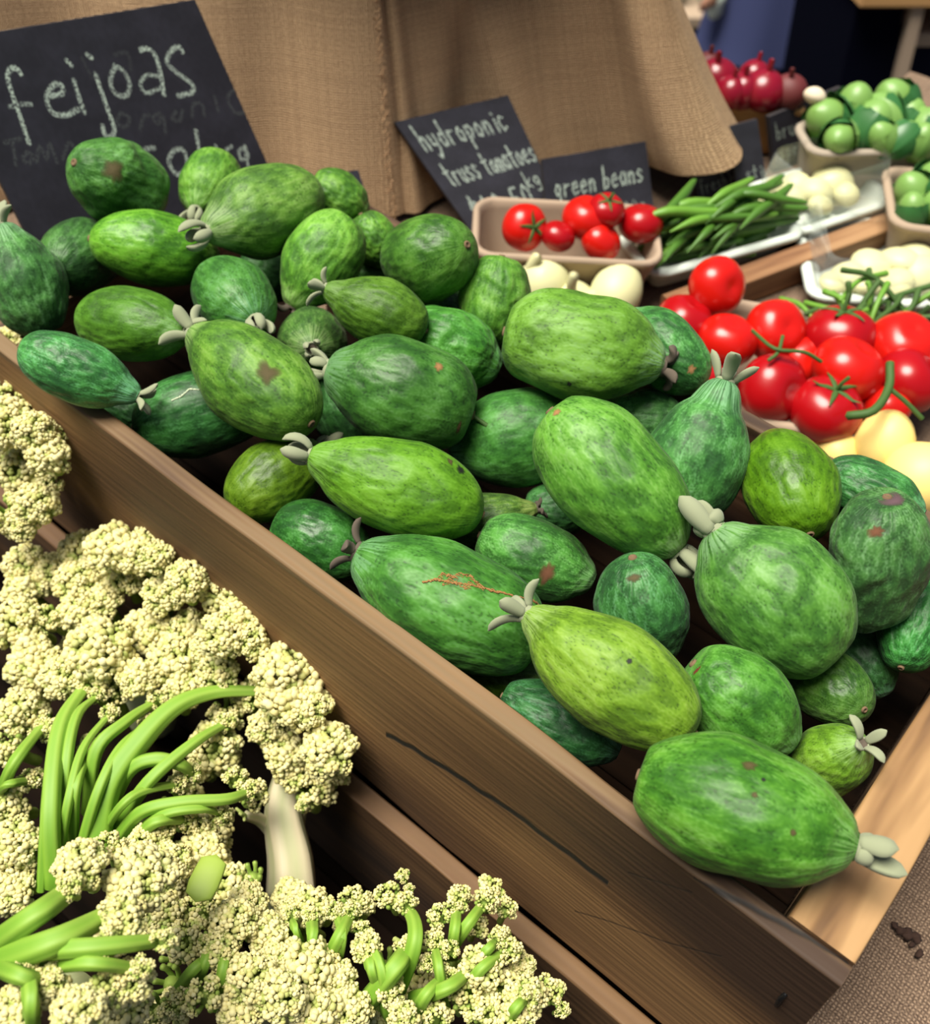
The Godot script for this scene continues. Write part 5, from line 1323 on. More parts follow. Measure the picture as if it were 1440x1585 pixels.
	sign_board("chalkboard lettered hydroponic truss tomatoes, leaning against burlap behind the tomato punnet", [Vector3(0.3942, 0.077, -0.586), Vector3(0.4824, 0.0822, -0.5405), Vector3(0.474, 0.0094, -0.4697), Vector3(0.4023, 0.0008, -0.5021)], chalkboard(420, 420, second, 2))
	var third := lettering("green beans", Vector2(0.08, 0.26), Vector2(0.085, 0.24), 5.4)
	third.append_array(lettering("/ 100g", Vector2(0.50, 0.72), Vector2(0.08, 0.16), 3.6, 0.0, 0.7))
	third.append_array(lettering("$", Vector2(0.10, 0.72), Vector2(0.08, 0.16), 3.6, 0.0, 0.7))
	sign_board("dark chalkboard lettered green beans, upright behind the punnet of tomatoes", [Vector3(0.4627, 0.0551, -0.4868), Vector3(0.5426, 0.0559, -0.4393), Vector3(0.5297, 0.0024, -0.411), Vector3(0.4446, -0.0009, -0.4599)], chalkboard(420, 300, third, 3))
	var fourth := lettering("brussel", Vector2(0.05, 0.20), Vector2(0.085, 0.26), 4.2)
	fourth.append_array(lettering("sprouts", Vector2(0.06, 0.60), Vector2(0.085, 0.22), 4.0))
	sign_board("black chalkboard lettered brussel sprouts beside the punnet of sprouts", [Vector3(0.6565, 0.0521, -0.3864), Vector3(0.7475, 0.0522, -0.3638), Vector3(0.7804, -0.013, -0.3388), Vector3(0.6644, 0.0026, -0.3718)], chalkboard(360, 280, fourth, 4))
	var fifth := lettering("freshly", Vector2(0.05, 0.55), Vector2(0.14, 0.30), 4.0, 0.0, 0.75)
	sign_board("low chalkboard with the word freshly, under the burlap's right corner", [Vector3(0.578, 0.0327, -0.412), Vector3(0.6196, 0.0344, -0.3963), Vector3(0.6175, 0.0036, -0.3779), Vector3(0.5742, 0.0026, -0.3948)], chalkboard(260, 240, fifth, 5))
	var sixth := lettering("stir", Vector2(0.30, 0.66), Vector2(0.24, 0.16), 5.0, 0.0, 0.75)
	sign_board("narrow tall chalkboard with the word stir, left of the sprouts sign", [Vector3(0.6008, 0.0622, -0.3959), Vector3(0.6286, 0.0621, -0.3846), Vector3(0.6255, 0.0088, -0.3578), Vector3(0.5959, 0.0108, -0.3708)], chalkboard(160, 320, sixth, 6))
	sign_board("small blank chalkboard corner peeking out behind the heap's far end", [Vector3(0.3199, 0.0595, -0.5951), Vector3(0.3475, 0.057, -0.5832), Vector3(0.3421, 0.0285, -0.5639), Vector3(0.3128, 0.0291, -0.575)], chalkboard(120, 140, [], 7))

func vine(called: String, label: String, pts: PackedVector3Array, r: float) -> void:
	var rr := []
	for p in pts: rr.append(r)
	bend_tube(called, label, "vine", pts, rr, M.vine, "green tomato truss stems", 7)

func bulb(called: String, label: String, category: String, at: Vector3, r: Vector3, up: Vector3, material: Material, group: String, stalk_pts: PackedVector3Array, stalk_r: float) -> void:
	var root := thing(called, label, category, T * frame(at, up), group)
	var b := MB.new()
	var pr := []
	for k in 15:
		var a := PI * k / 14
		pr.append(Vector2(sin(a) * r.x * (1.0 - 0.10 * cos(a) * -1.0), -cos(a) * r.y))
	b.lathe(pr, 24)
	obj("bulb", b.mesh(), material, root)
	if stalk_pts.size():
		var inv := frame(at, up).affine_inverse()
		var q := PackedVector3Array()
		var rr := PackedFloat32Array()
		for p in stalk_pts:
			q.append(inv * p); rr.append(stalk_r)
		var s := MB.new()
		s.tube(q, rr, 8)
		obj("stalk", s.mesh(), material, root)

func sprout(label: String, at: Vector3, r: float, turn: Vector3, group: String) -> void:
	var root := thing("brussels_sprout", label, "sprout", T * Transform3D(Basis.from_euler(turn), at), group)
	var b := MB.new()
	b.ball(Vector3.ZERO, Vector3(r, r * 1.35, r), Color.WHITE, 20)
	obj("core", b.mesh(), M.sprout, root)
	if not M.has("leaf_shell"):
		var rows := []
		for j in 12:
			var th := lerpf(0.1, 2.0, j / 11.0)
			var row := []
			for k in 17:
				var q := lerpf(-1.0, 1.0, k / 16.0)
				var a := -q * 1.15 * sqrt(maxf(0.05, 1.0 - pow(j / 11.5, 3.0)))
				var rr := 1.04 + 0.05 * pow(j / 11.0, 2.0) + 0.07 * q * q + 0.04 * exp(-q * q * 60.0) + 0.035 * absf(sin(q * 8.0 + j * 0.9))
				row.append(Vector3(sin(th) * cos(a), -cos(th) * 1.40 - 0.05 * pow(j / 11.0, 3.0), sin(th) * sin(a)) * rr)
			rows.append(row)
		var lb := MB.new()
		lb.sheet(rows, [])
		M.leaf_shell = lb.mesh()
	for k in 6:
		obj("leaf", M.leaf_shell, M.sprout_leaf if k % 3 != 1 else M.sprout, root, Transform3D(Basis(Vector3.UP, TAU * k * 0.382).scaled_local(Vector3.ONE * r * (0.95 + 0.035 * k)), Vector3.ZERO))

func back_right() -> void:
	cloth("rough tan burlap hanging behind the big chalkboard and the heap", PackedVector3Array([Vector3(-0.3, 0, -1.06), Vector3(0, 0, -0.93), Vector3(0.22, 0, -0.79), Vector3(0.3733, 0.001, -0.6055), Vector3(0.3977, 0.001, -0.5883), Vector3(0.48, 0, -0.6)]), 0.44, [[0.40, 0.04, 0.012, 0.10], [0.52, 0.04, 0.014, -0.10], [0.62, 0.05, -0.016, 0.08], [0.72, 0.05, 0.020, -0.12], [0.80, 0.03, -0.012, 0.02], [0.88, 0.04, 0.014, 0.0]], 0.0, 0.05, 0.012, M.burlap, 0.0)
	cloth("tan burlap draped over a raised box behind the punnets, frayed seam at left", PackedVector3Array([Vector3(0.3888, 0.002, -0.5893), Vector3(0.4472, 0.004, -0.5612), Vector3(0.5276, 0.01, -0.5317), Vector3(0.5519, 0.022, -0.4809), Vector3(0.5685, 0.036, -0.4278), Vector3(0.5905, 0.046, -0.3939), Vector3(0.6355, 0.046, -0.4639), Vector3(0.6205, 0.046, -0.6139)]), 0.30, [[0.03, 0.02, 0.012, 0.0], [0.14, 0.05, -0.020, 0.14], [0.26, 0.05, 0.018, -0.14], [0.40, 0.06, -0.016, 0.12], [0.52, 0.04, 0.016, -0.10], [0.62, 0.03, 0.012, 0.0]], 0.0, 0.035, 0.016, M.burlap, -0.004, 0.20)
	# frayed seam: loose threads along the left edge of the draped piece
	var fray := MB.new()
	var seam_up := T.basis.inverse() * Vector3.UP
	for k in 90:
		var h := 0.004 * k
		var back := Vector3(0.55, 0, -0.83) * (0.035 * h / 0.3)
		var p := Vector3(0.3888, 0.002, -0.5893) + seam_up * h + back + Vector3(-0.55, 0, 0.83) * (0.030 - 0.012 * h / 0.3)
		var l := rng.randf_range(0.004, 0.010)
		fray.tube(PackedVector3Array([Vector3.ZERO + p, p + Vector3(-l * 0.6, rng.randf_range(-0.003, 0.003), rng.randf_range(0.0, 0.003)), p + Vector3(-l, rng.randf_range(-0.006, 0.002), rng.randf_range(-0.001, 0.003))]), PackedFloat32Array([0.0007, 0.0006, 0.0004]), 4)
	var fr_o := obj("frayed_threads", fray.mesh(), M.thread, null, T)
	tag(fr_o, "row of loose frayed threads along the burlap seam", "threads", "", "stuff")
	var riser := thing("wooden_crate", "raised wooden box hidden under the draped burlap behind the punnets", "crate", T * flat_frame(Vector3(0.585, 0, -0.675), Vector3(0.83, 0, 0.55)))
	obj("body", box_mesh(Vector3(0.17, 0.20, 0.20), 0.003), M.wood_dark, riser, Transform3D(Basis(), Vector3(0, 0.17, 0)))
	for s in [-1, 1]: obj("foot", box_mesh(Vector3(0.03, 0.07, 0.19), 0.003), M.wood_dark, riser, Transform3D(Basis(), Vector3(s * 0.065, 0.035, 0)))
	var riser2 := thing("wooden_crate", "raised wooden box under the burlap behind the big chalkboard", "crate", T * flat_frame(Vector3(0.16, 0, -1.06), Vector3(0.8, 0, 0.6)))
	obj("body", box_mesh(Vector3(0.62, 0.28, 0.22), 0.003), M.wood_dark, riser2, Transform3D(Basis(), Vector3(0, 0.14, 0)))
	var pa := thing("punnet", "cardboard pulp punnet of tomatoes in front of the truss tomatoes sign", "punnet", T * flat_frame(Vector3(0.4053, 0, -0.4178), Vector3(0.6086, 0, 0.7935)))
	obj("tray_body", tub(0.0689, 0.035, 0.052, 0.01, 0.0025, 0.014), M.pulp, pa)
	tomato("tomato with green star calyx facing front, leftmost in the cardboard punnet", Vector3(0.3801, 0.055, -0.4397), 0.0182, Vector3(-0.2, 0.5, 0.8), true, "tomatoes in the cardboard punnet", 2)
	tomato("small tomato second from the left in the cardboard punnet", Vector3(0.3883, 0.055, -0.414), 0.0129, Vector3(0.3, 0.9, 0.2), false, "tomatoes in the cardboard punnet", 3)
	tomato("tomato partly hidden in the middle of the cardboard punnet", Vector3(0.4156, 0.06, -0.408), 0.0188, Vector3(0.1, 1, 0.1), false, "tomatoes in the cardboard punnet", 4)
	tomato("tomato with a green stalk on top, highest in the cardboard punnet", Vector3(0.4237, 0.068, -0.3969), 0.0145, Vector3(-0.1, 1, 0.2), true, "tomatoes in the cardboard punnet", 5)
	tomato("tomato lowest in the middle of the cardboard punnet", Vector3(0.4112, 0.05, -0.39), 0.0161, Vector3(0.4, 0.8, 0.5), false, "tomatoes in the cardboard punnet", 6)
	tomato("tomato at the right end of the cardboard punnet", Vector3(0.445, 0.055, -0.3771), 0.0173, Vector3(0.2, 0.9, -0.2), false, "tomatoes in the cardboard punnet", 7)
	var pb := thing("tray", "white plastic tray heaped with green beans behind the loose tomatoes", "tray", T * flat_frame(Vector3(0.5051, 0.002, -0.344), Vector3(0.9063, 0, 0.4226)))
	obj("tray_body", tub(0.0682, 0.025, 0.03, 0.008, 0.005, 0.012), M.white_tray, pb)
	var bean_mesh: Array = []
	for k in 4:
		var bb := MB.new()
		var sm := smooth_path(PackedVector3Array([Vector3(-0.5, 0, 0), Vector3(-0.2, 0.03 + 0.03 * k, 0.02 * k), Vector3(0.2, 0.03, 0.02), Vector3(0.46, 0.0, 0), Vector3(0.52, 0.01, 0.01)]), PackedFloat32Array([0.010, 0.050, 0.052, 0.034, 0.012]), 4)
		bb.tube(sm[0], sm[1], 7)
		bean_mesh.append(bb.mesh())
	var tray_c := Vector3(0.5051, 0, -0.344)
	var tray_x := Vector3(0.9063, 0, 0.4226)
	var tray_z := Vector3(0.4226, 0, -0.9063)
	for k in 64:
		var lay := float(k) / 64.0
		var at := tray_c + tray_x * rng.randf_range(-0.6, 0.6) * 0.0682 + tray_z * rng.randf_range(-0.7, 0.8) * 0.025 * (1.0 - lay * 0.35) + Vector3(0, 0.014 + lay * 0.045, 0)
		var dir := tray_x + tray_z * rng.randf_range(-0.45, 0.75) + Vector3(0, rng.randf_range(-0.12, 0.12), 0)
		var x := dir.normalized()
		var zz := x.cross(Vector3.UP).normalized()
		var o := obj("green_bean", bean_mesh[k % 4], M.bean if rng.randf() < 0.65 else M.bean_light, null, T * Transform3D(Basis(x, zz.cross(x), zz).scaled_local(Vector3.ONE * rng.randf_range(0.060, 0.085)), at))
		tag(o, "green bean lying in the heap on the white tray", "bean", "green beans heaped on the white tray")
	var pc := thing("tray", "white tray of pale vegetables under clear film behind the green beans", "tray", T * flat_frame(Vector3(0.6209, 0.002, -0.3074), Vector3(0.9291, 0, 0.3697)))
	obj("tray_body", tub(0.0508, 0.0325, 0.028, 0.008, 0.005, 0.012), M.white_tray, pc)
	var lid := MB.new()
	lid.sheet([loop_rect(0.0488, 0.0306, 0.012, 0.0), loop_rect(0.0458, 0.0286, 0.014, 0.030), loop_rect(0.0437, 0.0273, 0.012, 0.034)], [])
	obj("clear_lid", lid.mesh(), M.film, pc, Transform3D(Basis(), Vector3(0, 0.029, 0)))
	bulb("pale_vegetable", "cream rounded vegetable, leftmost in the film-covered white tray", "vegetable", Vector3(0.5684, 0.032, -0.3291), Vector3(0.0138, 0.0104, 0.0138), Vector3(-0.6, 1, -0.4), M.pale, "cream vegetables in the white tray", PackedVector3Array(), 0.0)
	bulb("pale_vegetable", "cream rounded vegetable, second from the left in the film-covered white tray", "vegetable", Vector3(0.5922, 0.032, -0.3212), Vector3(0.0129, 0.0097, 0.0129), Vector3(0, 1, 0.2), M.pale, "cream vegetables in the white tray", PackedVector3Array(), 0.0)
	bulb("pale_vegetable", "cream rounded vegetable, middle front in the film-covered white tray", "vegetable", Vector3(0.612, 0.032, -0.3096), Vector3(0.0162, 0.0122, 0.0162), Vector3(0.6, 1, -0.2), M.pale, "cream vegetables in the white tray", PackedVector3Array(), 0.0)
	bulb("pale_vegetable", "cream rounded vegetable, largest upper right in the film-covered white tray", "vegetable", Vector3(0.6339, 0.032, -0.3042), Vector3(0.0186, 0.0139, 0.0186), Vector3(-0.3, 1, 0.4), M.pale, "cream vegetables in the white tray", PackedVector3Array(), 0.0)
	bulb("pale_vegetable", "cream rounded vegetable, upper middle in the film-covered white tray", "vegetable", Vector3(0.6129, 0.032, -0.3266), Vector3(0.0131, 0.0098, 0.0131), Vector3(0.3, 1, 0), M.pale, "cream vegetables in the white tray", PackedVector3Array(), 0.0)
	bulb("pale_vegetable", "cream rounded vegetable, upper left in the film-covered white tray", "vegetable", Vector3(0.5937, 0.032, -0.3374), Vector3(0.0119, 0.0089, 0.0119), Vector3(-0.6, 1, -0.4), M.pale, "cream vegetables in the white tray", PackedVector3Array(), 0.0)
	bulb("pale_vegetable", "cream rounded vegetable, rightmost in the film-covered white tray", "vegetable", Vector3(0.6284, 0.032, -0.2893), Vector3(0.0119, 0.0089, 0.0119), Vector3(0, 1, 0.2), M.pale, "cream vegetables in the white tray", PackedVector3Array(), 0.0)
	bulb("pale_vegetable", "cream rounded vegetable, front right in the film-covered white tray", "vegetable", Vector3(0.5981, 0.032, -0.2973), Vector3(0.0107, 0.008, 0.0107), Vector3(0.6, 1, -0.2), M.pale, "cream vegetables in the white tray", PackedVector3Array(), 0.0)
	var pd := thing("punnet", "large cardboard punnet piled with brussels sprouts at the upper right", "punnet", T * flat_frame(Vector3(0.6747, 0, -0.3032), Vector3(0.7248, 0, 0.6889)))
	obj("tray_body", tub(0.0533, 0.0225, 0.062, 0.008, 0.004, 0.014), M.pulp_gray, pd)
	sprout("brussels sprout in the large punnet, leftmost one of the pile", Vector3(0.6617, 0.066, -0.334), 0.0176, Vector3(-0.5, 0, 0.8), "brussels sprouts in the large punnet")
	sprout("brussels sprout in the large punnet, second from left at the top one of the pile", Vector3(0.6869, 0.072, -0.3254), 0.0156, Vector3(0.1042, 1.3, -0.1031), "brussels sprouts in the large punnet")
	sprout("brussels sprout in the large punnet, front left corner one of the pile", Vector3(0.6441, 0.066, -0.3146), 0.0132, Vector3(-1.1101, 2.6, -0.7734), "brussels sprouts in the large punnet")
	sprout("brussels sprout in the large punnet, large pale middle one of the pile", Vector3(0.6784, 0.066, -0.3046), 0.0176, Vector3(-0.4882, 3.9, 0.3024), "brussels sprouts in the large punnet")
	sprout("brussels sprout in the large punnet, highest right one of the pile", Vector3(0.7178, 0.072, -0.302), 0.0168, Vector3(0.0982, 5.2, 0.6955), "brussels sprouts in the large punnet")
	sprout("brussels sprout in the large punnet, upper middle one of the pile", Vector3(0.695, 0.072, -0.3018), 0.0145, Vector3(-1.1158, 6.5, -0.4816), "brussels sprouts in the large punnet")
	sprout("brussels sprout in the large punnet, front middle one of the pile", Vector3(0.6691, 0.066, -0.2882), 0.0123, Vector3(-0.4765, 7.8, -0.5714), "brussels sprouts in the large punnet")
	sprout("brussels sprout in the large punnet, dark upper right one of the pile", Vector3(0.7097, 0.066, -0.2864), 0.0146, Vector3(0.092, 9.1, 0.6289), "brussels sprouts in the large punnet")
	sprout("brussels sprout in the large punnet, front right one of the pile", Vector3(0.6813, 0.066, -0.2753), 0.0123, Vector3(-1.1213, 10.4, 0.4094), "brussels sprouts in the large punnet")
	sprout("brussels sprout in the large punnet, right edge upper one of the pile", Vector3(0.7115, 0.066, -0.2696), 0.0135, Vector3(-0.4647, 11.7, -0.7343), "brussels sprouts in the large punnet")
	sprout("brussels sprout in the large punnet, right edge lower one of the pile", Vector3(0.6881, 0.066, -0.2623), 0.0112, Vector3(0.0857, 13, -0.2201), "brussels sprouts in the large punnet")
	var pe := thing("punnet", "cardboard punnet of sprouts cut by the photo right edge, below the large one", "punnet", T * flat_frame(Vector3(0.6454, 0, -0.2229), Vector3(0.5049, 0, 0.8632)))
	obj("tray_body", tub(0.0353, 0.04, 0.05, 0.008, 0.004, 0.014), M.pulp, pe)
	sprout("brussels sprout in the lower punnet at the photo right edge, leftmost upper", Vector3(0.638, 0.05, -0.2393), 0.0147, Vector3(-0.6, 0, 0.3), "brussels sprouts in the lower punnet")
	sprout("brussels sprout in the lower punnet at the photo right edge, top", Vector3(0.6639, 0.05, -0.2359), 0.0149, Vector3(-0.2, 1.9, 0.3), "brussels sprouts in the lower punnet")
	sprout("brussels sprout in the lower punnet at the photo right edge, leftmost lower", Vector3(0.6148, 0.05, -0.2301), 0.0113, Vector3(0.2, 3.8, 0.3), "brussels sprouts in the lower punnet")
	sprout("brussels sprout in the lower punnet at the photo right edge, front middle", Vector3(0.6319, 0.05, -0.2169), 0.0145, Vector3(0.6, 5.7, 0.3), "brussels sprouts in the lower punnet")
	sprout("brussels sprout in the lower punnet at the photo right edge, rightmost", Vector3(0.662, 0.05, -0.2136), 0.0147, Vector3(1, 7.6, 0.3), "brussels sprouts in the lower punnet")
	var rail := thing("wooden_rail", "orange-brown wooden rail between the loose tomatoes and the white trays", "rail", T * flat_frame(Vector3(0.5554, 0.011, -0.2773), Vector3(0.941, 0, 0.3383)))
	obj("rail_board", board_mesh(0.2906, 0.024, 0.020, 0.0006, 31, 40), M.wood_orange, rail)
	var pf := thing("punnet", "wide cardboard punnet of loose tomatoes just right of the feijoa crate", "punnet", T * flat_frame(Vector3(0.4093, 0, -0.2109), Vector3(0.4599, 0, 0.888)))
	obj("tray_body", tub(0.0674, 0.06, 0.035, 0.006, 0.004, 0.012), M.pulp, pf)
	tomato("topmost deep red tomato standing above the others at the pile's left", Vector3(0.4127, 0.06, -0.2903), 0.0216, Vector3(-0.2, 0.5, 0.8), false, "loose tomatoes in the wide punnet", 10)
	tomato("bright red tomato at the far left of the loose pile", Vector3(0.3813, 0.045, -0.2943), 0.021, Vector3(0.3, 0.9, 0.2), false, "loose tomatoes in the wide punnet", 11)
	tomato("deep red tomato below the topmost one in the loose pile", Vector3(0.3804, 0.048, -0.2591), 0.0206, Vector3(0.1, 1, 0.1), false, "loose tomatoes in the wide punnet", 12)
	tomato("tomato low behind the flared calyx of the upright feijoa", Vector3(0.359, 0.03, -0.2596), 0.0163, Vector3(-0.1, 1, 0.2), false, "loose tomatoes in the wide punnet", 13)
	tomato("tomato with a pale stalk scar facing the camera", Vector3(0.4149, 0.046, -0.24), 0.0228, Vector3(-0.25, 0.75, 0.6), false, "loose tomatoes in the wide punnet", 14)
	tomato("broad red tomato at the back of the loose pile under the green stems", Vector3(0.4413, 0.046, -0.2028), 0.0252, Vector3(0.2, 0.9, -0.2), true, "loose tomatoes in the wide punnet", 15)
	tomato("tomato sunk in the middle of the loose pile", Vector3(0.4162, 0.032, -0.2132), 0.0185, Vector3(-0.4, 0.7, 0.5), false, "loose tomatoes in the wide punnet", 16)
	tomato("large glossy tomato at the front left of the loose pile, by the crate board", Vector3(0.3639, 0.043, -0.2122), 0.0246, Vector3(-0.2, 0.5, 0.8), false, "loose tomatoes in the wide punnet", 17)
	tomato("large round tomato in the centre right of the loose pile", Vector3(0.4107, 0.048, -0.1812), 0.0249, Vector3(0.3, 0.9, 0.2), false, "loose tomatoes in the wide punnet", 18)
	tomato("front tomato of the loose pile with a green calyx at its side", Vector3(0.3736, 0.04, -0.1762), 0.0248, Vector3(0.1, 1, 0.1), true, "loose tomatoes in the wide punnet", 19)
	tomato("broad tomato at the back right of the loose pile", Vector3(0.4618, 0.046, -0.1639), 0.026, Vector3(-0.1, 1, 0.2), false, "loose tomatoes in the wide punnet", 20)
	tomato("deep red tomato at the right of the loose pile beside the thick stem", Vector3(0.4361, 0.042, -0.1454), 0.0236, Vector3(0.4, 0.8, 0.5), false, "loose tomatoes in the wide punnet", 21)
	tomato("small tomato tucked under the thick green stem", Vector3(0.4121, 0.034, -0.1483), 0.0169, Vector3(0.2, 0.9, -0.2), false, "loose tomatoes in the wide punnet", 22)
	tomato("tomato cut by the photo's right edge", Vector3(0.4685, 0.042, -0.1391), 0.0231, Vector3(-0.4, 0.7, 0.5), false, "loose tomatoes in the wide punnet", 23)
	vine("truss_vine", "thick green truss stem curving over the front right tomatoes", PackedVector3Array([Vector3(0.3986, 0.078, -0.1548), Vector3(0.3825, 0.073, -0.1461), Vector3(0.3594, 0.07, -0.1445), Vector3(0.3508, 0.064, -0.1562)]), 0.00294)
	vine("truss_vine", "thin green stem leaving the thick one toward the right", PackedVector3Array([Vector3(0.3822, 0.073, -0.1464), Vector3(0.3841, 0.068, -0.1342), Vector3(0.386, 0.06, -0.1196)]), 0.00166)
	vine("truss_vine", "thin dark stem below the tomato with pale stalk scar", PackedVector3Array([Vector3(0.3776, 0.068, -0.2426), Vector3(0.3646, 0.074, -0.2195), Vector3(0.3772, 0.072, -0.2042), Vector3(0.3837, 0.066, -0.1928)]), 0.00131)
	vine("truss_vine", "short stem hanging over the tomato with pale stalk scar", PackedVector3Array([Vector3(0.3784, 0.075, -0.2217), Vector3(0.3656, 0.072, -0.217), Vector3(0.3562, 0.07, -0.2184)]), 0.00129)
	for k in 26:
		var c0: Vector3 = (Vector3(0.4582, 0.03, -0.2248) as Vector3).lerp(Vector3(0.5179, 0.03, -0.168), rng.randf()) + Vector3(rng.randf_range(-0.015, 0.02), rng.randf_range(0.0, 0.02), rng.randf_range(-0.02, 0.015))
		var d0 := Vector3(rng.randf_range(-1, 1), rng.randf_range(-0.2, 0.6), rng.randf_range(-1, 1)).normalized() * rng.randf_range(0.015, 0.03)
		var bow := Vector3(rng.randf_range(-1, 1), rng.randf_range(0, 1), rng.randf_range(-1, 1)) * 0.008
		bend_tube("truss_vine", "green cut stem in the tangle behind the loose tomatoes", "vine", PackedVector3Array([c0 - d0, c0 + bow, c0 + d0]), [0.0022, 0.0020, 0.0024], M.vine if k % 3 else M.bean_light, "tangled green stems behind the loose tomatoes", 6)
	var pack := thing("clear_pack", "clear plastic pack of whitish vegetables behind the tangled stems", "pack", T * flat_frame(Vector3(0.5807, 0, -0.2347), Vector3(0.574, 0, 0.8189)))
	obj("base", tub(0.0541, 0.05, 0.022, 0.006, 0.006, 0.010), M.white_tray, pack)
	var pl := MB.new()
	pl.sheet([loop_rect(0.0525, 0.0475, 0.010, 0.022), loop_rect(0.0498, 0.045, 0.010, 0.044), loop_rect(0.0476, 0.0425, 0.008, 0.048)], [])
	obj("clear_lid", pl.mesh(), M.film, pack)
	bulb("white_vegetable", "whitish rounded vegetable, leftmost at the back inside the clear plastic pack", "vegetable", Vector3(0.536, 0.024, -0.2391), Vector3(0.0151, 0.0091, 0.0151), Vector3(-0.5, 1, -0.4), M.pale, "whitish vegetables in the clear pack", PackedVector3Array(), 0.0)
	bulb("white_vegetable", "whitish rounded vegetable, second at the back inside the clear plastic pack", "vegetable", Vector3(0.5637, 0.024, -0.2307), Vector3(0.0174, 0.0104, 0.0174), Vector3(0, 1, 0.2), M.pale, "whitish vegetables in the clear pack", PackedVector3Array(), 0.0)
	bulb("white_vegetable", "whitish rounded vegetable, third at the back inside the clear plastic pack", "vegetable", Vector3(0.5852, 0.024, -0.216), Vector3(0.0185, 0.0111, 0.0185), Vector3(0.5, 1, -0.2), M.pale, "whitish vegetables in the clear pack", PackedVector3Array(), 0.0)
	bulb("white_vegetable", "whitish rounded vegetable, rightmost at the back inside the clear plastic pack", "vegetable", Vector3(0.5819, 0.024, -0.1952), Vector3(0.0173, 0.0104, 0.0173), Vector3(-0.25, 1, 0.4), M.pale, "whitish vegetables in the clear pack", PackedVector3Array(), 0.0)
	bulb("white_vegetable", "whitish rounded vegetable, middle front inside the clear plastic pack", "vegetable", Vector3(0.539, 0.024, -0.224), Vector3(0.0131, 0.0078, 0.0131), Vector3(0.25, 1, 0), M.pale, "whitish vegetables in the clear pack", PackedVector3Array(), 0.0)
	bulb("white_vegetable", "whitish rounded vegetable, right front inside the clear plastic pack", "vegetable", Vector3(0.5547, 0.024, -0.2069), Vector3(0.0151, 0.0091, 0.0151), Vector3(-0.5, 1, -0.4), M.pale, "whitish vegetables in the clear pack", PackedVector3Array(), 0.0)
	bulb("white_vegetable", "whitish rounded vegetable, left front inside the clear plastic pack", "vegetable", Vector3(0.5231, 0.024, -0.2436), Vector3(0.011, 0.0066, 0.011), Vector3(0, 1, 0.2), M.pale, "whitish vegetables in the clear pack", PackedVector3Array(), 0.0)
	bulb("white_vegetable", "whitish rounded vegetable, upper right inside the clear plastic pack", "vegetable", Vector3(0.6021, 0.024, -0.21), Vector3(0.0155, 0.0093, 0.0155), Vector3(0.5, 1, -0.2), M.pale, "whitish vegetables in the clear pack", PackedVector3Array(), 0.0)
	bulb("pale_squash", "pale yellow ovoid vegetable leaning upright by the crate's right board", "vegetable", Vector3(0.3783, 0.035, -0.1332), Vector3(0.0197, 0.0222, 0.0197), Vector3(0.35, 0.9, -0.1), M.pale_yellow, "pale yellow vegetables right of the crate", PackedVector3Array(), 0)
	bulb("pale_squash", "pale yellow round vegetable nearest the crate board at the photo's right edge", "vegetable", Vector3(0.3646, 0.035, -0.1002), Vector3(0.0249, 0.0233, 0.0249), Vector3(0.1, 0.8, 0.3), M.pale_yellow, "pale yellow vegetables right of the crate", PackedVector3Array(), 0)
	bulb("pale_squash", "pale yellow vegetable mostly hidden behind the crate's right board", "vegetable", Vector3(0.3664, 0.02, -0.1554), Vector3(0.0174, 0.0148, 0.0174), Vector3(0.5, 0.5, 0.2), M.pale_yellow, "pale yellow vegetables right of the crate", PackedVector3Array(), 0)
	bulb("white_bulb", "white bulb lying in front of the tomato punnet's right corner", "vegetable", Vector3(0.3937, 0.03, -0.3594), Vector3(0.0195, 0.0243, 0.0195), Vector3(0.7, 0.35, -0.2), M.pale, "white bulbs before the tomato punnet", PackedVector3Array([Vector3(0.3787, 0.03, -0.3667), Vector3(0.3674, 0.032, -0.3708), Vector3(0.3598, 0.03, -0.3739)]), 0.00584)
	bulb("white_bulb", "white bulb half hidden behind the light green feijoa, stalk rising", "vegetable", Vector3(0.363, 0.03, -0.4065), Vector3(0.0215, 0.0195, 0.0215), Vector3(-0.3, 0.7, 0.2), M.pale, "white bulbs before the tomato punnet", PackedVector3Array([Vector3(0.353, 0.035, -0.4148), Vector3(0.3567, 0.045, -0.4144), Vector3(0.3588, 0.055, -0.4109)]), 0.00391)
	bulb("white_bulb", "white bulb between its two neighbours with a short pale stalk", "vegetable", Vector3(0.3679, 0.02, -0.3833), Vector3(0.0215, 0.0176, 0.0215), Vector3(0, 1, 0), M.pale, "white bulbs before the tomato punnet", PackedVector3Array([Vector3(0.3627, 0.03, -0.3796), Vector3(0.3601, 0.045, -0.3791), Vector3(0.3587, 0.055, -0.3771)]), 0.00391)
	bulb("garlic_bulb", "small dry pale bulb lying on top of the sprouts sign", "vegetable", Vector3(0.657, 0.085, -0.3503), Vector3(0.0097, 0.007, 0.0097), Vector3(0.4, 0.8, 0), M.garlic, "single dry bulb", PackedVector3Array(), 0)
	var pg := thing("onion_box", "yellowish cardboard box of red onions behind the signs", "box", T * flat_frame(Vector3(0.6864, 0, -0.425), Vector3(0.6206, 0, 0.7841)))
	obj("tray_body", tub(0.0478, 0.0275, 0.05, 0.002, 0.002, 0.006), M.board_box, pg)
	bulb("red_onion", "red onion, tallest at the left, in the cardboard box", "onion", Vector3(0.6667, 0.06, -0.4472), Vector3(0.0194, 0.0178, 0.0194), Vector3(-0.6, 1, -0.5), M.onion, "red onions in the cardboard box", PackedVector3Array([Vector3(0.6667, 0.06, -0.4472), Vector3(0.6628, 0.0861, -0.4472)]), 0.00271)
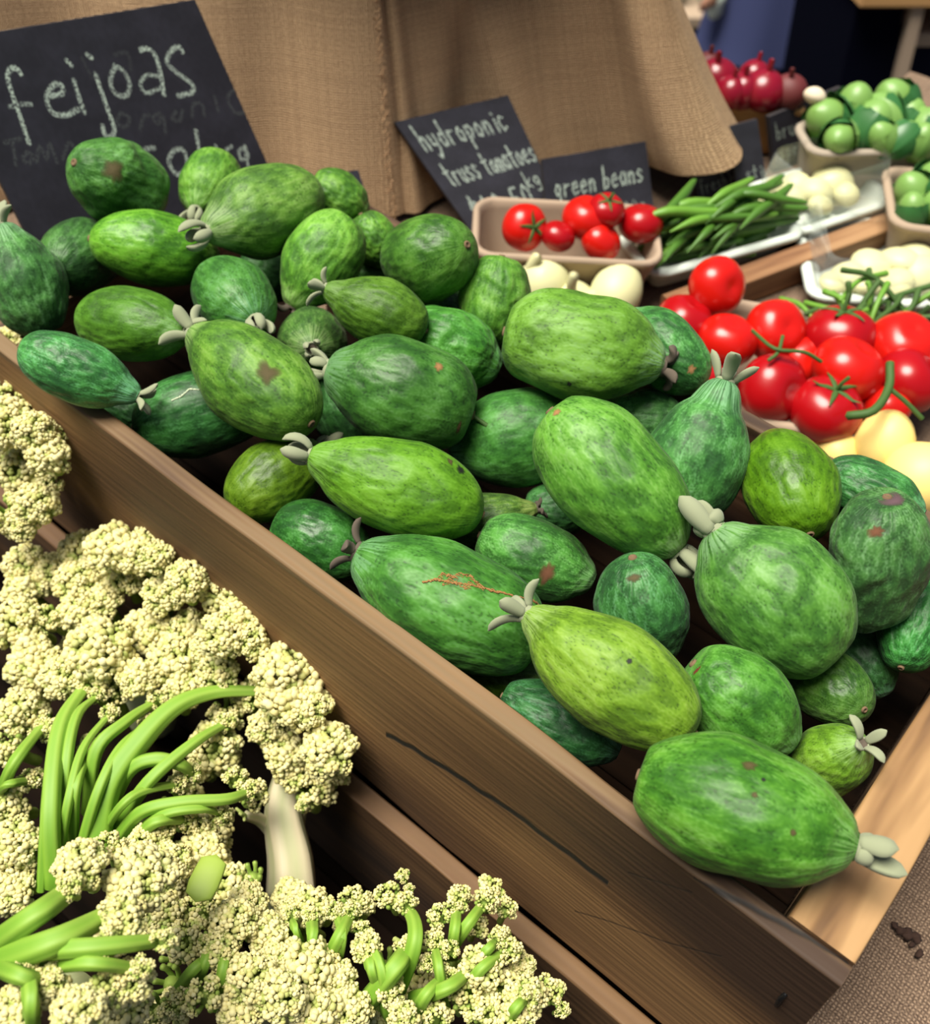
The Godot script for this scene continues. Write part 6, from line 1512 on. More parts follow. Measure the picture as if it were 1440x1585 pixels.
	bulb("red_onion", "red onion, small front left, in the cardboard box", "onion", Vector3(0.6568, 0.06, -0.4252), Vector3(0.0155, 0.0143, 0.0155), Vector3(0, 1, 0.25), M.onion, "red onions in the cardboard box", PackedVector3Array([Vector3(0.6568, 0.06, -0.4252), Vector3(0.6568, 0.0809, -0.4252)]), 0.00217)
	bulb("red_onion", "red onion, highest in the middle, in the cardboard box", "onion", Vector3(0.6972, 0.06, -0.4253), Vector3(0.0146, 0.0135, 0.0146), Vector3(0.6, 1, -0.25), M.onion, "red onions in the cardboard box", PackedVector3Array([Vector3(0.6972, 0.06, -0.4253), Vector3(0.7001, 0.0797, -0.4253)]), 0.00205)
	bulb("red_onion", "red onion, bright front middle, in the cardboard box", "onion", Vector3(0.666, 0.06, -0.4189), Vector3(0.0167, 0.0154, 0.0167), Vector3(-0.3, 1, 0.5), M.onion, "red onions in the cardboard box", PackedVector3Array([Vector3(0.666, 0.06, -0.4189), Vector3(0.6643, 0.0826, -0.4189)]), 0.00234)
	bulb("red_onion", "red onion, largest bright front one, in the cardboard box", "onion", Vector3(0.6788, 0.06, -0.4054), Vector3(0.0204, 0.0187, 0.0204), Vector3(0.3, 1, 0), M.onion, "red onions in the cardboard box", PackedVector3Array([Vector3(0.6788, 0.06, -0.4054), Vector3(0.6809, 0.0875, -0.4054)]), 0.00285)
	bulb("red_onion", "red onion, dark dry one at the right, in the cardboard box", "onion", Vector3(0.6922, 0.06, -0.3882), Vector3(0.0168, 0.0154, 0.0168), Vector3(-0.6, 1, -0.5), M.onion_dry, "red onions in the cardboard box", PackedVector3Array([Vector3(0.6922, 0.06, -0.3882), Vector3(0.6888, 0.0826, -0.3882)]), 0.00235)
	bulb("red_onion", "red onion, rear left one, in the cardboard box", "onion", Vector3(0.6797, 0.06, -0.4634), Vector3(0.0147, 0.0135, 0.0147), Vector3(0, 1, 0.25), M.onion_dry, "red onions in the cardboard box", PackedVector3Array([Vector3(0.6797, 0.06, -0.4634), Vector3(0.6797, 0.0799, -0.4634)]), 0.00206)

# surface nets round a set of tapered bones [from, to, radius, radius] joined smoothly
func nets(bones: Array, cell: float, soft: float) -> ArrayMesh:
	var lo := Vector3.ONE * 1e6
	var hi := Vector3.ONE * -1e6
	for q in bones:
		var m: float = maxf(q[2], q[3]) + soft + cell * 2.0
		for e in 2:
			lo = lo.min(q[e] - Vector3.ONE * m)
			hi = hi.max(q[e] + Vector3.ONE * m)
	var n := Vector3i(((hi - lo) / cell).ceil()) + Vector3i.ONE
	var f := PackedFloat32Array()
	f.resize(n.x * n.y * n.z)
	f.fill(1.0)
	for q in bones:
		var a: Vector3 = q[0]
		var ab: Vector3 = q[1] - a
		var l2 := maxf(ab.length_squared(), 1e-9)
		var m: float = maxf(q[2], q[3]) + soft + cell * 2.0
		var l := Vector3i(((a.min(q[1]) - Vector3.ONE * m - lo) / cell).floor()).max(Vector3i.ZERO)
		var h := Vector3i(((a.max(q[1]) + Vector3.ONE * m - lo) / cell).ceil()).min(n - Vector3i.ONE)
		for z in range(l.z, h.z + 1):
			for y in range(l.y, h.y + 1):
				for x in range(l.x, h.x + 1):
					var p := lo + Vector3(x, y, z) * cell
					var t := clampf((p - a).dot(ab) / l2, 0.0, 1.0)
					var d: float = p.distance_to(a + ab * t) - lerpf(q[2], q[3], t)
					var at := x + n.x * (y + n.y * z)
					var o := f[at]
					var k := maxf(soft - absf(o - d), 0.0) / soft
					f[at] = minf(o, d) - k * k * soft * 0.25
	var b := MB.new()
	var id := {}
	var step := [1, n.x, n.x * n.y]
	for z in n.z - 1:
		for y in n.y - 1:
			for x in n.x - 1:
				var at := x + n.x * (y + n.y * z)
				var inside := 0
				for c in 8:
					if f[at + (c & 1) + n.x * ((c >> 1) & 1) + step[2] * (c >> 2)] < 0.0: inside += 1
				if inside == 0 or inside == 8: continue
				var sum := Vector3.ZERO
				var cnt := 0
				for c in 8:
					for e in 3:
						if c & (1 << e): continue
						var c2 := c | (1 << e)
						var v0 := f[at + (c & 1) + n.x * ((c >> 1) & 1) + step[2] * (c >> 2)]
						var v1 := f[at + (c2 & 1) + n.x * ((c2 >> 1) & 1) + step[2] * (c2 >> 2)]
						if (v0 < 0.0) == (v1 < 0.0): continue
						var o := Vector3(c & 1, (c >> 1) & 1, c >> 2)
						o[e] += v0 / (v0 - v1)
						sum += o
						cnt += 1
				id[at] = b.vert(lo + (Vector3(x, y, z) + sum / cnt) * cell)
	for at in id.keys():
		for e in 3:
			var other: int = at + step[e]
			if (f[at] < 0.0) == (f[other] < 0.0): continue
			var s1: int = step[(e + 1) % 3]
			var s2: int = step[(e + 2) % 3]
			if not (id.has(at - s1) and id.has(at - s2) and id.has(at - s1 - s2)): continue
			if f[at] < 0.0: b.quad(id[at - s1 - s2], id[at - s2], id[at], id[at - s1])
			else: b.quad(id[at - s1 - s2], id[at - s1], id[at], id[at - s2])
	return b.mesh()

func person() -> void:
	var root := thing("person", "person in a dark blue apron and navy trousers standing behind the stall, paper in hand", "person", Transform3D(Basis(), Vector3(0.8153, 0, -2.9204)))
	var hip := 0.93
	var legs := []
	for s in [-1.0, 1.0]:
		legs.append([Vector3(s * 0.09, hip, 0), Vector3(s * 0.095, 0.50, 0.015), 0.085, 0.060])
		legs.append([Vector3(s * 0.095, 0.50, 0.015), Vector3(s * 0.10, 0.09, -0.01), 0.058, 0.040])
	var trunk := [[Vector3(-0.08, hip, 0), Vector3(0.08, hip, 0), 0.10, 0.10], [Vector3(0, hip, 0), Vector3(0, 1.18, 0), 0.125, 0.12], [Vector3(0, 1.18, 0), Vector3(0, 1.38, 0), 0.12, 0.11], [Vector3(-0.15, 1.41, 0), Vector3(0.15, 1.41, 0), 0.062, 0.062]]
	var arms := [[Vector3(-0.18, 1.40, 0), Vector3(-0.235, 1.12, 0.02), 0.052, 0.042], [Vector3(-0.235, 1.12, 0.02), Vector3(-0.215, 0.86, 0.07), 0.040, 0.029], [Vector3(0.18, 1.40, 0), Vector3(0.225, 1.12, -0.02), 0.052, 0.042], [Vector3(0.225, 1.12, -0.02), Vector3(0.13, 1.0, -0.2), 0.040, 0.029]]
	var skull := [[Vector3(0, 1.40, 0), Vector3(0, 1.52, -0.01), 0.055, 0.052], [Vector3(0, 1.58, -0.02), Vector3(0, 1.64, 0.0), 0.072, 0.088], [Vector3(0, 1.585, -0.085), Vector3(0, 1.57, -0.105), 0.014, 0.012], [Vector3(-0.088, 1.61, 0), Vector3(-0.092, 1.58, 0), 0.014, 0.012], [Vector3(0.088, 1.61, 0), Vector3(0.092, 1.58, 0), 0.014, 0.012]]
	var hands := []
	for h in [[Vector3(-0.215, 0.86, 0.07), Vector3(0.02, -1, 0.05), -1.0], [Vector3(0.13, 1.0, -0.2), Vector3(-0.8, -0.2, -0.5), 1.0]]:
		var d: Vector3 = h[1].normalized()
		var wide := d.cross(Vector3(0.9, 0.1, 0.3)).normalized()
		var palm: Vector3 = h[0] + d * 0.075
		hands.append([h[0], palm, 0.026, 0.030])
		for q in 4:
			var k0: Vector3 = palm + wide * (q - 1.5) * 0.019 + d * 0.012
			var l: float = [0.062, 0.072, 0.068, 0.052][q]
			var curl: Vector3 = wide.cross(d) * h[2]
			hands.append([k0, k0 + d * l * 0.55, 0.0095, 0.009])
			hands.append([k0 + d * l * 0.55, k0 + d * l * 0.8 + curl * l * 0.4, 0.009, 0.008])
		hands.append([h[0] + d * 0.03 - wide * 0.022, h[0] + d * 0.075 - wide * 0.052, 0.012, 0.010])
	var feet := []
	for s in [-1.0, 1.0]: feet.append([Vector3(s * 0.10, 0.05, 0.03), Vector3(s * 0.115, 0.035, -0.16), 0.045, 0.034])
	obj("body", nets(legs + trunk + arms + skull + hands, 0.014, 0.02), M.flesh, root)
	var wider := func(list: Array, by: float) -> Array:
		var out := []
		for q in list: out.append([q[0], q[1], q[2] + by, q[3] + by])
		return out
	obj("trousers", nets(wider.call(legs, 0.020) + wider.call([trunk[0]], 0.012), 0.016, 0.02), M.trouser, root)
	obj("shirt", nets(wider.call([trunk[1], trunk[2], trunk[3], arms[0], arms[2]], 0.014) + wider.call([arms[1], arms[3]], 0.010), 0.016, 0.03), M.trouser, root)
	obj("shoes", nets(feet, 0.014, 0.01), M.navy, root)
	var hair := [[Vector3(0, 1.66, 0.02), Vector3(0, 1.60, 0.045), 0.088, 0.075]]
	obj("hair", nets(hair, 0.012, 0.01), M.crumb, root)
	# the apron wraps the front and sides and hangs to the knee
	var ap := MB.new()
	var rows := []
	for r in 19:
		var t := r / 18.0
		var y := lerpf(0.60, 1.06, t)
		var row := []
		for k in 41:
			var s := k / 40.0
			var a := lerpf(-0.25, PI + 0.25, s) + PI
			var rx := lerpf(0.225, 0.165, pow(t, 0.7)) + 0.010 * sin(a * 9.0 + 1.0) * (1.0 - t)
			var rz := lerpf(0.165, 0.150, t) + 0.010 * cos(a * 7.0) * (1.0 - t)
			row.append(Vector3(cos(a) * rx * -1.0, y, -sin(a) * rz))
		rows.append(row)
	ap.sheet(rows, [])
	obj("apron", ap.mesh(), M.apron, root)
	var paper := MB.new()
	paper.ball(Vector3.ZERO, Vector3(0.028, 0.038, 0.022), Color.WHITE, 14)
	for q in paper.v.size(): paper.v[q] *= 1.0 + 0.35 * noise.get_noise_3d(paper.v[q].x * 2500.0, paper.v[q].y * 2500.0, paper.v[q].z * 2500.0)
	var note := obj("crumpled_paper", paper.mesh(), M.white_tray, null, Transform3D(Basis(), Vector3(0.8153 - 0.21, 0.735, -2.9204 + 0.085)))
	tag(note, "crumpled white paper held in the standing person's lowered hand", "paper")

func beyond() -> void:
	# a low table with a dark skirt far behind
	var far := thing("market_table", "distant stall table with dark navy skirt and pale top, behind the person", "table", Transform3D(Basis(), Vector3(0.8747, 0, -3.272)))
	obj("table_top", box_mesh(Vector3(1.6, 0.03, 0.7), 0.004), M.pulp, far, Transform3D(Basis(), Vector3(0, 0.5617, -0.35)))
	obj("skirt", box_mesh(Vector3(1.56, 0.5467, 0.66), 0.01), M.navy, far, Transform3D(Basis(), Vector3(0, 0.2733, -0.35)))
	for k in 3:
		var tray := obj("pale_crate", tub(0.16, 0.10, 0.10, 0.01, 0.006, 0.02), M.white_tray, null, Transform3D(Basis(), Vector3(0.6747 - 0.20 + 0.36 * k, 0.5767, -3.272 - 0.2)))
		tag(tray, "pale plastic crate standing on the distant stall table", "crate", "pale crates on the distant table")
	# the table to the right with wooden legs
	var side := thing("market_table", "wooden side table with navy cloth skirt at the upper right", "table", Transform3D(Basis(), Vector3(0.7553, 0, -2.1374)))
	obj("table_top", box_mesh(Vector3(0.46, 0.025, 0.5), 0.003), M.board_box, side, Transform3D(Basis(), Vector3(0.205, 0.9234, -0.26)))
	obj("skirt", box_mesh(Vector3(0.09, 0.9109, 0.42), 0.01), M.navy, side, Transform3D(Basis(), Vector3(0.025, 0.4554, -0.26)))
	for p in [Vector3(0.085, 0, -0.03), Vector3(0.41, 0, -0.03), Vector3(0.41, 0, -0.49), Vector3(0.085, 0, -0.49)]:
		obj("leg", box_mesh(Vector3(0.022, 0.9109, 0.022), 0.003), M.pulp, side, Transform3D(Basis(), p + Vector3(0, 0.4554, 0)))
	obj("shelf", box_mesh(Vector3(0.30, 0.025, 0.42), 0.003), M.pulp, side, Transform3D(Basis(), Vector3(0.248, 0.8416, -0.26)))
	var pep := thing("green_pepper", "bright green pepper on the side table at the photo's top right", "pepper", Transform3D(Basis(), Vector3(0.7673, 0.9699, -2.1874)))
	obj("pepper_body", tomato_mesh(7), M.bean_light, pep, Transform3D(Basis.from_scale(Vector3(0.036, 0.04, 0.036)), Vector3.ZERO))
	obj("stalk", M.star, M.vine, pep, Transform3D(Basis.from_scale(Vector3.ONE * 0.03), Vector3(0, 0.027, 0)))
	var rp := thing("red_pepper", "red pepper beside the green one on the side table", "pepper", Transform3D(Basis(), Vector3(0.8403, 0.9669, -2.1874)))
	obj("pepper_body", tomato_mesh(8), M.tomato, rp, Transform3D(Basis.from_scale(Vector3(0.034, 0.036, 0.034)), Vector3.ZERO))
	obj("stalk", M.star, M.vine, rp, Transform3D(Basis.from_scale(Vector3.ONE * 0.03), Vector3(0, 0.025, 0)))
	person()

var FEIJOAS := [
	{"id": 47, "at": Vector3(0.0202, 0.157, -0.0643), "x": Vector3(0.9543, 0, -0.2988), "y": Vector3(0.2974, 0.0967, 0.9498), "z": Vector3(0.0289, -0.9953, 0.0923), "a": 0.04132, "b": 0.02638, "skin": 3, "tint": Color(1.02, 1, 0.8), "gloss": 0.42, "pear": 0.05, "point": 0, "lump": 0.8, "neck": 0.1, "style": 4, "label": "largest bright green mottled feijoa in the crate's front corner, pale sepals over the front board", "marks": [{"th": 1.5765, "az": -1.4171, "rx": 0.00249, "rz": 0.00199, "m": "brown", "label": "brown dent"}, {"th": 1.7207, "az": -1.579, "rx": 0.00075, "rz": 0.00075, "m": "black", "label": "dark prick"}, {"th": 1.6696, "az": -1.8487, "rx": 0.001, "rz": 0.001, "m": "brown", "label": "brown prick"}, {"th": 2.0804, "az": -2.1621, "rx": 0.001, "rz": 0.001, "m": "brown", "label": "brown prick"}], "scars": []},
	{"id": 43, "at": Vector3(0.0419, 0.1487, -0.1374), "x": Vector3(-0.9988, 0, 0.049), "y": Vector3(-0.0486, 0.1187, -0.9917), "z": Vector3(-0.0058, -0.9929, -0.1185), "a": 0.04153, "b": 0.02375, "skin": 1, "tint": Color(1, 1, 1), "gloss": 0.5, "pear": 0.45, "point": 0.3, "lump": 0.8, "neck": 0.2, "style": 1, "label": "yellow-green pear-shaped feijoa with pale open sepals, just behind the front corner feijoa", "marks": [{"th": 1.4138, "az": -1.3991, "rx": 0.0011, "rz": 0.0011, "m": "black", "label": "dark prick"}], "scars": []},
	{"id": 41, "at": Vector3(0.1256, 0.148, -0.1044), "x": Vector3(-0.9959, 0, -0.0905), "y": Vector3(0.085, 0.3423, -0.9357), "z": Vector3(0.031, -0.9396, -0.3409), "a": 0.03828, "b": 0.03058, "skin": 0, "tint": Color(1.05, 1.08, 1.1), "gloss": 0.45, "pear": 0.1, "point": 0, "lump": 1, "neck": 0.12, "style": 4, "label": "big plump green feijoa with one pale peg-like sepal in the crate's right front", "marks": [], "scars": []},
	{"id": 44, "at": Vector3(0.0752, 0.1352, -0.0908), "x": Vector3(0.9947, 0, -0.1024), "y": Vector3(0.095, -0.3724, 0.9232), "z": Vector3(-0.0381, -0.9281, -0.3705), "a": 0.02791, "b": 0.02252, "skin": 0, "tint": Color(0.95, 1.05, 0.95), "gloss": 0.42, "pear": 0, "point": 0, "lump": 0.8, "neck": 0.1, "style": 0, "label": "round green feijoa with a red nick wedged behind the front corner feijoa", "marks": [{"th": 0.385, "az": -2.3329, "rx": 0.00141, "rz": 0.00197, "m": "red", "label": "red nick"}], "scars": []},
	{"id": 46, "at": Vector3(0.0881, 0.118, -0.0481), "x": Vector3(0, -0.2922, 0.9563), "y": Vector3(-0.0302, 0.9559, 0.2921), "z": Vector3(-0.9995, -0.0288, -0.0088), "a": 0.02342, "b": 0.01586, "skin": 1, "tint": Color(0.95, 1, 1), "gloss": 0.5, "pear": 0.2, "point": 0, "lump": 0.6, "neck": 0.2, "style": 1, "label": "small feijoa with pale open flower-like calyx facing up beside the front board", "marks": [], "scars": []},
	{"id": 45, "at": Vector3(0.1264, 0.1116, -0.0669), "x": Vector3(-0.8999, 0, -0.4361), "y": Vector3(0.3781, -0.4983, -0.7802), "z": Vector3(-0.2173, -0.867, 0.4484), "a": 0.02481, "b": 0.01721, "skin": 0, "tint": Color(0.85, 0.85, 0.85), "gloss": 0.4, "pear": 0.1, "point": 0.2, "lump": 0.6, "neck": 0.1, "style": 0, "label": "small dark feijoa with tan end scar under the big plump one near the front board", "marks": [], "scars": []},
	{"id": 32, "at": Vector3(0.042, 0.1197, -0.2253), "x": Vector3(-0.9556, 0, 0.2947), "y": Vector3(-0.2855, 0.2484, -0.9257), "z": Vector3(-0.0732, -0.9687, -0.2373), "a": 0.04829, "b": 0.02848, "skin": 0, "tint": Color(0.9, 1.02, 1), "gloss": 0.45, "pear": 0.05, "point": 0, "lump": 1.1, "neck": 0.12, "style": 3, "label": "large dark green feijoa with orange-brown scratch lying against the left side board", "marks": [], "scars": [{"p": [Vector2(1.9134, -1.0603), Vector2(1.7936, -1.2259), Vector2(1.6729, -1.284), Vector2(1.5487, -1.3766), Vector2(1.4287, -1.4484), Vector2(1.2482, -1.5487), Vector2(1.0325, -1.702), Vector2(0.6856, -2.0954)], "w": 0.00053, "m": "rust", "label": "orange-brown scratch", "wob": 0.02}, {"p": [Vector2(1.8157, -1.2066), Vector2(1.7683, -1.3746), Vector2(1.699, -1.373), Vector2(1.6269, -1.5087), Vector2(1.5259, -1.5463)], "w": 0.00031, "m": "rust", "label": "fine orange-brown scratch", "wob": 0.05}, {"p": [Vector2(1.7481, -1.1682), Vector2(1.6765, -1.3429), Vector2(1.5395, -1.2982), Vector2(1.5008, -1.5046), Vector2(1.4039, -1.4622)], "w": 0.00028, "m": "rust", "label": "fine orange-brown scratch", "wob": 0.06}]},
	{"id": 42, "at": Vector3(0.0962, 0.1234, -0.1536), "x": Vector3(0.9643, 0, 0.265), "y": Vector3(-0.1171, -0.8971, 0.4261), "z": Vector3(0.2377, -0.4419, -0.865), "a": 0.02987, "b": 0.02215, "skin": 2, "tint": Color(1.1, 1.2, 1.2), "gloss": 0.45, "pear": 0.2, "point": 0.5, "lump": 1, "neck": 0.1, "style": 3, "label": "dull green pointed feijoa standing on end between the scratched and the big plump ones", "marks": [{"th": 0.4693, "az": -2.2482, "rx": 0.00185, "rz": 0.00277, "m": "brown", "label": "dark dent"}], "scars": []},
	{"id": 29, "at": Vector3(0.066, 0.142, -0.2805), "x": Vector3(-0.8857, 0, 0.4642), "y": Vector3(-0.4523, 0.2244, -0.8632), "z": Vector3(-0.1041, -0.9745, -0.1987), "a": 0.04251, "b": 0.02429, "skin": 1, "tint": Color(0.82, 0.95, 0.75), "gloss": 0.48, "pear": 0.22, "point": 0.3, "lump": 0.8, "neck": 0.2, "style": 2, "label": "long yellow-green feijoa with black pit and grey curled sepals in the heap's left middle", "marks": [{"th": 0.8928, "az": -1.9054, "rx": 0.00224, "rz": 0.00288, "m": "black", "label": "black pit"}, {"th": 1.0539, "az": -1.8861, "rx": 0.0016, "rz": 0.00192, "m": "brown", "label": "brown speck"}], "scars": []},
	{"id": 27, "at": Vector3(0.1273, 0.1584, -0.1994), "x": Vector3(0.9995, 0, 0.0316), "y": Vector3(-0.0288, -0.4065, 0.9132), "z": Vector3(0.0128, -0.9137, -0.4063), "a": 0.04523, "b": 0.02807, "skin": 0, "tint": Color(1.08, 1.12, 1), "gloss": 0.42, "pear": 0.05, "point": 0, "lump": 0.9, "neck": 0.1, "style": 2, "label": "longest oval feijoa with blue-tinged upper tip slanting down the centre of the heap", "marks": [{"th": 0.5162, "az": -2.0977, "rx": 0.00218, "rz": 0.00187, "m": "tan", "label": "tan scar"}], "scars": []},
	{"id": 23, "at": Vector3(0.1143, 0.1453, -0.3201), "x": Vector3(-0.8659, 0, 0.5001), "y": Vector3(-0.4883, 0.2162, -0.8455), "z": Vector3(-0.1081, -0.9764, -0.1872), "a": 0.03898, "b": 0.0294, "skin": 0, "tint": Color(0.82, 0.9, 0.9), "gloss": 0.4, "pear": 0, "point": 0, "lump": 0.8, "neck": 0.15, "style": 5, "label": "big round dark feijoa with tan nick and short stalk stub in the heap's centre", "marks": [{"th": 1.2912, "az": -1.5126, "rx": 0.00171, "rz": 0.00239, "m": "tan", "label": "tan nick"}, {"th": 0.6653, "az": -0.3389, "rx": 0.00137, "rz": 0.00308, "m": "rust", "label": "brown nick"}], "scars": []},
	{"id": 24, "at": Vector3(0.1884, 0.163, -0.2643), "x": Vector3(0.8856, 0, -0.4644), "y": Vector3(0.4636, -0.0583, 0.8841), "z": Vector3(-0.0271, -0.9983, -0.0517), "a": 0.04327, "b": 0.02953, "skin": 1, "tint": Color(0.92, 1, 1.2), "gloss": 0.5, "pear": 0.1, "point": 0, "lump": 1, "neck": 0.12, "style": 3, "label": "big pale yellow-green feijoa with withered brown calyx lying on top of the heap", "marks": [{"th": 1.5511, "az": -3.0994, "rx": 0.00103, "rz": 0.00137, "m": "black", "label": "dark prick"}], "scars": []},
	{"id": 12, "at": Vector3(0.0651, 0.1499, -0.384), "x": Vector3(-1, 0, -0.0098), "y": Vector3(0.0098, 0.0892, -0.996), "z": Vector3(0.0009, -0.996, -0.0892), "a": 0.04351, "b": 0.02617, "skin": 0, "tint": Color(1.1, 1.06, 0.9), "gloss": 0.48, "pear": 0.3, "point": 0.5, "lump": 0.8, "neck": 0.2, "style": 1, "label": "pear-shaped feijoa with brown bruise and spread sepals, stem scar facing the camera", "marks": [{"th": 1.0546, "az": -1.3135, "rx": 0.00578, "rz": 0.00442, "m": "brown", "label": "brown bruise"}], "scars": []},
	{"id": 37, "at": Vector3(0.1764, 0.1461, -0.1789), "x": Vector3(-0.2573, 0, -0.9663), "y": Vector3(0.6862, 0.7041, -0.1827), "z": Vector3(0.6804, -0.7101, -0.1812), "a": 0.03276, "b": 0.02685, "skin": 2, "tint": Color(1.3, 1.35, 1.3), "gloss": 0.48, "pear": 0.12, "point": 0, "lump": 0.6, "neck": 0.35, "style": 1, "label": "upright round dull green feijoa with tall flared pale calyx beside the loose tomatoes", "marks": [], "scars": []},
	{"id": 38, "at": Vector3(0.194, 0.1452, -0.1349), "x": Vector3(-0.725, 0, -0.6888), "y": Vector3(0.6886, -0.0243, -0.7248), "z": Vector3(-0.0167, -0.9997, 0.0176), "a": 0.03243, "b": 0.02358, "skin": 1, "tint": Color(0.78, 0.88, 0.6), "gloss": 0.36, "pear": 0.05, "point": 0.2, "lump": 0.6, "neck": 0.1, "style": 0, "label": "shiny yellow-green feijoa by the right side board with its scar pointing down", "marks": [], "scars": []},
	{"id": 40, "at": Vector3(0.1753, 0.1501, -0.0801), "x": Vector3(0, -0.2746, -0.9616), "y": Vector3(-0.2322, -0.9353, 0.2671), "z": Vector3(-0.9727, 0.2233, -0.0638), "a": 0.03517, "b": 0.02359, "skin": 2, "tint": Color(1.25, 1.2, 1.2), "gloss": 0.5, "pear": 0, "point": 0, "lump": 1.4, "neck": 0.1, "style": 0, "label": "dull dark feijoa with purple-flushed top and brown spot at the photo's right edge", "marks": [{"th": 0.7682, "az": 1.7991, "rx": 0.00272, "rz": 0.00272, "m": "rust", "label": "rusty brown spot"}, {"th": 0.1431, "az": 2.916, "rx": 0.00363, "rz": 0.00726, "m": "purple", "label": "purple flush"}], "scars": []},
	{"id": 31, "at": Vector3(0.0336, 0.1072, -0.3071), "x": Vector3(0.9616, 0, -0.2743), "y": Vector3(0.2726, -0.1102, 0.9558), "z": Vector3(-0.0302, -0.9939, -0.106), "a": 0.02764, "b": 0.0199, "skin": 2, "tint": Color(1, 1.15, 0.95), "gloss": 0.33, "pear": 0, "point": 0, "lump": 0.5, "neck": 0.15, "style": 5, "label": "glossy dark feijoa with fuzzy grey calyx touching the left board above the scratched one", "marks": [], "scars": []},
	{"id": 34, "at": Vector3(0.0908, 0.1184, -0.2143), "x": Vector3(0.9378, 0, -0.3471), "y": Vector3(0.343, -0.1534, 0.9267), "z": Vector3(-0.0532, -0.9882, -0.1439), "a": 0.0303, "b": 0.01999, "skin": 2, "tint": Color(1.25, 1.3, 1.1), "gloss": 0.45, "pear": 0, "point": 0, "lump": 0.8, "neck": 0.1, "style": 0, "label": "dark green feijoa with a red-brown flake sunk under the longest oval one", "marks": [{"th": 1.8847, "az": -2.486, "rx": 0.0029, "rz": 0.00484, "m": "rust", "label": "red-brown flake"}], "scars": []},
	{"id": 30, "at": Vector3(0.043, 0.1148, -0.3505), "x": Vector3(0.0803, 0, -0.9968), "y": Vector3(0.9962, 0.0337, 0.0802), "z": Vector3(0.0336, -0.9994, 0.0027), "a": 0.02882, "b": 0.02047, "skin": 1, "tint": Color(0.78, 0.8, 0.6), "gloss": 0.4, "pear": 0.1, "point": 0.4, "lump": 0.5, "neck": 0.15, "style": 2, "label": "olive-yellow feijoa lying low against the left board with a brown end scar", "marks": [], "scars": []},
	{"id": 33, "at": Vector3(0.098, 0.111, -0.2514), "x": Vector3(0.6604, 0, -0.7509), "y": Vector3(0.7385, 0.1809, 0.6495), "z": Vector3(0.1359, -0.9835, 0.1195), "a": 0.02422, "b": 0.01413, "skin": 2, "tint": Color(1.3, 1.1, 0.8), "gloss": 0.5, "pear": 0.4, "point": 0, "lump": 0.6, "neck": 0.25, "style": 3, "label": "narrow feijoa with shrivelled brown calyx poking out under the black-pitted one", "marks": [], "scars": []},
	{"id": 50, "at": Vector3(0.0365, 0.094, -0.156), "x": Vector3(0.9651, 0, -0.2619), "y": Vector3(0.26, -0.1187, 0.9583), "z": Vector3(-0.0311, -0.9929, -0.1145), "a": 0.02973, "b": 0.01699, "skin": 2, "tint": Color(0.9, 1.05, 1.1), "gloss": 0.45, "pear": 0, "point": 0, "lump": 1, "neck": 0.1, "style": 0, "label": "shadowed blue-green feijoa low under the yellow-green pear-shaped one in front", "marks": [], "scars": []},
	{"id": 51, "at": Vector3(0.051, 0.0798, -0.1901), "x": Vector3(0.9025, 0, -0.4306), "y": Vector3(0.4296, -0.0673, 0.9005), "z": Vector3(-0.029, -0.9977, -0.0608), "a": 0.02592, "b": 0.01481, "skin": 1, "tint": Color(0.6, 0.65, 0.6), "gloss": 0.45, "pear": 0, "point": 0, "lump": 0.8, "neck": 0.1, "style": 0, "label": "olive feijoa mostly buried beneath the lower edge of the scratched one", "marks": [], "scars": []},
	{"id": 26, "at": Vector3(0.1531, 0.1146, -0.2737), "x": Vector3(-0.7006, 0, 0.7136), "y": Vector3(-0.7004, -0.1909, -0.6877), "z": Vector3(0.1362, -0.9816, 0.1337), "a": 0.03495, "b": 0.02782, "skin": 0, "tint": Color(0.85, 1, 1.05), "gloss": 0.45, "pear": 0.05, "point": 0, "lump": 0.5, "neck": 0.1, "style": 0, "label": "large smooth dark feijoa half hidden behind the longest oval one", "marks": [], "scars": []},
	{"id": 25, "at": Vector3(0.2333, 0.1485, -0.2363), "x": Vector3(-0.9949, 0, -0.1007), "y": Vector3(0.0988, 0.193, -0.9762), "z": Vector3(0.0194, -0.9812, -0.192), "a": 0.02982, "b": 0.01999, "skin": 2, "tint": Color(1.2, 1.3, 1.2), "gloss": 0.42, "pear": 0.1, "point": 0.2, "lump": 0.7, "neck": 0.1, "style": 0, "label": "dark green feijoa with small tan scar behind the big pale one, nearest the loose tomatoes", "marks": [{"th": 0.7111, "az": -0.9629, "rx": 0.00214, "rz": 0.00214, "m": "tan", "label": "tan scar"}], "scars": []},
	{"id": 36, "at": Vector3(0.2079, 0.118, -0.2288), "x": Vector3(0.8285, 0, -0.56), "y": Vector3(0.5531, 0.1554, 0.8185), "z": Vector3(0.087, -0.9878, 0.1288), "a": 0.02384, "b": 0.01806, "skin": 2, "tint": Color(1.35, 1.35, 1.3), "gloss": 0.5, "pear": 0, "point": 0, "lump": 0.8, "neck": 0.1, "style": 0, "label": "dull grey-green feijoa peeking out between the big pale one and the upright one", "marks": [], "scars": []},
	{"id": 39, "at": Vector3(0.2219, 0.14, -0.1034), "x": Vector3(0.9887, 0, -0.1502), "y": Vector3(0.1501, -0.0094, 0.9886), "z": Vector3(-0.0014, -1, -0.0093), "a": 0.02612, "b": 0.01632, "skin": 2, "tint": Color(1.1, 1.25, 1.2), "gloss": 0.45, "pear": 0.1, "point": 0, "lump": 1.3, "neck": 0.1, "style": 0, "label": "striped dark green feijoa behind the purple-flushed one, touching the right side board", "marks": [], "scars": []},
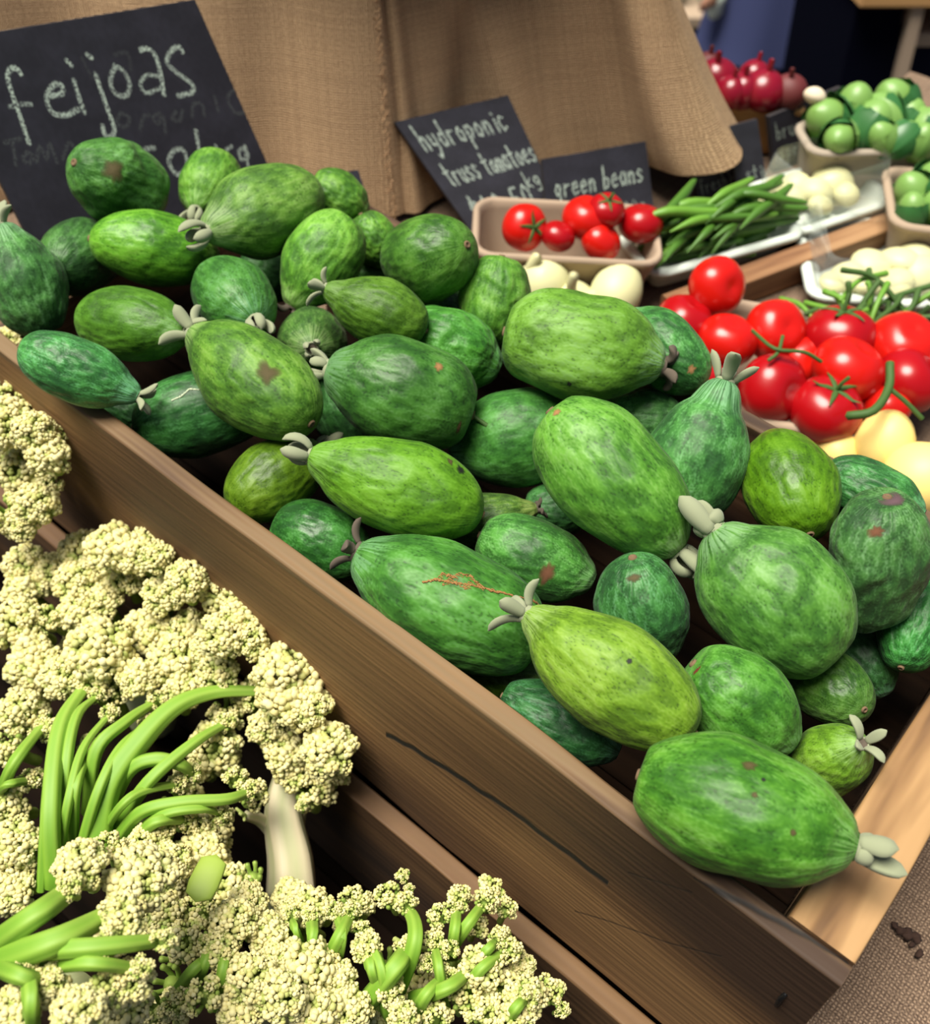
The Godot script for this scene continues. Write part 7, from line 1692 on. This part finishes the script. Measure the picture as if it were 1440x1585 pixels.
	{"id": 48, "at": Vector3(0.1877, 0.1153, -0.0526), "x": Vector3(-0.2443, 0, -0.9697), "y": Vector3(0.9629, 0.1184, -0.2425), "z": Vector3(0.1148, -0.993, -0.0289), "a": 0.03091, "b": 0.01766, "skin": 2, "tint": Color(1, 1.25, 1.1), "gloss": 0.45, "pear": 0.1, "point": 0.2, "lump": 1.5, "neck": 0.1, "style": 0, "label": "rough dark feijoa cut by the photo's right edge with its scar pointing down", "marks": [], "scars": []},
	{"id": 17, "at": Vector3(0.1413, 0.1605, -0.3642), "x": Vector3(-0.88, 0, 0.475), "y": Vector3(-0.4514, 0.3113, -0.8363), "z": Vector3(-0.1478, -0.9503, -0.2739), "a": 0.02757, "b": 0.01838, "skin": 1, "tint": Color(0.72, 0.8, 0.72), "gloss": 0.5, "pear": 0.3, "point": 0.1, "lump": 0.6, "neck": 0.25, "style": 1, "label": "small olive feijoa with a hooked open calyx standing up at its left tip", "marks": [], "scars": []},
	{"id": 19, "at": Vector3(0.1302, 0.119, -0.4094), "x": Vector3(0.7435, 0, 0.6687), "y": Vector3(-0.542, 0.5856, 0.6027), "z": Vector3(-0.3916, -0.8106, 0.4354), "a": 0.0365, "b": 0.02086, "skin": 2, "tint": Color(1.2, 1.1, 0.9), "gloss": 0.5, "pear": 0, "point": 0, "lump": 0.6, "neck": 0.1, "style": 5, "label": "brownish green feijoa whose ragged calyx points straight at the camera", "marks": [], "scars": []},
	{"id": 22, "at": Vector3(0.1694, 0.1303, -0.3389), "x": Vector3(0.9006, 0, -0.4346), "y": Vector3(0.4196, -0.2602, 0.8696), "z": Vector3(-0.1131, -0.9656, -0.2343), "a": 0.03031, "b": 0.02218, "skin": 3, "tint": Color(0.92, 1, 0.9), "gloss": 0.42, "pear": 0, "point": 0, "lump": 1.7, "neck": 0.1, "style": 0, "label": "bright crinkly green feijoa tucked behind the big round dark one", "marks": [], "scars": []},
	{"id": 8, "at": Vector3(0.0553, 0.142, -0.4743), "x": Vector3(0.9631, 0, -0.2693), "y": Vector3(0.2626, 0.2214, 0.9392), "z": Vector3(0.0596, -0.9752, 0.2132), "a": 0.03605, "b": 0.0206, "skin": 1, "tint": Color(0.68, 0.82, 0.75), "gloss": 0.45, "pear": 0.15, "point": 0, "lump": 0.6, "neck": 0.15, "style": 2, "label": "green feijoa with dark open calyx on its right, left of the bruised pear-shaped one", "marks": [], "scars": []},
	{"id": 10, "at": Vector3(0.0073, 0.151, -0.4579), "x": Vector3(0.9051, 0, -0.4252), "y": Vector3(0.4079, -0.2824, 0.8683), "z": Vector3(-0.1201, -0.9593, -0.2556), "a": 0.03086, "b": 0.01763, "skin": 2, "tint": Color(1.2, 1.35, 1.35), "gloss": 0.4, "pear": 0.3, "point": 0.4, "lump": 0.9, "neck": 0.25, "style": 1, "label": "slim blue-green feijoa with two curled sepals lying along the left board's far end", "marks": [], "scars": []},
	{"id": 11, "at": Vector3(0.054, 0.1098, -0.4211), "x": Vector3(0.5126, 0, -0.8586), "y": Vector3(0.8577, 0.045, 0.5121), "z": Vector3(0.0386, -0.999, 0.0231), "a": 0.03849, "b": 0.02469, "skin": 2, "tint": Color(1, 1.15, 1.05), "gloss": 0.42, "pear": 0.05, "point": 0.2, "lump": 0.5, "neck": 0.1, "style": 0, "label": "large dark feijoa with white scratch lying under the bruised pear-shaped one", "marks": [], "scars": [{"p": [Vector2(1.1696, -1.9523), Vector2(1.3335, -1.912), Vector2(1.4637, -1.7938), Vector2(1.6381, -1.8567), Vector2(1.7932, -2.0414)], "w": 0.00051, "m": "white", "label": "white scratch", "wob": 0.012}]},
	{"id": 9, "at": Vector3(0.1097, 0.142, -0.451), "x": Vector3(0.939, 0, 0.3438), "y": Vector3(-0.3331, 0.2476, 0.9098), "z": Vector3(-0.0851, -0.9689, 0.2325), "a": 0.03382, "b": 0.02234, "skin": 3, "tint": Color(0.85, 0.9, 0.9), "gloss": 0.4, "pear": 0, "point": 0, "lump": 0.7, "neck": 0.15, "style": 2, "label": "grey-green feijoa with rolled calyx rim facing lower right, above the bruised pear-shaped one", "marks": [], "scars": []},
	{"id": 13, "at": Vector3(0.1686, 0.1428, -0.4374), "x": Vector3(0.0656, 0, 0.9978), "y": Vector3(-0.8462, -0.53, 0.0556), "z": Vector3(0.5289, -0.848, -0.0348), "a": 0.03114, "b": 0.0232, "skin": 0, "tint": Color(1.18, 1.18, 1), "gloss": 0.48, "pear": 0.15, "point": 0, "lump": 0.8, "neck": 0.15, "style": 3, "label": "bright green egg-shaped feijoa with dry brown calyx at its lower left", "marks": [], "scars": []},
	{"id": 3, "at": Vector3(0.1692, 0.1558, -0.4834), "x": Vector3(-0.0589, 0, 0.9983), "y": Vector3(-0.9889, 0.1364, -0.0583), "z": Vector3(-0.1362, -0.9906, -0.008), "a": 0.03958, "b": 0.02663, "skin": 0, "tint": Color(1.12, 1.05, 1), "gloss": 0.5, "pear": 0.1, "point": 0, "lump": 0.9, "neck": 0.2, "style": 2, "label": "large feijoa with curled pale sepals at its left end before the big chalkboard", "marks": [], "scars": []},
	{"id": 16, "at": Vector3(0.1999, 0.156, -0.3792), "x": Vector3(-0.989, 0, 0.1482), "y": Vector3(-0.1158, -0.6241, -0.7727), "z": Vector3(0.0925, -0.7814, 0.6172), "a": 0.03165, "b": 0.02524, "skin": 0, "tint": Color(0.88, 0.92, 0.8), "gloss": 0.4, "pear": 0.1, "point": 0.3, "lump": 0.7, "neck": 0.1, "style": 0, "label": "round deep green feijoa with puckered tip standing out beside the middle chalkboard", "marks": [], "scars": []},
	{"id": 5, "at": Vector3(0.1085, 0.1427, -0.5194), "x": Vector3(0.6782, 0, -0.7348), "y": Vector3(0.7128, -0.2431, 0.6579), "z": Vector3(-0.1787, -0.97, -0.1649), "a": 0.03682, "b": 0.02248, "skin": 0, "tint": Color(1.05, 1.12, 0.75), "gloss": 0.38, "pear": 0, "point": 0.6, "lump": 0.4, "neck": 0.1, "style": 0, "label": "smooth bright green feijoa with pointed left tip below the rounded topmost one", "marks": [], "scars": []},
	{"id": 20, "at": Vector3(0.2139, 0.1364, -0.3407), "x": Vector3(0.4549, 0, 0.8905), "y": Vector3(-0.5627, -0.7751, 0.2875), "z": Vector3(0.6902, -0.6319, -0.3526), "a": 0.02818, "b": 0.02132, "skin": 3, "tint": Color(1.1, 1.02, 0.85), "gloss": 0.48, "pear": 0.1, "point": 0, "lump": 1, "neck": 0.1, "style": 0, "label": "light green feijoa standing behind the big pale one near the white bulbs", "marks": [], "scars": []},
	{"id": 7, "at": Vector3(0.0377, 0.1413, -0.5482), "x": Vector3(-0.9506, 0, -0.3104), "y": Vector3(0.1827, 0.8085, -0.5594), "z": Vector3(0.251, -0.5885, -0.7686), "a": 0.03063, "b": 0.02242, "skin": 2, "tint": Color(1.35, 1.35, 1.3), "gloss": 0.55, "pear": 0.2, "point": 0, "lump": 1.2, "neck": 0.2, "style": 1, "label": "rough dark feijoa with netted skin at the left edge of the photo", "marks": [], "scars": []},
	{"id": 6, "at": Vector3(0.0844, 0.1269, -0.5647), "x": Vector3(-0.5475, 0, -0.8368), "y": Vector3(0.7738, -0.3806, -0.5063), "z": Vector3(-0.3185, -0.9247, 0.2084), "a": 0.03351, "b": 0.02268, "skin": 2, "tint": Color(1.1, 1.1, 1), "gloss": 0.45, "pear": 0, "point": 0.1, "lump": 0.6, "neck": 0.1, "style": 0, "label": "dark feijoa showing a tan stem scar beside the big chalkboard's lower left", "marks": [], "scars": []},
	{"id": 1, "at": Vector3(0.1299, 0.1528, -0.5744), "x": Vector3(0.0843, 0, -0.9964), "y": Vector3(0.7132, -0.6983, 0.0603), "z": Vector3(-0.6958, -0.7158, -0.0588), "a": 0.0348, "b": 0.02575, "skin": 3, "tint": Color(0.92, 0.92, 0.92), "gloss": 0.5, "pear": 0.05, "point": 0.2, "lump": 1.6, "neck": 0.1, "style": 0, "label": "rounded topmost feijoa with brown blotch, covering the big chalkboard's price", "marks": [{"th": 0.8064, "az": -2.7014, "rx": 0.00563, "rz": 0.00563, "m": "brown", "label": "soft brown blotch"}], "scars": []},
	{"id": 2, "at": Vector3(0.1769, 0.142, -0.5462), "x": Vector3(0.5092, 0, 0.8606), "y": Vector3(-0.8605, -0.0152, 0.5091), "z": Vector3(0.0131, -0.9999, -0.0078), "a": 0.02552, "b": 0.01991, "skin": 3, "tint": Color(1.1, 1.02, 0.8), "gloss": 0.48, "pear": 0.2, "point": 0, "lump": 0.6, "neck": 0.15, "style": 2, "label": "small light feijoa with lower-left calyx just below the big chalkboard's price letters", "marks": [], "scars": []},
	{"id": 15, "at": Vector3(0.2158, 0.132, -0.4386), "x": Vector3(0.9981, 0, 0.061), "y": Vector3(-0.0426, -0.7155, 0.6973), "z": Vector3(0.0437, -0.6986, -0.7142), "a": 0.01783, "b": 0.01462, "skin": 2, "tint": Color(1.5, 1.4, 0.9), "gloss": 0.48, "pear": 0, "point": 0, "lump": 0.5, "neck": 0.1, "style": 0, "label": "tiny feijoa with brown stem spot between the egg-shaped and round deep green ones", "marks": [], "scars": []},
	{"id": 18, "at": Vector3(0.2169, 0.1026, -0.4379), "x": Vector3(0.8013, 0, -0.5983), "y": Vector3(0.5903, -0.1621, 0.7907), "z": Vector3(-0.097, -0.9868, -0.1299), "a": 0.02013, "b": 0.01594, "skin": 2, "tint": Color(1.2, 1.2, 1), "gloss": 0.5, "pear": 0, "point": 0, "lump": 0.6, "neck": 0.1, "style": 0, "label": "dull feijoa sunk below the round deep green one behind the hooked calyx", "marks": [], "scars": []},
	{"id": 21, "at": Vector3(0.2186, 0.1056, -0.3825), "x": Vector3(0.8847, 0, -0.4661), "y": Vector3(0.4519, -0.2449, 0.8578), "z": Vector3(-0.1142, -0.9695, -0.2167), "a": 0.01781, "b": 0.0146, "skin": 2, "tint": Color(1.2, 1.2, 1.1), "gloss": 0.5, "pear": 0, "point": 0, "lump": 0.6, "neck": 0.1, "style": 0, "label": "small feijoa shaded under the tip of the round deep green one", "marks": [], "scars": []},
	{"id": 4, "at": Vector3(0.2218, 0.1423, -0.4764), "x": Vector3(0.8987, 0, -0.4386), "y": Vector3(0.3893, -0.4609, 0.7975), "z": Vector3(-0.2022, -0.8875, -0.4142), "a": 0.0201, "b": 0.01648, "skin": 3, "tint": Color(1.1, 1, 0.8), "gloss": 0.5, "pear": 0, "point": 0, "lump": 0.7, "neck": 0.1, "style": 0, "label": "light green feijoa at the heap's back right behind the curled-sepal one", "marks": [], "scars": []},
	{"id": 14, "at": Vector3(0.1776, 0.094, -0.5002), "x": Vector3(0.8324, 0, -0.5542), "y": Vector3(0.5162, -0.3638, 0.7754), "z": Vector3(-0.2016, -0.9315, -0.3028), "a": 0.02129, "b": 0.01703, "skin": 2, "tint": Color(1, 1.1, 1), "gloss": 0.5, "pear": 0, "point": 0, "lump": 0.6, "neck": 0.1, "style": 0, "label": "shaded feijoa sunk between the grey-green and the egg-shaped ones", "marks": [], "scars": []},
	{"id": 28, "at": Vector3(0.1215, 0.0929, -0.3702), "x": Vector3(0.9894, 0, 0.145), "y": Vector3(-0.1118, -0.6373, 0.7625), "z": Vector3(0.0924, -0.7706, -0.6306), "a": 0.02776, "b": 0.02275, "skin": 2, "tint": Color(1, 1.1, 1), "gloss": 0.5, "pear": 0, "point": 0, "lump": 0.6, "neck": 0.1, "style": 0, "label": "dark feijoa in shadow between the bruised pear-shaped and big round ones", "marks": [], "scars": []},
	{"id": 35, "at": Vector3(0.1408, 0.094, -0.2351), "x": Vector3(0.8717, 0, -0.4901), "y": Vector3(0.4901, -0.016, 0.8715), "z": Vector3(-0.0078, -0.9999, -0.0139), "a": 0.0181, "b": 0.01483, "skin": 2, "tint": Color(1, 1.1, 1.05), "gloss": 0.5, "pear": 0, "point": 0, "lump": 0.6, "neck": 0.1, "style": 0, "label": "dark feijoa in the gap left of the longest oval one", "marks": [], "scars": []},
	{"id": 49, "at": Vector3(0.1698, 0.088, -0.063), "x": Vector3(0.9283, 0, 0.3718), "y": Vector3(-0.3507, -0.3324, 0.8755), "z": Vector3(0.1236, -0.9431, -0.3086), "a": 0.01948, "b": 0.01558, "skin": 2, "tint": Color(0.9, 1, 1), "gloss": 0.5, "pear": 0, "point": 0, "lump": 0.6, "neck": 0.1, "style": 0, "label": "dark feijoa deep in the crate's front right beneath the purple-flushed one", "marks": [], "scars": []},
	{"id": 52, "at": Vector3(0.0376, 0.094, -0.4617), "x": Vector3(0.8913, 0, -0.4535), "y": Vector3(0.3892, -0.5132, 0.7649), "z": Vector3(-0.2327, -0.8583, -0.4574), "a": 0.01873, "b": 0.01424, "skin": 2, "tint": Color(1, 1.1, 1.05), "gloss": 0.5, "pear": 0, "point": 0, "lump": 0.6, "neck": 0.1, "style": 0, "label": "dark feijoa sunk between the slim blue-green and the white-scratched ones", "marks": [], "scars": []},
]
